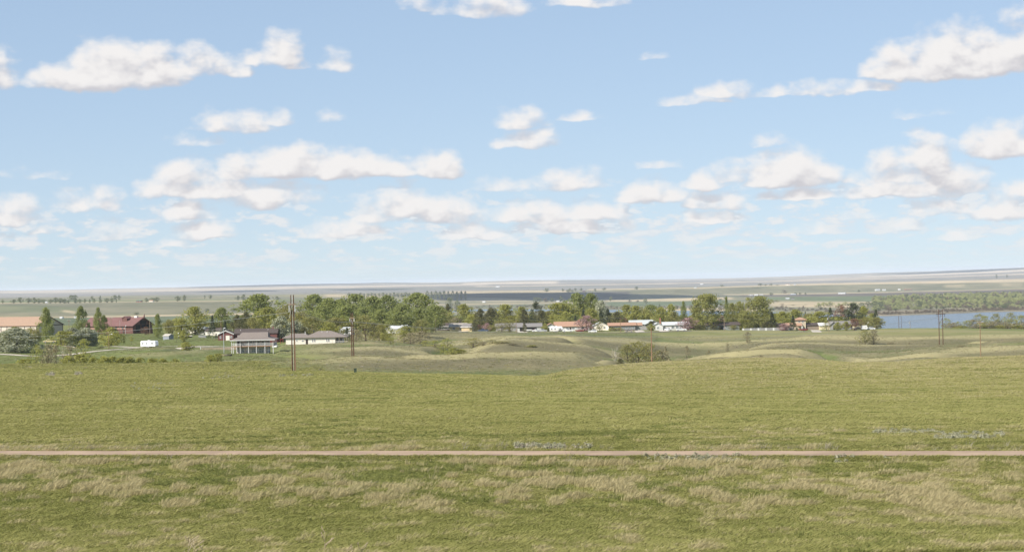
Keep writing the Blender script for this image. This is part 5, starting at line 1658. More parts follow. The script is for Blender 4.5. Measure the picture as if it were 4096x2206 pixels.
gable_block(w, -7.2, 2.5, 6.2, 9, 2.7, 1.4, WHITE, R_WHITE, 0.5, along='y')
window(w, 'f', -7.0, 0.9, 1.2, 1.2, -2.0)
panel(w, 'garage_door', 'f', -2.2, 0, 3.0, 2.2, 0.5, mat('door_light', (0.55, 0.53, 0.50), 0.7, 0.3), 0.05)
for x in (1.6, 4.0, 6.4, 8.6):
    window(w, 'f', x, 0.8, 1.7, 1.4, 0.5)
boxes('chimney', [(-5.4, -4.7, 6.0, 6.7, 3.6, 6.8)], mat('chimney_red', (0.32, 0.14, 0.10), 0.9, 0.1), w)
w = thing('shaded_grey_house', 2890, 1318, 1080, 0, 'house under the giant poplars, their shade put into its blue-grey walls', 'house')
gable_block(w, 0, 4, 19, 9, 2.7, 1.4, BLUEG, R_DARK, 0.6)  # shade of the poplars painted in as blue-grey wall colour
for x in (-7, -3.5, 2, 5.5):
    window(w, 'f', x, 0.9, 1.5, 1.2, -0.5)
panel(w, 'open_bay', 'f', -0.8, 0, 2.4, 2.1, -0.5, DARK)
w = thing('tower_house', 3206, 1318, 1085, 0, 'tan house with orange-roofed square upper storey and porch column', 'house')
boxes('tower_wall', [(-3.0, 2.6, 1.0, 6.6, -2, 5.6)], TANW, w)
hip_roof(w, -0.2, 3.8, 5.8, 5.8, 5.55, 1.3, R_ORANGE, 0.6, ridge=1.0)
window(w, 'f', -1.2, 4.1, 1.0, 1.1, 1.0)
window(w, 'f', 0.8, 4.1, 1.0, 1.1, 1.0)
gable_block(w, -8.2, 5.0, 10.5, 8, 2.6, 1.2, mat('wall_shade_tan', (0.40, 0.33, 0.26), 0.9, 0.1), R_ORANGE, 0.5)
window(w, 'f', -9.6, 0.8, 1.6, 1.2, 1.0)
mesh_obj('porch_roof', [(-3.2, -2.0, 2.5), (0.2, -2.0, 2.5), (0.2, 1.0, 3.7), (-3.2, 1.0, 3.7), (-3.2, -2.0, 2.3), (0.2, -2.0, 2.3), (0.2, 1.0, 3.5), (-3.2, 1.0, 3.5)],
         [(0, 1, 2, 3), (7, 6, 5, 4), (0, 4, 5, 1), (1, 5, 6, 2), (2, 6, 7, 3), (3, 7, 4, 0)], R_ORANGE, w)
boxes('porch_column', [(-0.3, 0.3, -1.9, -1.3, -1.0, 2.45)], WHITE, w)
gable_block(w, 8.0, 4.5, 9.0, 7, 2.5, 1.1, mat('wall_dark_tan', (0.25, 0.2, 0.16), 0.9, 0.1), R_DARK, 0.5)
w = thing('pale_yellow_house', 3350, 1316, 1085, 0, 'pale yellow house with grey-brown roof, white gable and garage wing', 'house')
gable_block(w, -7.2, 3.0, 6.5, 9, 2.5, 1.3, PALEY, WHITE, 0.5)
gable_block(w, 1.8, 4.5, 12.0, 9, 2.7, 1.8, GREYW, R_GREY, 0.6)
gable_block(w, -2.6, 0.2, 4.2, 6, 2.7, 1.8, GREYW, R_GREY, 0.5, along='y')
gable_block(w, 12.5, 3.5, 8.0, 7, 2.5, 1.2, PALEY, R_DARK, 0.5)
panel(w, 'door', 'f', -2.4, 0, 1.2, 2.1, -2.8, DARK)
window(w, 'f', 4.0, 0.9, 1.6, 1.2, 0.0)
window(w, 'f', 14.0, 0.9, 1.4, 1.2, 0.0)
w = thing('lakeside_house', 3475, 1312, 1110, -20, 'white-gabled house between the last trees by the lake', 'house')
gable_block(w, 0, 3.5, 8, 8, 2.8, 2.2, WHITE, R_GREY, 0.5, along='y')
window(w, 'f', 0.6, 0.9, 1.4, 1.2, -0.5)
# smaller roofs glimpsed through the trees
for (u, Y, L_, col_, rf_, lab) in ((755, 1010, 7.0, CREAM, R_WHITE, 'white shed roof glimpsed under the tall yellow-green tree'), (812, 1000, 9.0, WHITE, R_WHITE, 'white house side glimpsed behind the ball field'),
                                   (850, 985, 8.0, CREAM, R_DARK, 'cream bungalow glimpsed behind the backstop'), (975, 990, 9.5, GREYW, R_BROWN, 'brown roof glimpsed between the dark junipers'),
                                   (1230, 960, 6.0, GREYW, R_GREY, 'pale gable glimpsed behind the silver trees'), (1380, 960, 6.5, WHITE, R_WHITE, 'white house side glimpsed at the edge of the grove'),
                                   (1575, 985, 8.5, WHITE, R_WHITE, 'low white shed on the lawn of the grove'), (1615, 1020, 4.5, WHITE, R_WHITE, 'small white outbuilding behind the low white shed')):
    w = thing('small_house', u, 1325, Y, -12, lab, 'house')
    gable_block(w, 0, 3, L_, 6, 2.4, 1.3, col_, rf_, 0.4)
    window(w, 'f', -1.2, 0.9, 1.1, 1.1, 0.0)
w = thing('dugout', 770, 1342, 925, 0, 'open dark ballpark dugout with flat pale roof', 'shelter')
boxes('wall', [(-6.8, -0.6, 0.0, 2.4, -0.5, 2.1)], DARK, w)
boxes('roof', [(-7.1, -0.3, -0.5, 2.7, 2.103, 2.35)], CREAM, w)
w = thing('concession_stand', 808, 1342, 925, 0, 'grey boxy concession stand beside the dugout', 'shelter')
boxes('wall', [(-1.7, 1.7, 0.0, 3.0, -0.5, 2.3)], GREYW, w)
boxes('roof', [(-1.9, 1.9, -0.2, 3.2, 2.303, 2.45)], WHITE, w)

# fences, walls and small things near the houses
w = thing('pale_fence', 3070, 1320, 1056, 0, 'long pale board fence beneath the giant poplars', 'fence')
for i in range(27):
    x = -14 + i * 1.05
    boxes('board', [(x, x + 0.98, -0.03, 0.03, -0.6, 1.45)], GREYW if i % 4 else WHITE, w)
for i in range(10):
    x = -14.05 + i * 3.15
    boxes('fence_post', [(x - .07, x + .07, 0.035, 0.17, -0.6, 1.6)], GREYW, w)
w = thing('retaining_wall', 880, 1396, 742, 8, 'low tan block retaining wall terracing the yard by the deck house', 'wall')
blk = boxes('block', [(0, 0.97, 0, 0.5, 0, 0.46)], STONE, w)
blk.location = (-8.0, 0, -0.2)
for j in range(2):
    for i in range(14 if j else 15):
        if i == 0 and j == 0:
            continue
        c_ = blk.copy()
        COL.objects.link(c_)
        c_.parent = w
        c_.location = (-8.0 + i * 1.0 + 0.5 * j, 0.12 * j, -0.2 + 0.48 * j)
w = thing('fire_ring', 890, 1413, 690, 0, 'round stone fire ring on the grass below the deck house', 'fire pit')
for i in range(14):
    a_ = 2 * math.pi * i / 14
    o_ = boxes('stone', [(-0.35, 0.35, -0.22, 0.22, -0.2, 0.5)], STONE, w)
    o_.location = (1.6 * math.cos(a_), 1.6 * math.sin(a_), 0)
    o_.rotation_euler = (0, 0, a_ + math.pi / 2)
w = thing('fire_ring', 914, 1412, 695, 0, 'smaller dark stone ring beside the round fire ring', 'fire pit')
for i in range(10):
    a_ = 2 * math.pi * i / 10
    o_ = boxes('stone', [(-0.3, 0.3, -0.2, 0.2, -0.2, 0.45)], mat('stone_dark', (0.12, 0.10, 0.08), 0.95, 0.1) if i == 0 else bpy.data.materials['stone_dark'], w)
    o_.location = (1.05 * math.cos(a_), 1.05 * math.sin(a_), 0)
    o_.rotation_euler = (0, 0, a_ + math.pi / 2)
w = thing('rubbish_bin', 739, 1412, 712, 12, 'black wheeled rubbish bin on the slope under the windblown tree', 'bin')
vs, fs = [], []
box(vs, fs, -0.42, 0.42, -0.4, 0.4, 0.1, 1.05)
for i in (4, 5, 6, 7):
    vs[i] = Vector((vs[i].x * 1.15, vs[i].y * 1.15, vs[i].z))
BLACK = mat('plastic_black', (0.02, 0.022, 0.022), 0.6, 0.3)
mesh_obj('body', vs, fs, BLACK, w)
boxes('lid', [(-0.52, 0.52, -0.52, 0.5, 1.055, 1.15)], BLACK, w)
for s_ in (-1, 1):
    vs, fs = [], []
    tube(vs, fs, [Vector((s_ * 0.30, 0.38, 0.12)), Vector((s_ * 0.42, 0.38, 0.12))], [0.12, 0.12], 10)
    mesh_obj('wheel', vs, fs, BLACK, w)
w = thing('marker_post', 803, 1402, 730, 0, 'short white marker post by the gravel lane', 'post')
vs, fs = [], []
tube(vs, fs, [Vector((0, 0, -0.3)), Vector((0, 0, 1.45)), Vector((0, 0, 1.5))], [0.12, 0.12, 0.05], 8)
mesh_obj('shaft', vs, fs, WHITE, w)
w = thing('marker_post', 718, 1414, 700, 0, 'short white utility pedestal near the black bin', 'post')
boxes('shaft', [(-.14, .14, -.14, .14, -0.2, 0.85)], WHITE, w)
boxes('cap', [(-.17, .17, -.17, .17, 0.853, 0.93)], STEEL, w)
w = thing('field_marker', 1421, 1484, 400, 5, 'squat dark green box standing alone in the field', 'utility box')
vs, fs = [], []
box(vs, fs, -0.28, 0.28, -0.25, 0.25, -0.2, 0.95)
DGREEN = mat('box_green', (0.045, 0.065, 0.04), 0.7, 0.3)
mesh_obj('cabinet', vs, fs, DGREEN, w)
boxes('lid', [(-0.32, 0.32, -0.29, 0.29, 0.953, 1.05)], DGREEN, w)
w = thing('backstop', 868, 1342, 925, 0, 'tall thin wire baseball backstop on the ball field', 'backstop')
for x in (-5.5, -2.2, 1.1, 4.4, 7.7):
    vs, fs = [], []
    tube(vs, fs, [Vector((x, 0, -0.4)), Vector((x, 0, 5.6))], [0.05, 0.05], 6)
    mesh_obj('post', vs, fs, STEEL, w)
for z in (1.4, 2.8, 4.2, 5.6):
    vs, fs = [], []
    tube(vs, fs, [Vector((-5.5, 0, z)), Vector((7.7, 0, z))], [0.035, 0.035], 5)
    mesh_obj('rail', vs, fs, STEEL, w)

# distant farm buildings
FARMS = [(557, 4520, 19, 4.0, mat('barn_red', (0.25, 0.07, 0.05), 0.8, 0.2), R_GREEN, 'red barn with green roof on the low bluff', 'barn'),
         (606, 4550, 14, 4.0, CREAM, R_ORANGE, 'cream farmhouse with reddish roof beside the green-roofed barn', 'house'),
         (186, 4570, 9, 4.0, WHITE, R_WHITE, 'white farm shed among the trees on the low bluff', 'shed'),
         (1936, 6500, 16, 4.0, WHITE, R_WHITE, 'lone white shed on the tan flats beyond the river', 'shed'),
         (2336, 8000, 18, 8.0, mat('barn_dark', (0.10, 0.05, 0.06), 0.8, 0.2), R_GREY, 'dark gambrel barn on the upper bench', 'barn'),
         (2358, 8050, 18, 4.0, GREYW, R_DARK, 'low dark farm shed beside the upper barn', 'shed'),
         (2232, 6350, 14, 3.5, WHITE, R_WHITE, 'white roofed house among the river trees', 'house'),
         (2252, 6350, 16, 3.5, WHITE, R_GREY, 'pale house beside the white roof by the river trees', 'house'),
         (2782, 8300, 16, 4.0, WHITE, R_WHITE, 'small white farmhouse on the orange stubble bench', 'house'),
         (2776, 4300, 14, 4.0, GREYW, R_GREY, 'grey shed on the green flat near the slim poplar', 'shed'),
         (3004, 6900, 22, 4.0, WHITE, R_GREY, 'white house in the farm row across the lake', 'house'), (3025, 6900, 20, 4.0, WHITE, R_WHITE, 'second white house in the farm row across the lake', 'house'),
         (3046, 6900, 18, 4.0, GREYW, R_WHITE, 'grey house in the farm row across the lake', 'house'), (3172, 6900, 26, 4.5, BLUEG, R_WHITE, 'blue-grey farm shed in the dark field across the lake', 'shed'),
         (3368, 6950, 38, 4.5, WHITE, R_WHITE, 'long white machine shed in the dark field across the lake', 'shed'), (3150, 5500, 16, 4.0, GREYW, R_WHITE, 'pale cabin on the tan shore across the lake', 'cabin'),
         (3170, 5480, 14, 4.0, GREYW, R_DARK, 'dark cabin on the tan shore across the lake', 'cabin'), (3510, 7880, 28, 6.0, WHITE, R_WHITE, 'white quonset shed below the green bluff', 'shed'),
         (3536, 7880, 20, 5.0, WHITE, R_WHITE, 'white farmhouse below the green bluff', 'house'), (3597, 7890, 14, 5.0, WHITE, R_WHITE, 'white bin house below the eroded bluff', 'shed'),
         (3632, 7900, 40, 3.5, mat('shed_red', (0.25, 0.10, 0.07), 0.8, 0.2), R_ORANGE, 'long low red shed below the eroded bluff', 'shed'),
         (3152, 8700, 26, 5.0, CREAM, R_ORANGE, 'tan farmhouse on the upper bench over the bluff', 'house'), (3180, 8700, 14, 4.0, WHITE, R_WHITE, 'white shed on the upper bench over the bluff', 'shed'),
         (1992, 13200, 40, 7.0, WHITE, R_WHITE, 'tiny white farm buildings on the far plain', 'farm'), (2808, 12500, 30, 6.0, WHITE, R_WHITE, 'tiny white farm high on the far plain', 'farm'),
         (245, 3500, 8, 3.0, WHITE, R_WHITE, 'white cabin in the valley behind the warehouse', 'cabin'), (302, 3550, 8, 3.0, WHITE, R_WHITE, 'white cabin on the dirt road behind the warehouse', 'cabin')]
for (u, Y, L_, H_, wm_, rm_, lab, cat_) in FARMS:
    w = thing('farm_building', u, 1200, Y, random.uniform(-25, 15), lab, cat_)
    L_, H_ = L_ * .68, H_ * .72
    gable_block(w, 0, 0, L_, L_ * 0.5 + 2, H_, H_ * 0.5, wm_, rm_, 0.4, below=6)
    for x in (-L_ * .25, L_ * .2):
        window(w, 'f', x, H_ * .25, L_ * .12, H_ * .4, -(L_ * .25 + 1))

# ------------------------------------------------------------------ vehicles
def paint_mat(name, col, rough=0.3):
    return mat(name, col, rough, 0.5, var=0.03, scale=1)


V_WHITE = paint_mat('car_white', (0.76, 0.76, 0.75))
V_SILVER = paint_mat('car_silver', (0.42, 0.43, 0.44))
V_TAN = paint_mat('car_tan', (0.32, 0.27, 0.22))
V_BLUE = paint_mat('car_blue', (0.05, 0.075, 0.13))
V_DARK = paint_mat('car_dark', (0.03, 0.032, 0.036))
V_RED = paint_mat('car_red', (0.28, 0.035, 0.03))
V_YELLOW = paint_mat('truck_yellow', (0.60, 0.50, 0.27), 0.5)
TYRE = mat('tyre', (0.02, 0.02, 0.02), 0.9, 0.2)
RIM = mat('rim', (0.45, 0.45, 0.45), 0.35, 0.5)
GLASS = mat('car_glass', (0.03, 0.035, 0.04), 0.06, 0.6)
LAMP = mat('lamp_lens', (0.6, 0.58, 0.5), 0.2, 0.5)


def extrude_y(poly, hw, inset_above=None, inset=0.0):
    """side outline [(x, z)] extruded across y; points above inset_above are pulled in"""
    n = len(poly)
    vs = []
    for s_ in (-1, 1):
        for x, z in poly:
            k = hw if inset_above is None or z <= inset_above else hw - inset * (z - inset_above)
            vs.append((x, s_ * k, z))
    fs = [tuple(range(n)), tuple(reversed(range(n, 2 * n)))]
    for i in range(n):
        j = (i + 1) % n
        fs.append((i, i + n, j + n, j))
    return vs, fs


def wheels(e, xs, r, hw, rimm=RIM):
    for x in xs:
        for s_ in (-1, 1):
            vs, fs = [], []
            tube(vs, fs, [Vector((x, s_ * (hw - 0.2), r)), Vector((x, s_ * hw, r))], [r, r], 14)
            wl = mesh_obj('wheel', vs, fs, TYRE, e)
            vs, fs = [], []
            tube(vs, fs, [Vector((x, s_ * (hw - 0.02), r)), Vector((x, s_ * (hw + 0.012), r))], [r * .6, r * .55], 10)
            mesh_obj('rim', vs, fs, rimm, wl)


def glass_side(e, pts, hw, za, inset, name='window'):
    for s_ in (-1, 1):
        vs = []
        for off in (0.0, 0.025):
            for x, z in pts:
                vs.append((x, s_ * (hw - inset * max(0, z - za) - 0.012 + off), z))
        n = len(pts)
        fs = [tuple(range(n)), tuple(range(2 * n - 1, n - 1, -1))] + [(i, (i + 1) % n, (i + 1) % n + n, i + n) for i in range(n)]
        mesh_obj(name, vs, fs, GLASS, e)


def glass_end(e, x0, z0, x1, z1, hw, name):
    d = 0.02 if x1 < x0 else -0.02
    s0, s1 = hw * 0.9, hw * 0.8
    vs = [(x0 + (0.03 if d > 0 else -0.03), -s0, z0), (x0 + (0.03 if d > 0 else -0.03), s0, z0), (x1 + (0.03 if d > 0 else -0.03), s1, z1), (x1 + (0.03 if d > 0 else -0.03), -s1, z1)]
    vs += [(x - (0.04 if d > 0 else -0.04), y, z) for x, y, z in vs]
    mesh_obj(name, vs, [(0, 1, 2, 3), (7, 6, 5, 4), (0, 4, 5, 1), (1, 5, 6, 2), (2, 6, 7, 3), (3, 7, 4, 0)], GLASS, e)


def sedan(u, v, Y, rot, m, label):
    e = thing('parked_car', u, v, Y, rot, label, 'car')
    prof = [(-2.3, .35), (2.25, .35), (2.35, .55), (2.25, .78), (1.1, .95), (.55, 1.38), (-.2, 1.46), (-1.0, 1.40), (-1.65, 1.02), (-2.25, .98), (-2.35, .7)]
    vs, fs = extrude_y(prof, 0.88, 0.95, 0.45)
    mesh_obj('body', vs, fs, m, e)
    glass_side(e, [(-1.45, 1.02), (.85, 1.0), (.45, 1.33), (-.2, 1.39), (-.95, 1.33)], 0.88, 0.95, 0.45)
    glass_end(e, 1.08, .98, .58, 1.36, 0.8, 'windscreen')
    glass_end(e, -1.62, 1.05, -1.05, 1.38, 0.8, 'rear_window')
    wheels(e, (-1.4, 1.4), .33, .9)
    for s_ in (-1, 1):
        boxes('headlight', [(2.28, 2.36, s_ * .62 - .18, s_ * .62 + .18, .58, .72)], LAMP, e)
    return e


def pickup(u, v, Y, rot, m, label, name='pickup_truck', crew=True):
    e = thing(name, u, v, Y, rot, label, 'pickup')
    cb = -0.35 if crew else 0.2
    prof = [(-2.8, .5), (2.7, .5), (2.8, .7), (2.75, 1.05), (1.55, 1.15), (1.0, 1.78), (cb, 1.85), (cb - .25, 1.2), (-2.75, 1.18), (-2.82, .8)]
    vs, fs = extrude_y(prof, 0.96, 1.15, 0.25)
    mesh_obj('body', vs, fs, m, e)
    glass_side(e, [(cb + .1, 1.22), (1.35, 1.2), (.92, 1.7), (cb + .12, 1.75)], 0.96, 1.15, 0.25)
    glass_end(e, 1.52, 1.18, 1.04, 1.74, 0.86, 'windscreen')
    glass_end(e, cb - .22, 1.26, cb - .03, 1.78, 0.86, 'rear_window')
    boxes('bed_well', [(-2.65, cb - .4, -.78, .78, 1.185, 1.20)], V_DARK, e)
    boxes('bumper', [(2.78, 2.92, -.9, .9, .5, .72)], RIM, e)
    wheels(e, (-1.75, 1.75), .40, .98)
    for s_ in (-1, 1):
        boxes('headlight', [(2.74, 2.83, s_ * .7 - .18, s_ * .7 + .18, .82, 1.0)], LAMP, e)
    return e


def camper(u, v, Y, rot, label, L=7.2, fifth=False):
    e = thing('travel_trailer', u, v, Y, rot, label, 'trailer')
    h = L / 2
    if fifth:
        prof = [(-h, .6), (h - 2.2, .6), (h - 2.2, 1.5), (h, 1.5), (h + .15, 2.2), (h - .4, 3.1), (-h + .15, 3.1), (-h, 2.9)]
    else:
        prof = [(-h, .55), (h, .55), (h + .25, 1.1), (h + .15, 2.5), (h - .3, 2.85), (-h + .35, 2.85), (-h, 2.6)]
    vs, fs = extrude_y(prof, 1.2)
    b = mesh_obj('body', vs, fs, V_WHITE, e)
    for x in (-h * .7, -h * .15, h * .62):
        window(e, 'f', x, 1.5, .9, .6, -1.2, STEEL)
    window(e, 'r' if not fifth else 'l', 0, 1.5, 1.0, .6, h + 0.1 if not fifth else -h, STEEL)
    panel(e, 'door', 'f', h * .3, .75, .7, 1.7, -1.2, WHITE, .04)
    panel(e, 'stripe', 'f', 0, 1.0, L * .9, .14, -1.2, mat('stripe_tan', (0.5, 0.4, 0.3), 0.5), .02)
    zt = prof[-2][1]
    boxes('roof_unit', [(-.5, .5, -.4, .4, zt + .003, zt + .3)], WHITE, e)
    boxes('hitch', [(h, h + 1.1, -.07, .07, .55, .68)], V_DARK, e) if not fifth else None
    wheels(e, (-.45, .45), .34, 1.12)
    return e


camper(597, 1376, 803, -22, 'white travel trailer parked on the gravel drive by the lawn', 7.0)
e = pickup(199, 1366, 842, 188, V_YELLOW, 'old yellow truck with a dark flatbed beside the shrubs', 'flatbed_truck', False)
boxes('flatbed', [(-3.6, -.45, -1.05, 1.05, 1.22, 1.45)], V_DARK, e)
boxes('headboard', [(-.5, -.4, -1.0, 1.0, 1.453, 1.9)], V_DARK, e)
pickup(1933, 1324, 1040, 180, V_BLUE, 'dark blue pickup parked on the grass by the yellow garage')
pickup(2148, 1326, 1047, 180, V_WHITE, 'white pickup half hidden behind the silver one')
pickup(2167, 1326, 1040, 0, V_SILVER, 'silver pickup parked beside the white camper')
camper(2224, 1326, 1040, 0, 'white fifth-wheel camper in front of the orange-roofed house', 7.0, True)
pickup(2270, 1326, 1038, 0, V_WHITE, 'white pickup in front of the camper')
sedan(2370, 1327, 1036, 180, V_WHITE, 'pale sedan parked on the street by the pink blossom tree')
sedan(2515, 1328, 1034, 180, V_TAN, 'tan sedan parked in front of the long orange-roofed house')
pickup(2724, 1325, 1040, 180, V_WHITE, 'white pickup beside the pink tree at the white house')
sedan(2672, 1324, 1050, 300, V_WHITE, 'white car nose-out on the drive of the white house')
sedan(2142, 1322, 1062, 285, V_RED, 'reddish car inside the open grey garage')
pickup(3434, 1320, 1052, 180, V_DARK, 'black pickup parked by the yellow wall')
sedan(3482, 1319, 1052, 180, V_WHITE, 'pale car at the end of the parked row by the lake')
pickup(735, 1330, 985, 180, V_WHITE, 'white van-like pickup under the bright green tree')
pickup(1100, 1366, 800, 90, V_WHITE, 'white pickup behind the deck house railing')
e = thing('cargo_trailer', 3456, 1320, 1050, 0, 'boxy white cargo trailer between the parked vehicles by the lake', 'trailer')
boxes('body', [(-1.5, 1.5, -1.0, 1.0, .5, 2.6)], V_WHITE, e)
boxes('hitch', [(1.5, 2.5, -.06, .06, .5, .62)], V_DARK, e)
panel(e, 'door', 'f', .6, .6, .7, 1.7, -1.0, WHITE, .04)
wheels(e, (0,), .33, 1.02)


def boat(u, v, Y, rot, m, label):
    e = thing('boat', u, v, Y, rot, label, 'boat')
    vs, fs = [], []
    xs = [-2.4, -1.2, 0, 1.2, 2.1, 2.7]
    hw = [.95, 1.0, 1.0, .85, .5, .05]
    zk = [.55, .5, .5, .55, .75, 1.15]
    for x, h_, k_ in zip(xs, hw, zk):
        vs += [(x, 0, k_), (x, h_ * .8, k_ + .25), (x, h_, 1.3), (x, -h_, 1.3), (x, -h_ * .8, k_ + .25)]
    for i in range(5):
        for j in range(5):
            a, b = i * 5 + j, i * 5 + (j + 1) % 5
            fs.append((a, b, b + 5, a + 5))
    fs += [(4, 3, 2, 1, 0), (25, 26, 27, 28, 29)]
    mesh_obj('hull', vs, fs, m, e)
    mesh_obj('windscreen', [(.5, -.8, 1.303), (.5, .8, 1.303), (.15, .7, 1.75), (.15, -.7, 1.75), (.46, -.8, 1.303), (.46, .8, 1.303), (.11, .7, 1.75), (.11, -.7, 1.75)],
             [(0, 1, 2, 3), (7, 6, 5, 4), (0, 4, 5, 1), (1, 5, 6, 2), (2, 6, 7, 3), (3, 7, 4, 0)], GLASS, e)
    boxes('trailer_frame', [(-2.2, 2.9, -.5, -.42, .38, .48), (-2.2, 2.9, .42, .5, .38, .48), (-.6, -.5, -.95, .95, .36, .46)], STEEL, e)
    boxes('outboard', [(-2.75, -2.42, -.2, .2, .8, 1.6)], V_DARK, e)
    wheels(e, (-.6,), .3, .98)


boat(2319, 1325, 1040, 180, V_RED, 'red boat on its trailer beside the white pickup')
boat(2112, 1322, 1060, 160, V_WHITE, 'white boat on its trailer in the grey garage mouth')
boat(3212, 1324, 1046, 180, V_RED, 'red boat on its trailer below the tower house')
# playground slide seen behind the cabin roof
e = thing('play_slide', 1120, 1347, 845, 0, 'red playground slide set behind the deck house', 'slide')
mesh_obj('chute', [(-2.2, -.4, .3), (-2.2, .4, .3), (.2, .4, 2.0), (.2, -.4, 2.0), (-2.2, -.4, .2), (-2.2, .4, .2), (.2, .4, 1.9), (.2, -.4, 1.9)],
         [(0, 3, 2, 1), (4, 5, 6, 7), (0, 1, 5, 4), (1, 2, 6, 5), (2, 3, 7, 6), (3, 0, 4, 7)], V_RED, e)
boxes('platform', [(.2, 1.4, -.5, .5, 1.85, 2.0)], V_RED, e)
for x in (.3, 1.3):
    for y in (-.45, .45):
        boxes('leg', [(x - .06, x + .06, y - .06, y + .06, -.3, 1.847)], V_RED, e)

# ------------------------------------------------------------------ poles and wires
WOODP = mat('pole_wood', (0.095, 0.052, 0.034), 0.9, 0.1, var=0.3, scale=2)
WOODY = mat('pole_wood_new', (0.23, 0.155, 0.09), 0.9, 0.1, var=0.2, scale=2)
WOODG = mat('pole_wood_grey', (0.25, 0.185, 0.13), 0.9, 0.1, var=0.2, scale=2)
INSUL = mat('insulator', (0.55, 0.55, 0.53), 0.3, 0.5)
WIRE = mat('wire_alu', (0.52, 0.52, 0.50), 0.4, 0.5, metal=0.6)


def cyl(name, pts, radii, m, parent, n=8):
    vs, fs = [], []
    tube(vs, fs, [Vector(p) for p in pts], radii, n)
    return mesh_obj(name, vs, fs, m, parent)


def insulator_string(parent, x, y, ztop, ln, m=INSUL):
    k = max(3, int(ln / 0.25))
    vs, fs = [], []
    for i in range(k):
        z = ztop - ln * (i + .5) / k
        tube(vs, fs, [Vector((x, y, z + ln / k * .5)), Vector((x, y, z + .02)), Vector((x, y, z - .04)), Vector((x, y, z - ln / k * .5))], [.04, .13, .13, .04], 8)
    return mesh_obj('insulator', vs, fs, m, parent)


# the tall double pole in the field
b = on(1173, 1470, 430)
e = empty('double_pole', b)
tag(e, 'tall brown double utility pole with crossarm standing in the near field', 'utility pole')
tz = at(1165, 1179, 430).z - b.z
cyl('pole', [(-0.22, 0.35, -1.5), (-0.22, 0.2, tz)], [.15, .11], WOODP, e)
cyl('pole', [(0.38, -0.2, -1.5), (0.38, 0.0, tz)], [.15, .11], WOODP, e)
za = at(1169, 1217, 430).z - b.z
boxes('crossarm', [(-.75, .82, -.16, .16, za - .12, za + .12)], WOODG, e)
for s_ in (-1, 1):
    cyl('brace', [(s_ * .62 + .05, 0.0, za - 3.0), (-s_ * .2 + .1, .08, za + 2.1)], [.035, .035], INSUL, e, 5)
for x in (-.62, .70):
    insulator_string(e, x, -.02, za - .12, 1.55)
cyl('third_pole', [(.62, -.9, -1.2), (.50, -.1, za * .5)], [.12, .10], WOODY, e)
cyl('conduit', [(.10, -.02, -.6), (.10, .05, za * .9)], [.03, .03], INSUL, e, 6)
ATT = {'A': b + Vector((-.62, -.02, za - 1.7)), 'A2': b + Vector((.70, -.02, za - 1.7))}

b = on(1411, 1422, 562)
e = empty('double_pole', b)
tag(e, 'brown double utility pole on the ridge beyond the cream ranch house lawn', 'utility pole')
tz = at(1409, 1251, 562).z - b.z
cyl('pole', [(-.25, 0, -1), (-.25, 0, tz)], [.18, .12], WOODP, e)
cyl('pole', [(.30, 0, -1), (.22, 0, tz)], [.18, .12], WOODP, e)
za = at(1409, 1271, 562).z - b.z
boxes('crossarm', [(-.75, .75, -.14, .14, za - .12, za + .12)], WOODG, e)
for s_ in (-1, 1):
    cyl('brace', [(-.2, s_ * .12, za - (1.9 if s_ > 0 else .4)), (.2, s_ * .12, za - (.4 if s_ > 0 else 1.9))], [.05, .05], INSUL, e, 5)
for x in (-.6, .6):
    insulator_string(e, x, 0, za - .12, .9)
ATT['B'] = b + Vector((-.6, 0, za - 1.05))
ATT['B2'] = b + Vector((.6, 0, za - 1.05))

b = on(3764, 1374, 872)
e = empty('h_frame_pole', b, math.radians(20))
tag(e, 'reddish two-pole frame with X brace and hanging insulators above the lake', 'utility pole')
tz = at(3764, 1236, 872).z - b.z
cyl('pole', [(-.97, 0, -1), (-.97, 0, tz)], [.21, .14], WOODP, e)
cyl('pole', [(.97, 0, -1), (.97, 0, tz)], [.21, .14], WOODP, e)
za = at(3764, 1255, 872).z - b.z
boxes('crossarm', [(-2.4, 2.4, -.12, .12, za - .14, za + .14)], WOODP, e)
boxes('shield_arm', [(-.97, .97, -.07, .07, tz - .25, tz - .12)], STEEL, e)
cyl('brace', [(-.95, .12, za - 1.9), (.95, .12, za - 4.3)], [.07, .07], INSUL, e, 6)
cyl('brace', [(.95, -.12, za - 1.9), (-.95, -.12, za - 4.3)], [.07, .07], WOODP, e, 6)
for x in (-1.9, .1, 2.0):
    insulator_string(e, x, 0, za - .14, 1.2, V_DARK)
ATT['C'] = b + Vector((-1.8, -.7, za - 1.4))
ATT['C2'] = b + Vector((1.9, .7, za - 1.4))
ATT['C3'] = b + Vector((.1, 0, za - 1.4))


def single_pole(u, vtop, vbase, Y, label, m=WOODG, arm=1.2, arm_dz=0.35, transformer=False, name='utility_pole', r=.16):
    b = on(u, vbase, Y)
    e = empty(name, b)
    tag(e, label, 'utility pole')
    tz = at(u, vtop, Y).z - b.z
    cyl('pole', [(0, 0, -1), (0, 0, tz)], [r, r * .7], m, e)
    if arm:
        boxes('crossarm', [(-arm, arm, -.20, -.085, tz - arm_dz - .12, tz - arm_dz + .1)], m, e)
        for x in (-arm * .9, -arm * .35, arm * .35, arm * .9):
            cyl('insulator', [(x, -.14, tz - arm_dz + .1), (x, -.14, tz - arm_dz + .18), (x, -.14, tz - arm_dz + .35)], [.05, .09, .05], INSUL, e, 6)
    if transformer:
        cyl('transformer', [(-.45, -.1, tz - 2.2), (-.45, -.1, tz - 1.2), (-.45, -.1, tz - 1.1)], [.32, .32, .1], STEEL, e, 10)
    return b + Vector((0, -.14, tz - arm_dz + .35)) if arm else b + Vector((0, 0, tz))


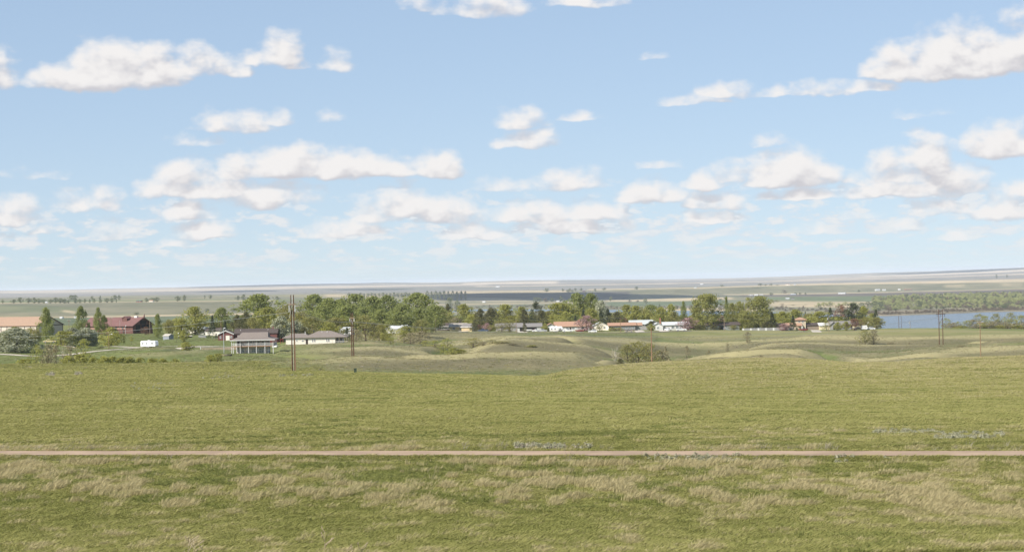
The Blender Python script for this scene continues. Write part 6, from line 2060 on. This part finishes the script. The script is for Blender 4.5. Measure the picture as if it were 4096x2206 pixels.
ATT['D'] = single_pole(3922, 1285, 1426, 600, 'weathered single pole with short crossarm on the dry hillside', WOODY, .95)
ATT['E'] = single_pole(2607, 1309, 1446, 565, 'plain brown single pole beside the willow thicket', mat('pole_brown', (0.27, 0.16, 0.10), 0.9, 0.1), 0)
ATT['F1'] = single_pole(1743, 1272, 1326, 1020, 'thin utility pole beside the dark ranch house', WOODG, 0)
ATT['F2'] = single_pole(2065, 1275, 1327, 1025, 'thin utility pole on the lawn before the grey house', WOODG, 0)
ATT['F3'] = single_pole(2482, 1270, 1328, 1030, 'utility pole on the street before the long orange-roofed house', WOODY, 0)
ATT['F4'] = single_pole(2897, 1272, 1322, 1040, 'utility pole before the shaded grey house', WOODG, 0)
ATT['F5'] = single_pole(3315, 1262, 1330, 1035, 'utility pole with a transformer can before the pale yellow house', WOODG, 0, transformer=True)
ATT['F6'] = single_pole(3595, 1262, 1313, 1130, 'pole by the lake edge with a white box at its foot', WOODP, 0)
single_pole(3605, 1263, 1313, 1150, 'thin second pole by the lake edge', WOODP, 0, r=.12)
single_pole(3640, 1280, 1311, 1150, 'short lakeside pole with a pale transformer', WOODG, 0, transformer=True, r=.12)
single_pole(1308, 1280, 1330, 930, 'thin pole rising behind the cream ranch house roof', WOODG, 0)
single_pole(445, 1270, 1335, 930, 'wooden pole with crossarm in front of the maroon barn roof', WOODG, 1.0)
single_pole(600, 1273, 1333, 955, 'thin pole at the corner of the shaded barn gable', WOODG, 0)
single_pole(480, 1280, 1334, 940, 'slim mast by the barn porch', STEEL, 0, r=.07)
single_pole(277, 1279, 1330, 960, 'guyed pole at the end of the beige warehouse', WOODG, .9)
single_pole(885, 1279, 1340, 920, 'tall thin field light pole behind the backstop', WOODY, 0)


def street_lamp(u, vtop, vbase, Y, m, arm, label, r=.11):
    b = on(u, vbase, Y)
    e = empty('street_lamp', b)
    tag(e, label, 'lamp post')
    tz = at(u, vtop, Y).z - b.z
    cyl('pole', [(0, 0, -.6), (0, 0, tz)], [r * 1.2, r * .8], m, e)
    cyl('arm', [(0, 0, tz - .25), (arm * .6, -.1, tz - .05), (arm, -.15, tz)], [.05, .045, .04], STEEL, e, 6)
    cyl('lamp_head', [(arm - .1, -.15, tz - .05), (arm + .1, -.18, tz + .02), (arm + .55, -.25, tz - .02)], [.1, .2, .1], WHITE, e, 8)


street_lamp(896, 1311, 1408, 715, STEEL, .25, 'pale metal lamp post beside the deck house', .13)
street_lamp(436, 1336, 1392, 745, WOODY, 1.0, 'wooden lamp pole with white lamp arm by the gravel lane')
street_lamp(502, 1302, 1331, 975, STEEL, .1, 'small white yard lamp at the barn porch')


def wire(p, q, sag, label, n=36, r=.028):
    vs, fs = [], []
    pts = []
    for i in range(n + 1):
        t_ = i / n
        p_ = p.lerp(q, t_)
        p_.z -= 4 * sag * t_ * (1 - t_)
        pts.append(p_ - p)
    tube(vs, fs, pts, [r] * (n + 1), 4)
    o = mesh_obj('power_wire', vs, fs, WIRE)
    o.location = p
    tag(o, label, 'wire', 'overhead power wires')


wire(ATT['A'], at(-260, 1338, 900), 3.0, 'pale overhead wire running from the tall double pole past the barns', 60)
wire(ATT['A2'], ATT['B'], 1.0, 'overhead wire between the two brown double poles')
wire(ATT['A2'] + Vector((-.3, .1, .5)), ATT['B2'], 1.0, 'second overhead wire between the two brown double poles')
for k_, a_, b_ in (('first', 'B', 'C'), ('second', 'B2', 'C3'), ('third', 'B2', 'C2')):
    wire(ATT[a_], ATT[b_], 6.5 if k_ != 'third' else 8.0, k_ + ' long overhead wire sagging past the houses to the two-pole frame', 70, .035)
wire(ATT['C2'], at(4300, 1262, 905), .8, 'overhead wire leaving the two-pole frame over the lake')
wire(at(-300, 1372, 525), ATT['E'], 4.0, 'thin low wire from the plain single pole along the draws', 70, .018)
wire(ATT['E'], ATT['D'], 3.0, 'thin low wire between the plain and the weathered single poles', 50, .018)
for i, (a_, b_) in enumerate((('F1', 'F2'), ('F2', 'F3'), ('F3', 'F4'), ('F4', 'F5'), ('F5', 'F6'))):
    wire(ATT[a_], ATT[b_], .9, ['street wire from the dark ranch house to the grey house', 'street wire past the orange-roofed house', 'street wire past the white house',
                               'street wire past the giant poplars', 'street wire ending at the lake edge'][i], 30, .02)

# ------------------------------------------------------------------ grass of the near field
def blade_mat(name, col, dry):
    m = bpy.data.materials.new(name)
    m.use_nodes = True
    t = m.node_tree
    t.nodes.clear()
    av = N(t, 'ShaderNodeAttribute', attribute_name='tint', attribute_type='INSTANCER')
    cc = mixc(t, av.outputs['Fac'], col, dry)
    df = N(t, 'ShaderNodeBsdfDiffuse')
    tr = N(t, 'ShaderNodeBsdfTranslucent')
    t.links.new(cc, df.inputs[0])
    t.links.new(cc, tr.inputs[0])
    mx = N(t, 'ShaderNodeMixShader')
    mx.inputs[0].default_value = 0.35
    t.links.new(df.outputs[0], mx.inputs[1])
    t.links.new(tr.outputs[0], mx.inputs[2])
    o = N(t, 'ShaderNodeOutputMaterial')
    t.links.new(mx.outputs[0], o.inputs[0])
    return m


B_GREEN = blade_mat('blades_green', (0.245, 0.248, 0.078), (0.415, 0.378, 0.155))
B_DRY = blade_mat('blades_dry', (0.385, 0.335, 0.165), (0.510, 0.435, 0.245))
B_WEED = blade_mat('weed_leaves', (0.200, 0.215, 0.062), (0.280, 0.280, 0.100))
B_SAGE = blade_mat('sage_foliage', (0.320, 0.315, 0.200), (0.445, 0.425, 0.300))
B_STEM = blade_mat('dead_stems', (0.30, 0.255, 0.200), (0.48, 0.42, 0.33))


def tuft(seed, n, spread, lean, wid, m, hvar=(.5, 1.0), splay=.25):
    """unit-height clump of bent blades, leaning with the wind towards +x"""
    r_ = random.Random(seed)
    vs, fs = [], []
    for i in range(n):
        a, d = r_.uniform(0, 6.283), spread * math.sqrt(r_.random())
        x, y = d * math.cos(a), d * math.sin(a)
        h = r_.uniform(*hvar)
        dx, dy = lean * h * r_.uniform(.4, 1.3) + splay * math.cos(a) * h, splay * math.sin(a) * h
        wa = r_.uniform(0, 3.14)
        wx, wy = wid * math.cos(wa), wid * math.sin(wa) * .6
        b = len(vs)
        vs += [(x - wx, y - wy, -.06), (x + wx, y + wy, -.06), (x + dx * .35 + wx * .8, y + dy * .35 + wy * .8, h * .6), (x + dx * .35 - wx * .8, y + dy * .35 - wy * .8, h * .6), (x + dx, y + dy, h)]
        fs += [(b, b + 1, b + 2, b + 3), (b + 3, b + 2, b + 4)]
    me_ = bpy.data.meshes.new('tuft')
    me_.from_pydata(vs, [], fs)
    me_.materials.append(m)
    me_.update()
    return me_


def bushlet(seed, n, m, leaf=.16):
    nr_ = np.random.RandomState(seed)
    vs, fs = [], []
    for i in range(n):
        d = nr_.normal(size=3)
        d /= np.linalg.norm(d)
        d[2] = abs(d[2])
        p = d * nr_.uniform(.45, 1.0) * np.array((.5, .5, .95))
        a = nr_.normal(size=3)
        a /= np.linalg.norm(a)
        b_ = np.cross(a, d)
        b_ /= np.linalg.norm(b_) + 1e-6
        s_ = leaf * nr_.uniform(.6, 1.3)
        k = len(vs)
        vs += [tuple(p - a * s_), tuple(p - b_ * s_ * .5), tuple(p + a * s_), tuple(p + b_ * s_ * .5)]
        fs.append((k, k + 1, k + 2, k + 3))
    me_ = bpy.data.meshes.new('bushlet')
    me_.from_pydata(vs, [], fs)
    me_.materials.append(m)
    me_.update()
    return me_


TUFTS = [tuft(1, 20, .5, .3, .045, B_GREEN, (.35, 1.0), .35), tuft(2, 18, .55, .35, .05, B_GREEN, (.35, 1.0), .4), tuft(3, 22, .5, .28, .04, B_GREEN, (.35, 1.0), .35),
         tuft(4, 20, .42, .4, .026, B_DRY, (.4, 1.0), .25), tuft(5, 24, .5, .42, .026, B_DRY, (.4, 1.0), .3), tuft(6, 18, .4, .4, .026, B_DRY, (.4, 1.0), .22),
         tuft(7, 20, .5, .2, .05, B_WEED, (.4, 1.0), .4), tuft(8, 18, .55, .2, .055, B_WEED, (.4, 1.0), .4)]
nr = np.random.RandomState(3)


def band_points(n, y0, y1, power=1.0):
    Y = y0 + (y1 - y0) * nr.uniform(0, 1, n) ** power
    X = nr.uniform(-0.295, 0.295, n) * Y
    return X, Y


def grass_zone(name, n, y0, y1, hs, wmul, label, far=False):
    X, Y = band_points(n, y0, y1)
    d = Y - road_y(X)
    ya = np.interp(X / Y, ROWS[1][0], ROWS[1][1])
    ya = np.where(X / Y < -.128, 506, np.where(X / Y < -.10, ya + 60, ya))
    keep = (np.abs(d) > 1.75) & (Y < ya + 30 * (fbm(X / 15, Y / 15, 5, 2)) + nr.exponential(26, len(Y)))
    X, Y, d = X[keep], Y[keep], d[keep]
    n = len(X)
    dry_patch = fbm(X / 5.5, Y / 9.0, 91, 4) * 2 + fbm(X / 22, Y / 22, 93, 3) * 1.2
    clump = fbm(X / 1.0, Y / 1.8, 97, 2) * 2 * (0.6 if far else 1)
    weed_patch = fbm(X / 2.6, Y / 4.5, 95, 3) * 2
    # long dry grass grows in a belt below the track, strongest downwind
    belt = sstep(-36, -28, d) * (1 - sstep(-9.5, -5, d)) * (1 - 0.55 * sstep(5, 22, X))
    corner = sstep(6, 24, X) * (1 - sstep(-36, -28, d)) * 0.75
    verge = np.exp(-((d - 3.4) / 1.3) ** 2) * 0.9 + np.exp(-((d + 7.6) / 1.6) ** 2) * .8
    pd = np.clip(sstep(.30, .95, clump * (.9 + .7 * belt) + .10 + dry_patch * (.25 if far else .45) + belt * (.10 + dry_patch * .65) + corner * (.02 + dry_patch * .2) + verge * .28), .015, .95)
    pw = np.clip((belt * .9 + corner * .6) * sstep(.05, .5, weed_patch - dry_patch * .4), 0, .8) * (0 if far else 1)
    pw = np.maximum(pw, .35 * np.exp(-((d + 4.4) / 1.4) ** 2))
    pd = np.clip(pd + .42 * sstep(190, 520, Y) * sstep(-.04, .08, X / Y), 0, .95)
    pw = np.where((np.abs(fbm(X / 34, Y / 10, 101, 3)) < .012) & (d > 6), .85, pw)  # thin lines of darker grass stand in for shadow lines of small ledges
    r_ = nr.uniform(0, 1, n)
    kind = np.where(r_ < pd * (1 - pw), 1, np.where(nr.uniform(0, 1, n) < pw, 2, 0))
    ix = np.where(kind == 0, nr.randint(0, 3, n), np.where(kind == 1, nr.randint(3, 6, n), nr.randint(6, 8, n)))
    h = np.where(kind == 0, hs * .6, np.where(kind == 1, hs * (.75 + .55 * belt + .5 * verge), hs * .85)) * nr.uniform(.65, 1.35, n) * (1 + .5 * clump)
    w = wmul * nr.uniform(.75, 1.3, n)
    z = ground(X, Y)
    tint = np.clip(.42 + dry_patch * (.2 if far else .4) + clump * .45 + nr.normal(0, .12, n), 0, 1)
    tint = np.clip(tint - .22 * (1 - sstep(-32, -24, d)), 0, 1)
    tint = np.clip(tint + .3 * sstep(180, 500, Y) * sstep(-.05, .06, X / Y), 0, 1)
    scatter(name, np.stack([X, Y, z], 1), nr.uniform(-.5, .5, n), np.stack([w, w, h], 1), ix.astype(np.int32), tint, TUFTS, label, 'grass')


grass_zone('grass', 120000, 78, 150, .25, .58, 'wind-combed green and dry grass on both sides of the gravel track')
grass_zone('grass', 115000, 150, 330, .25, .85, 'green and straw-coloured grass of the open field beyond the track', True)
grass_zone('grass', 80000, 330, 590, .28, 1.3, 'pale dry grass along the crest of the open field', True)

# grey sagebrush patches, each patch one mat of small bushes
SAGE = [bushlet(21, 70, B_SAGE, .15), bushlet(22, 70, B_SAGE, .15), bushlet(23, 50, B_STEM, .13)]


def sage_patch(u0, u1, v0, v1, Ym, n, h, label, stem=.2):
    m_ = n * 5
    pat = nr.uniform(0, 50)
    u, v = nr.uniform(u0, u1, m_), nr.uniform(v0, v1, m_)
    x_, y_ = u - UC, v - VH
    xk, yk_ = (x_ - SL * y_) / F, (y_ + SL * x_) / F
    Y = np.full(m_, float(Ym))
    for _ in range(10):      # distance at which this row of the photograph meets the ground
        Y = np.clip((CZ - ground(xk * Y, Y)) / yk_, Ym * .7, Ym * 1.4)
    X = xk * Y
    ok = (np.abs(Y - road_y(X)) > 1.9) & (nr.uniform(0, 1, m_) < .5 + 2 * fbm(u / 40 + pat, v / 12, 7, 2))
    X, Y = X[ok][:n], Y[ok][:n]
    pts = np.stack([X, Y, ground(X, Y)], 1)
    s_ = h * .8 * nr.uniform(.6, 1.3, len(X))
    sc = np.stack([s_ * 1.3, s_ * 1.3, s_], 1)
    ii = np.where(nr.uniform(0, 1, len(X)) < stem, 2, nr.randint(0, 2, len(X)))
    scatter('sagebrush', pts, nr.uniform(0, 6.28, len(pts)), sc, np.array(ii, np.int32), nr.uniform(0, 1, len(pts)), SAGE, label, 'sagebrush')


sage_patch(2060, 2370, 1782, 1796, 140, 110, .42, 'grey sagebrush mat on the far verge of the track', .35)
sage_patch(2540, 2950, 1836, 1852, 122, 190, .42, 'pale grey sagebrush mat in the ditch below the track', .2)
sage_patch(3340, 3590, 1842, 1852, 118, 40, .34, 'thin line of bluish sage in the ditch')
sage_patch(3490, 3740, 1722, 1736, 150, 90, .36, 'blue-grey sagebrush strip in the field beyond the track', .05)
sage_patch(3740, 4010, 1732, 1758, 146, 150, .38, 'wide blue-grey sagebrush mat in the field beyond the track', .05)
sage_patch(160, 215, 1494, 1504, 380, 26, .7, 'round purple-grey brush clump on the field crest', .7)
sage_patch(300, 330, 1492, 1500, 380, 14, .7, 'smaller purple-grey brush clump on the field crest', .7)
sage_patch(810, 980, 1492, 1516, 360, 34, .5, 'scattered purple-grey brush near the tall double pole', .6)
sage_patch(520, 700, 1530, 1560, 300, 30, .4, 'few blue-grey sage tufts in the open field', .05)
sage_patch(1120, 1250, 1498, 1506, 370, 30, .5, 'blue-grey sage tufts at the foot of the tall double pole', .2)
sage_patch(2700, 2800, 1345, 1360, 960, 40, .9, 'pale sage speckling the hillside below the white pickup', .3)
sage_patch(2850, 3100, 1335, 1372, 980, 60, .8, 'pale sage speckling the hillside below the giant poplars', .5)

# dead stalks along the track and in front of the photographer
STALK = mat('stalk_straw', (0.33, 0.27, 0.18), 0.9, 0.1)


def weed_stalk(u, vtop, Y, label, seed, rz=0.0):
    b = on(u, 2206, Y)
    e = empty('weed_stalk', b)
    tag(e, label, 'weed', 'dry weed stalks before the viewpoint')
    h = at(u, vtop, Y).z - b.z
    r_ = random.Random(seed)
    pts = [Vector((0, 0, -.05))]
    for i in range(1, 7):
        pts.append(Vector((.018 * i * math.cos(rz) + r_.uniform(-.01, .01), .01 * i, h * i / 6)))
    vs, fs = [], []
    tube(vs, fs, pts, [.004, .004, .0035, .003, .0025, .002, .001], 5)
    mesh_obj('stem', vs, fs, STALK, e)
    for i in range(9):
        t_ = r_.uniform(.72, 1.0)
        k = min(5, int(t_ * 6))
        p = pts[k].lerp(pts[k + 1], t_ * 6 - k)
        a = r_.uniform(0, 6.28)
        q = p + Vector((math.cos(a) * .045 + .02, math.sin(a) * .045, .04))
        vs, fs = [], []
        tube(vs, fs, [p, p.lerp(q, .6), q, q + Vector((.008, 0, .012))], [.0015, .003, .0045, .001], 5)
        mesh_obj('seed_head', vs, fs, STALK, e)


for i, (u, vt, Y, lab) in enumerate(((690, 2160, 13.0, 'thick dry seed stalk, the bushiest before the viewpoint'), (712, 2178, 13.3, 'short dry stalk beside the bushiest one'), (738, 2198, 12.6, 'lowest dry tip beside the bushiest stalk'),
                                     (1242, 2134, 13.5, 'tall thin dry stalk standing alone before the viewpoint'), (1322, 2196, 12.8, 'low dry tip beside the tall thin stalk'), (1368, 2190, 13.1, 'crooked dry tip beyond the tall thin stalk'))):
    weed_stalk(u, vt, Y, lab, i)

# weeds and thistles on the verge
VERGE = [tuft(31, 12, .3, .5, .012, B_STEM, (.6, 1.0), .5), tuft(32, 9, .35, .7, .012, B_STEM, (.5, 1.0), .6)]
n = 620
X = nr.uniform(-44, 38, n)
side = nr.uniform(0, 1, n) < .5
d = np.where(side, nr.uniform(2.2, 5.5, n), nr.uniform(-7.5, -2.2, n))
keep = fbm(X / 6, d * 0 + np.where(side, 3.0, 9.0), 55, 3) > -.06
X, d = X[keep], d[keep]
Y = road_y(X) + d
z = ground(X, Y)
n = len(X)
s_ = nr.uniform(.25, .7, n)
scatter('weeds', np.stack([X, Y, z], 1), nr.uniform(-1.2, 1.2, n), np.stack([s_, s_, s_], 1), nr.randint(0, 2, n).astype(np.int32), nr.uniform(0, 1, n), VERGE,
        'dead stems and weeds along both verges of the track', 'weeds')
# tussocks that cannot be told apart on the tan hillsides
B_HILLG = blade_mat('hill_green', (0.135, 0.145, 0.055), (0.200, 0.190, 0.085))
B_HILLD = blade_mat('hill_dry', (0.245, 0.212, 0.120), (0.350, 0.302, 0.170))
HT = [tuft(41, 14, .6, .2, .05, B_HILLG, (.4, 1.0), .5), tuft(42, 14, .6, .2, .05, B_HILLD, (.4, 1.0), .5), bushlet(43, 26, B_STEM, .26)]
n = 70000
Y = nr.uniform(430, 1010, n)
X = nr.uniform(-.29, .30, n) * Y
z = ground(X, Y)
h = nr.uniform(.10, .26, n)
scatter('tussocks', np.stack([X, Y, z], 1), nr.uniform(0, 6.28, n), np.stack([h * 4, h * 4, h], 1), np.where(nr.uniform(0, 1, n) < .02, 2, np.where(nr.uniform(0, 1, n) < np.where(X / Y < -.12, .2, .72) + fbm(X / 30, Y / 40, 33, 3), 1, 0)).astype(np.int32), nr.uniform(0, 1, n), HT,
        'tufts of grass and low sage speckling the hillsides', 'tussocks')

# ------------------------------------------------------------------ fair-weather clouds over the plains whose shade lies on the land
CLOUDM = mat('cloud_white', (0.82, 0.82, 0.83), 1.0, 0.0, var=0.02)


def cloud_over(u, v, Y, alt, sx, sy, seed, label):
    """a lumpy cloud placed up-sun of the ground at (u, v, Y), at its own height"""
    g = on(u, v, Y)
    k = (alt - g.z) / to_sun.z
    c = g + to_sun * k
    bm = bmesh.new()
    r_ = random.Random(seed)
    for i in range(16):
        a = r_.uniform(0, 6.283)
        d_ = math.sqrt(r_.random())
        rr_ = r_.uniform(.25, .42)
        mtx = Matrix.Translation((d_ * math.cos(a) * sx * .75, d_ * math.sin(a) * sy * .75, r_.uniform(0, .12) * min(sx, sy))) @ Matrix.Diagonal((sx * rr_, sy * rr_, min(sx, sy) * rr_ * .7, 1))
        bmesh.ops.create_icosphere(bm, subdivisions=3, radius=1, matrix=mtx)
    for v_ in bm.verts:
        n_ = float(fbm(np.array([v_.co.x / 130 + seed]), np.array([v_.co.y / 130 + v_.co.z / 90]), seed, 3)[0])
        v_.co *= 1 + .25 * n_
        v_.co.z = max(v_.co.z, -.03 * sx)
    me_ = bpy.data.meshes.new('cloud')
    bm.to_mesh(me_)
    bm.free()
    me_.polygons.foreach_set('use_smooth', [True] * len(me_.polygons))
    me_.materials.append(CLOUDM)
    o = link(bpy.data.objects.new('cloud', me_))
    o.location = c
    tag(o, label, 'cloud', kind='structure')


cloud_over(2300, 1184, 7350, 2600, 680, 640, 2, 'cumulus drifting over the second bluff')
cloud_over(1930, 1186, 7200, 2600, 260, 200, 5, 'small cumulus drifting over the flats')
cloud_over(930, 1171, 12000, 4200, 300, 420, 3, 'cumulus drifting over the upper plain')
cloud_over(1470, 1164, 12000, 4300, 260, 420, 4, 'cumulus drifting over the upper plain beyond the shelterbelt')
cloud_over(1120, 1141, 20500, 7000, 1300, 1300, 6, 'high cumulus over the horizon rise')
cloud_over(3820, 1087, 19800, 6800, 900, 1100, 7, 'high cumulus over the end of the horizon')

# ------------------------------------------------------------------ haze: the air over the plains
hz_m = bpy.data.materials.new('haze_air')
hz_m.use_nodes = True
t = hz_m.node_tree
t.nodes.clear()
pv = N(t, 'ShaderNodeVolumePrincipled')
pv.inputs['Color'].default_value = (0.80, 0.88, 1.0, 1)
pv.inputs['Density'].default_value = 3.1e-5
pv.inputs['Anisotropy'].default_value = 0.0
ou = N(t, 'ShaderNodeOutputMaterial')
t.links.new(pv.outputs[0], ou.inputs['Volume'])
x0, x1, y0, y1, z0, z1 = -21000, 21000, -100, 43000, -10.0, CZ + 45
hv = [(x, y, z) for z in (z0, z1) for y in (y0, y1) for x in (x0, x1)]
hf = [(0, 2, 3, 1), (4, 5, 7, 6), (0, 1, 5, 4), (2, 6, 7, 3), (0, 4, 6, 2), (1, 3, 7, 5)]
hz = mesh_obj('haze', hv, hf, hz_m)
tag(hz, 'thin pale haze over the distant plains', 'haze', kind='stuff')
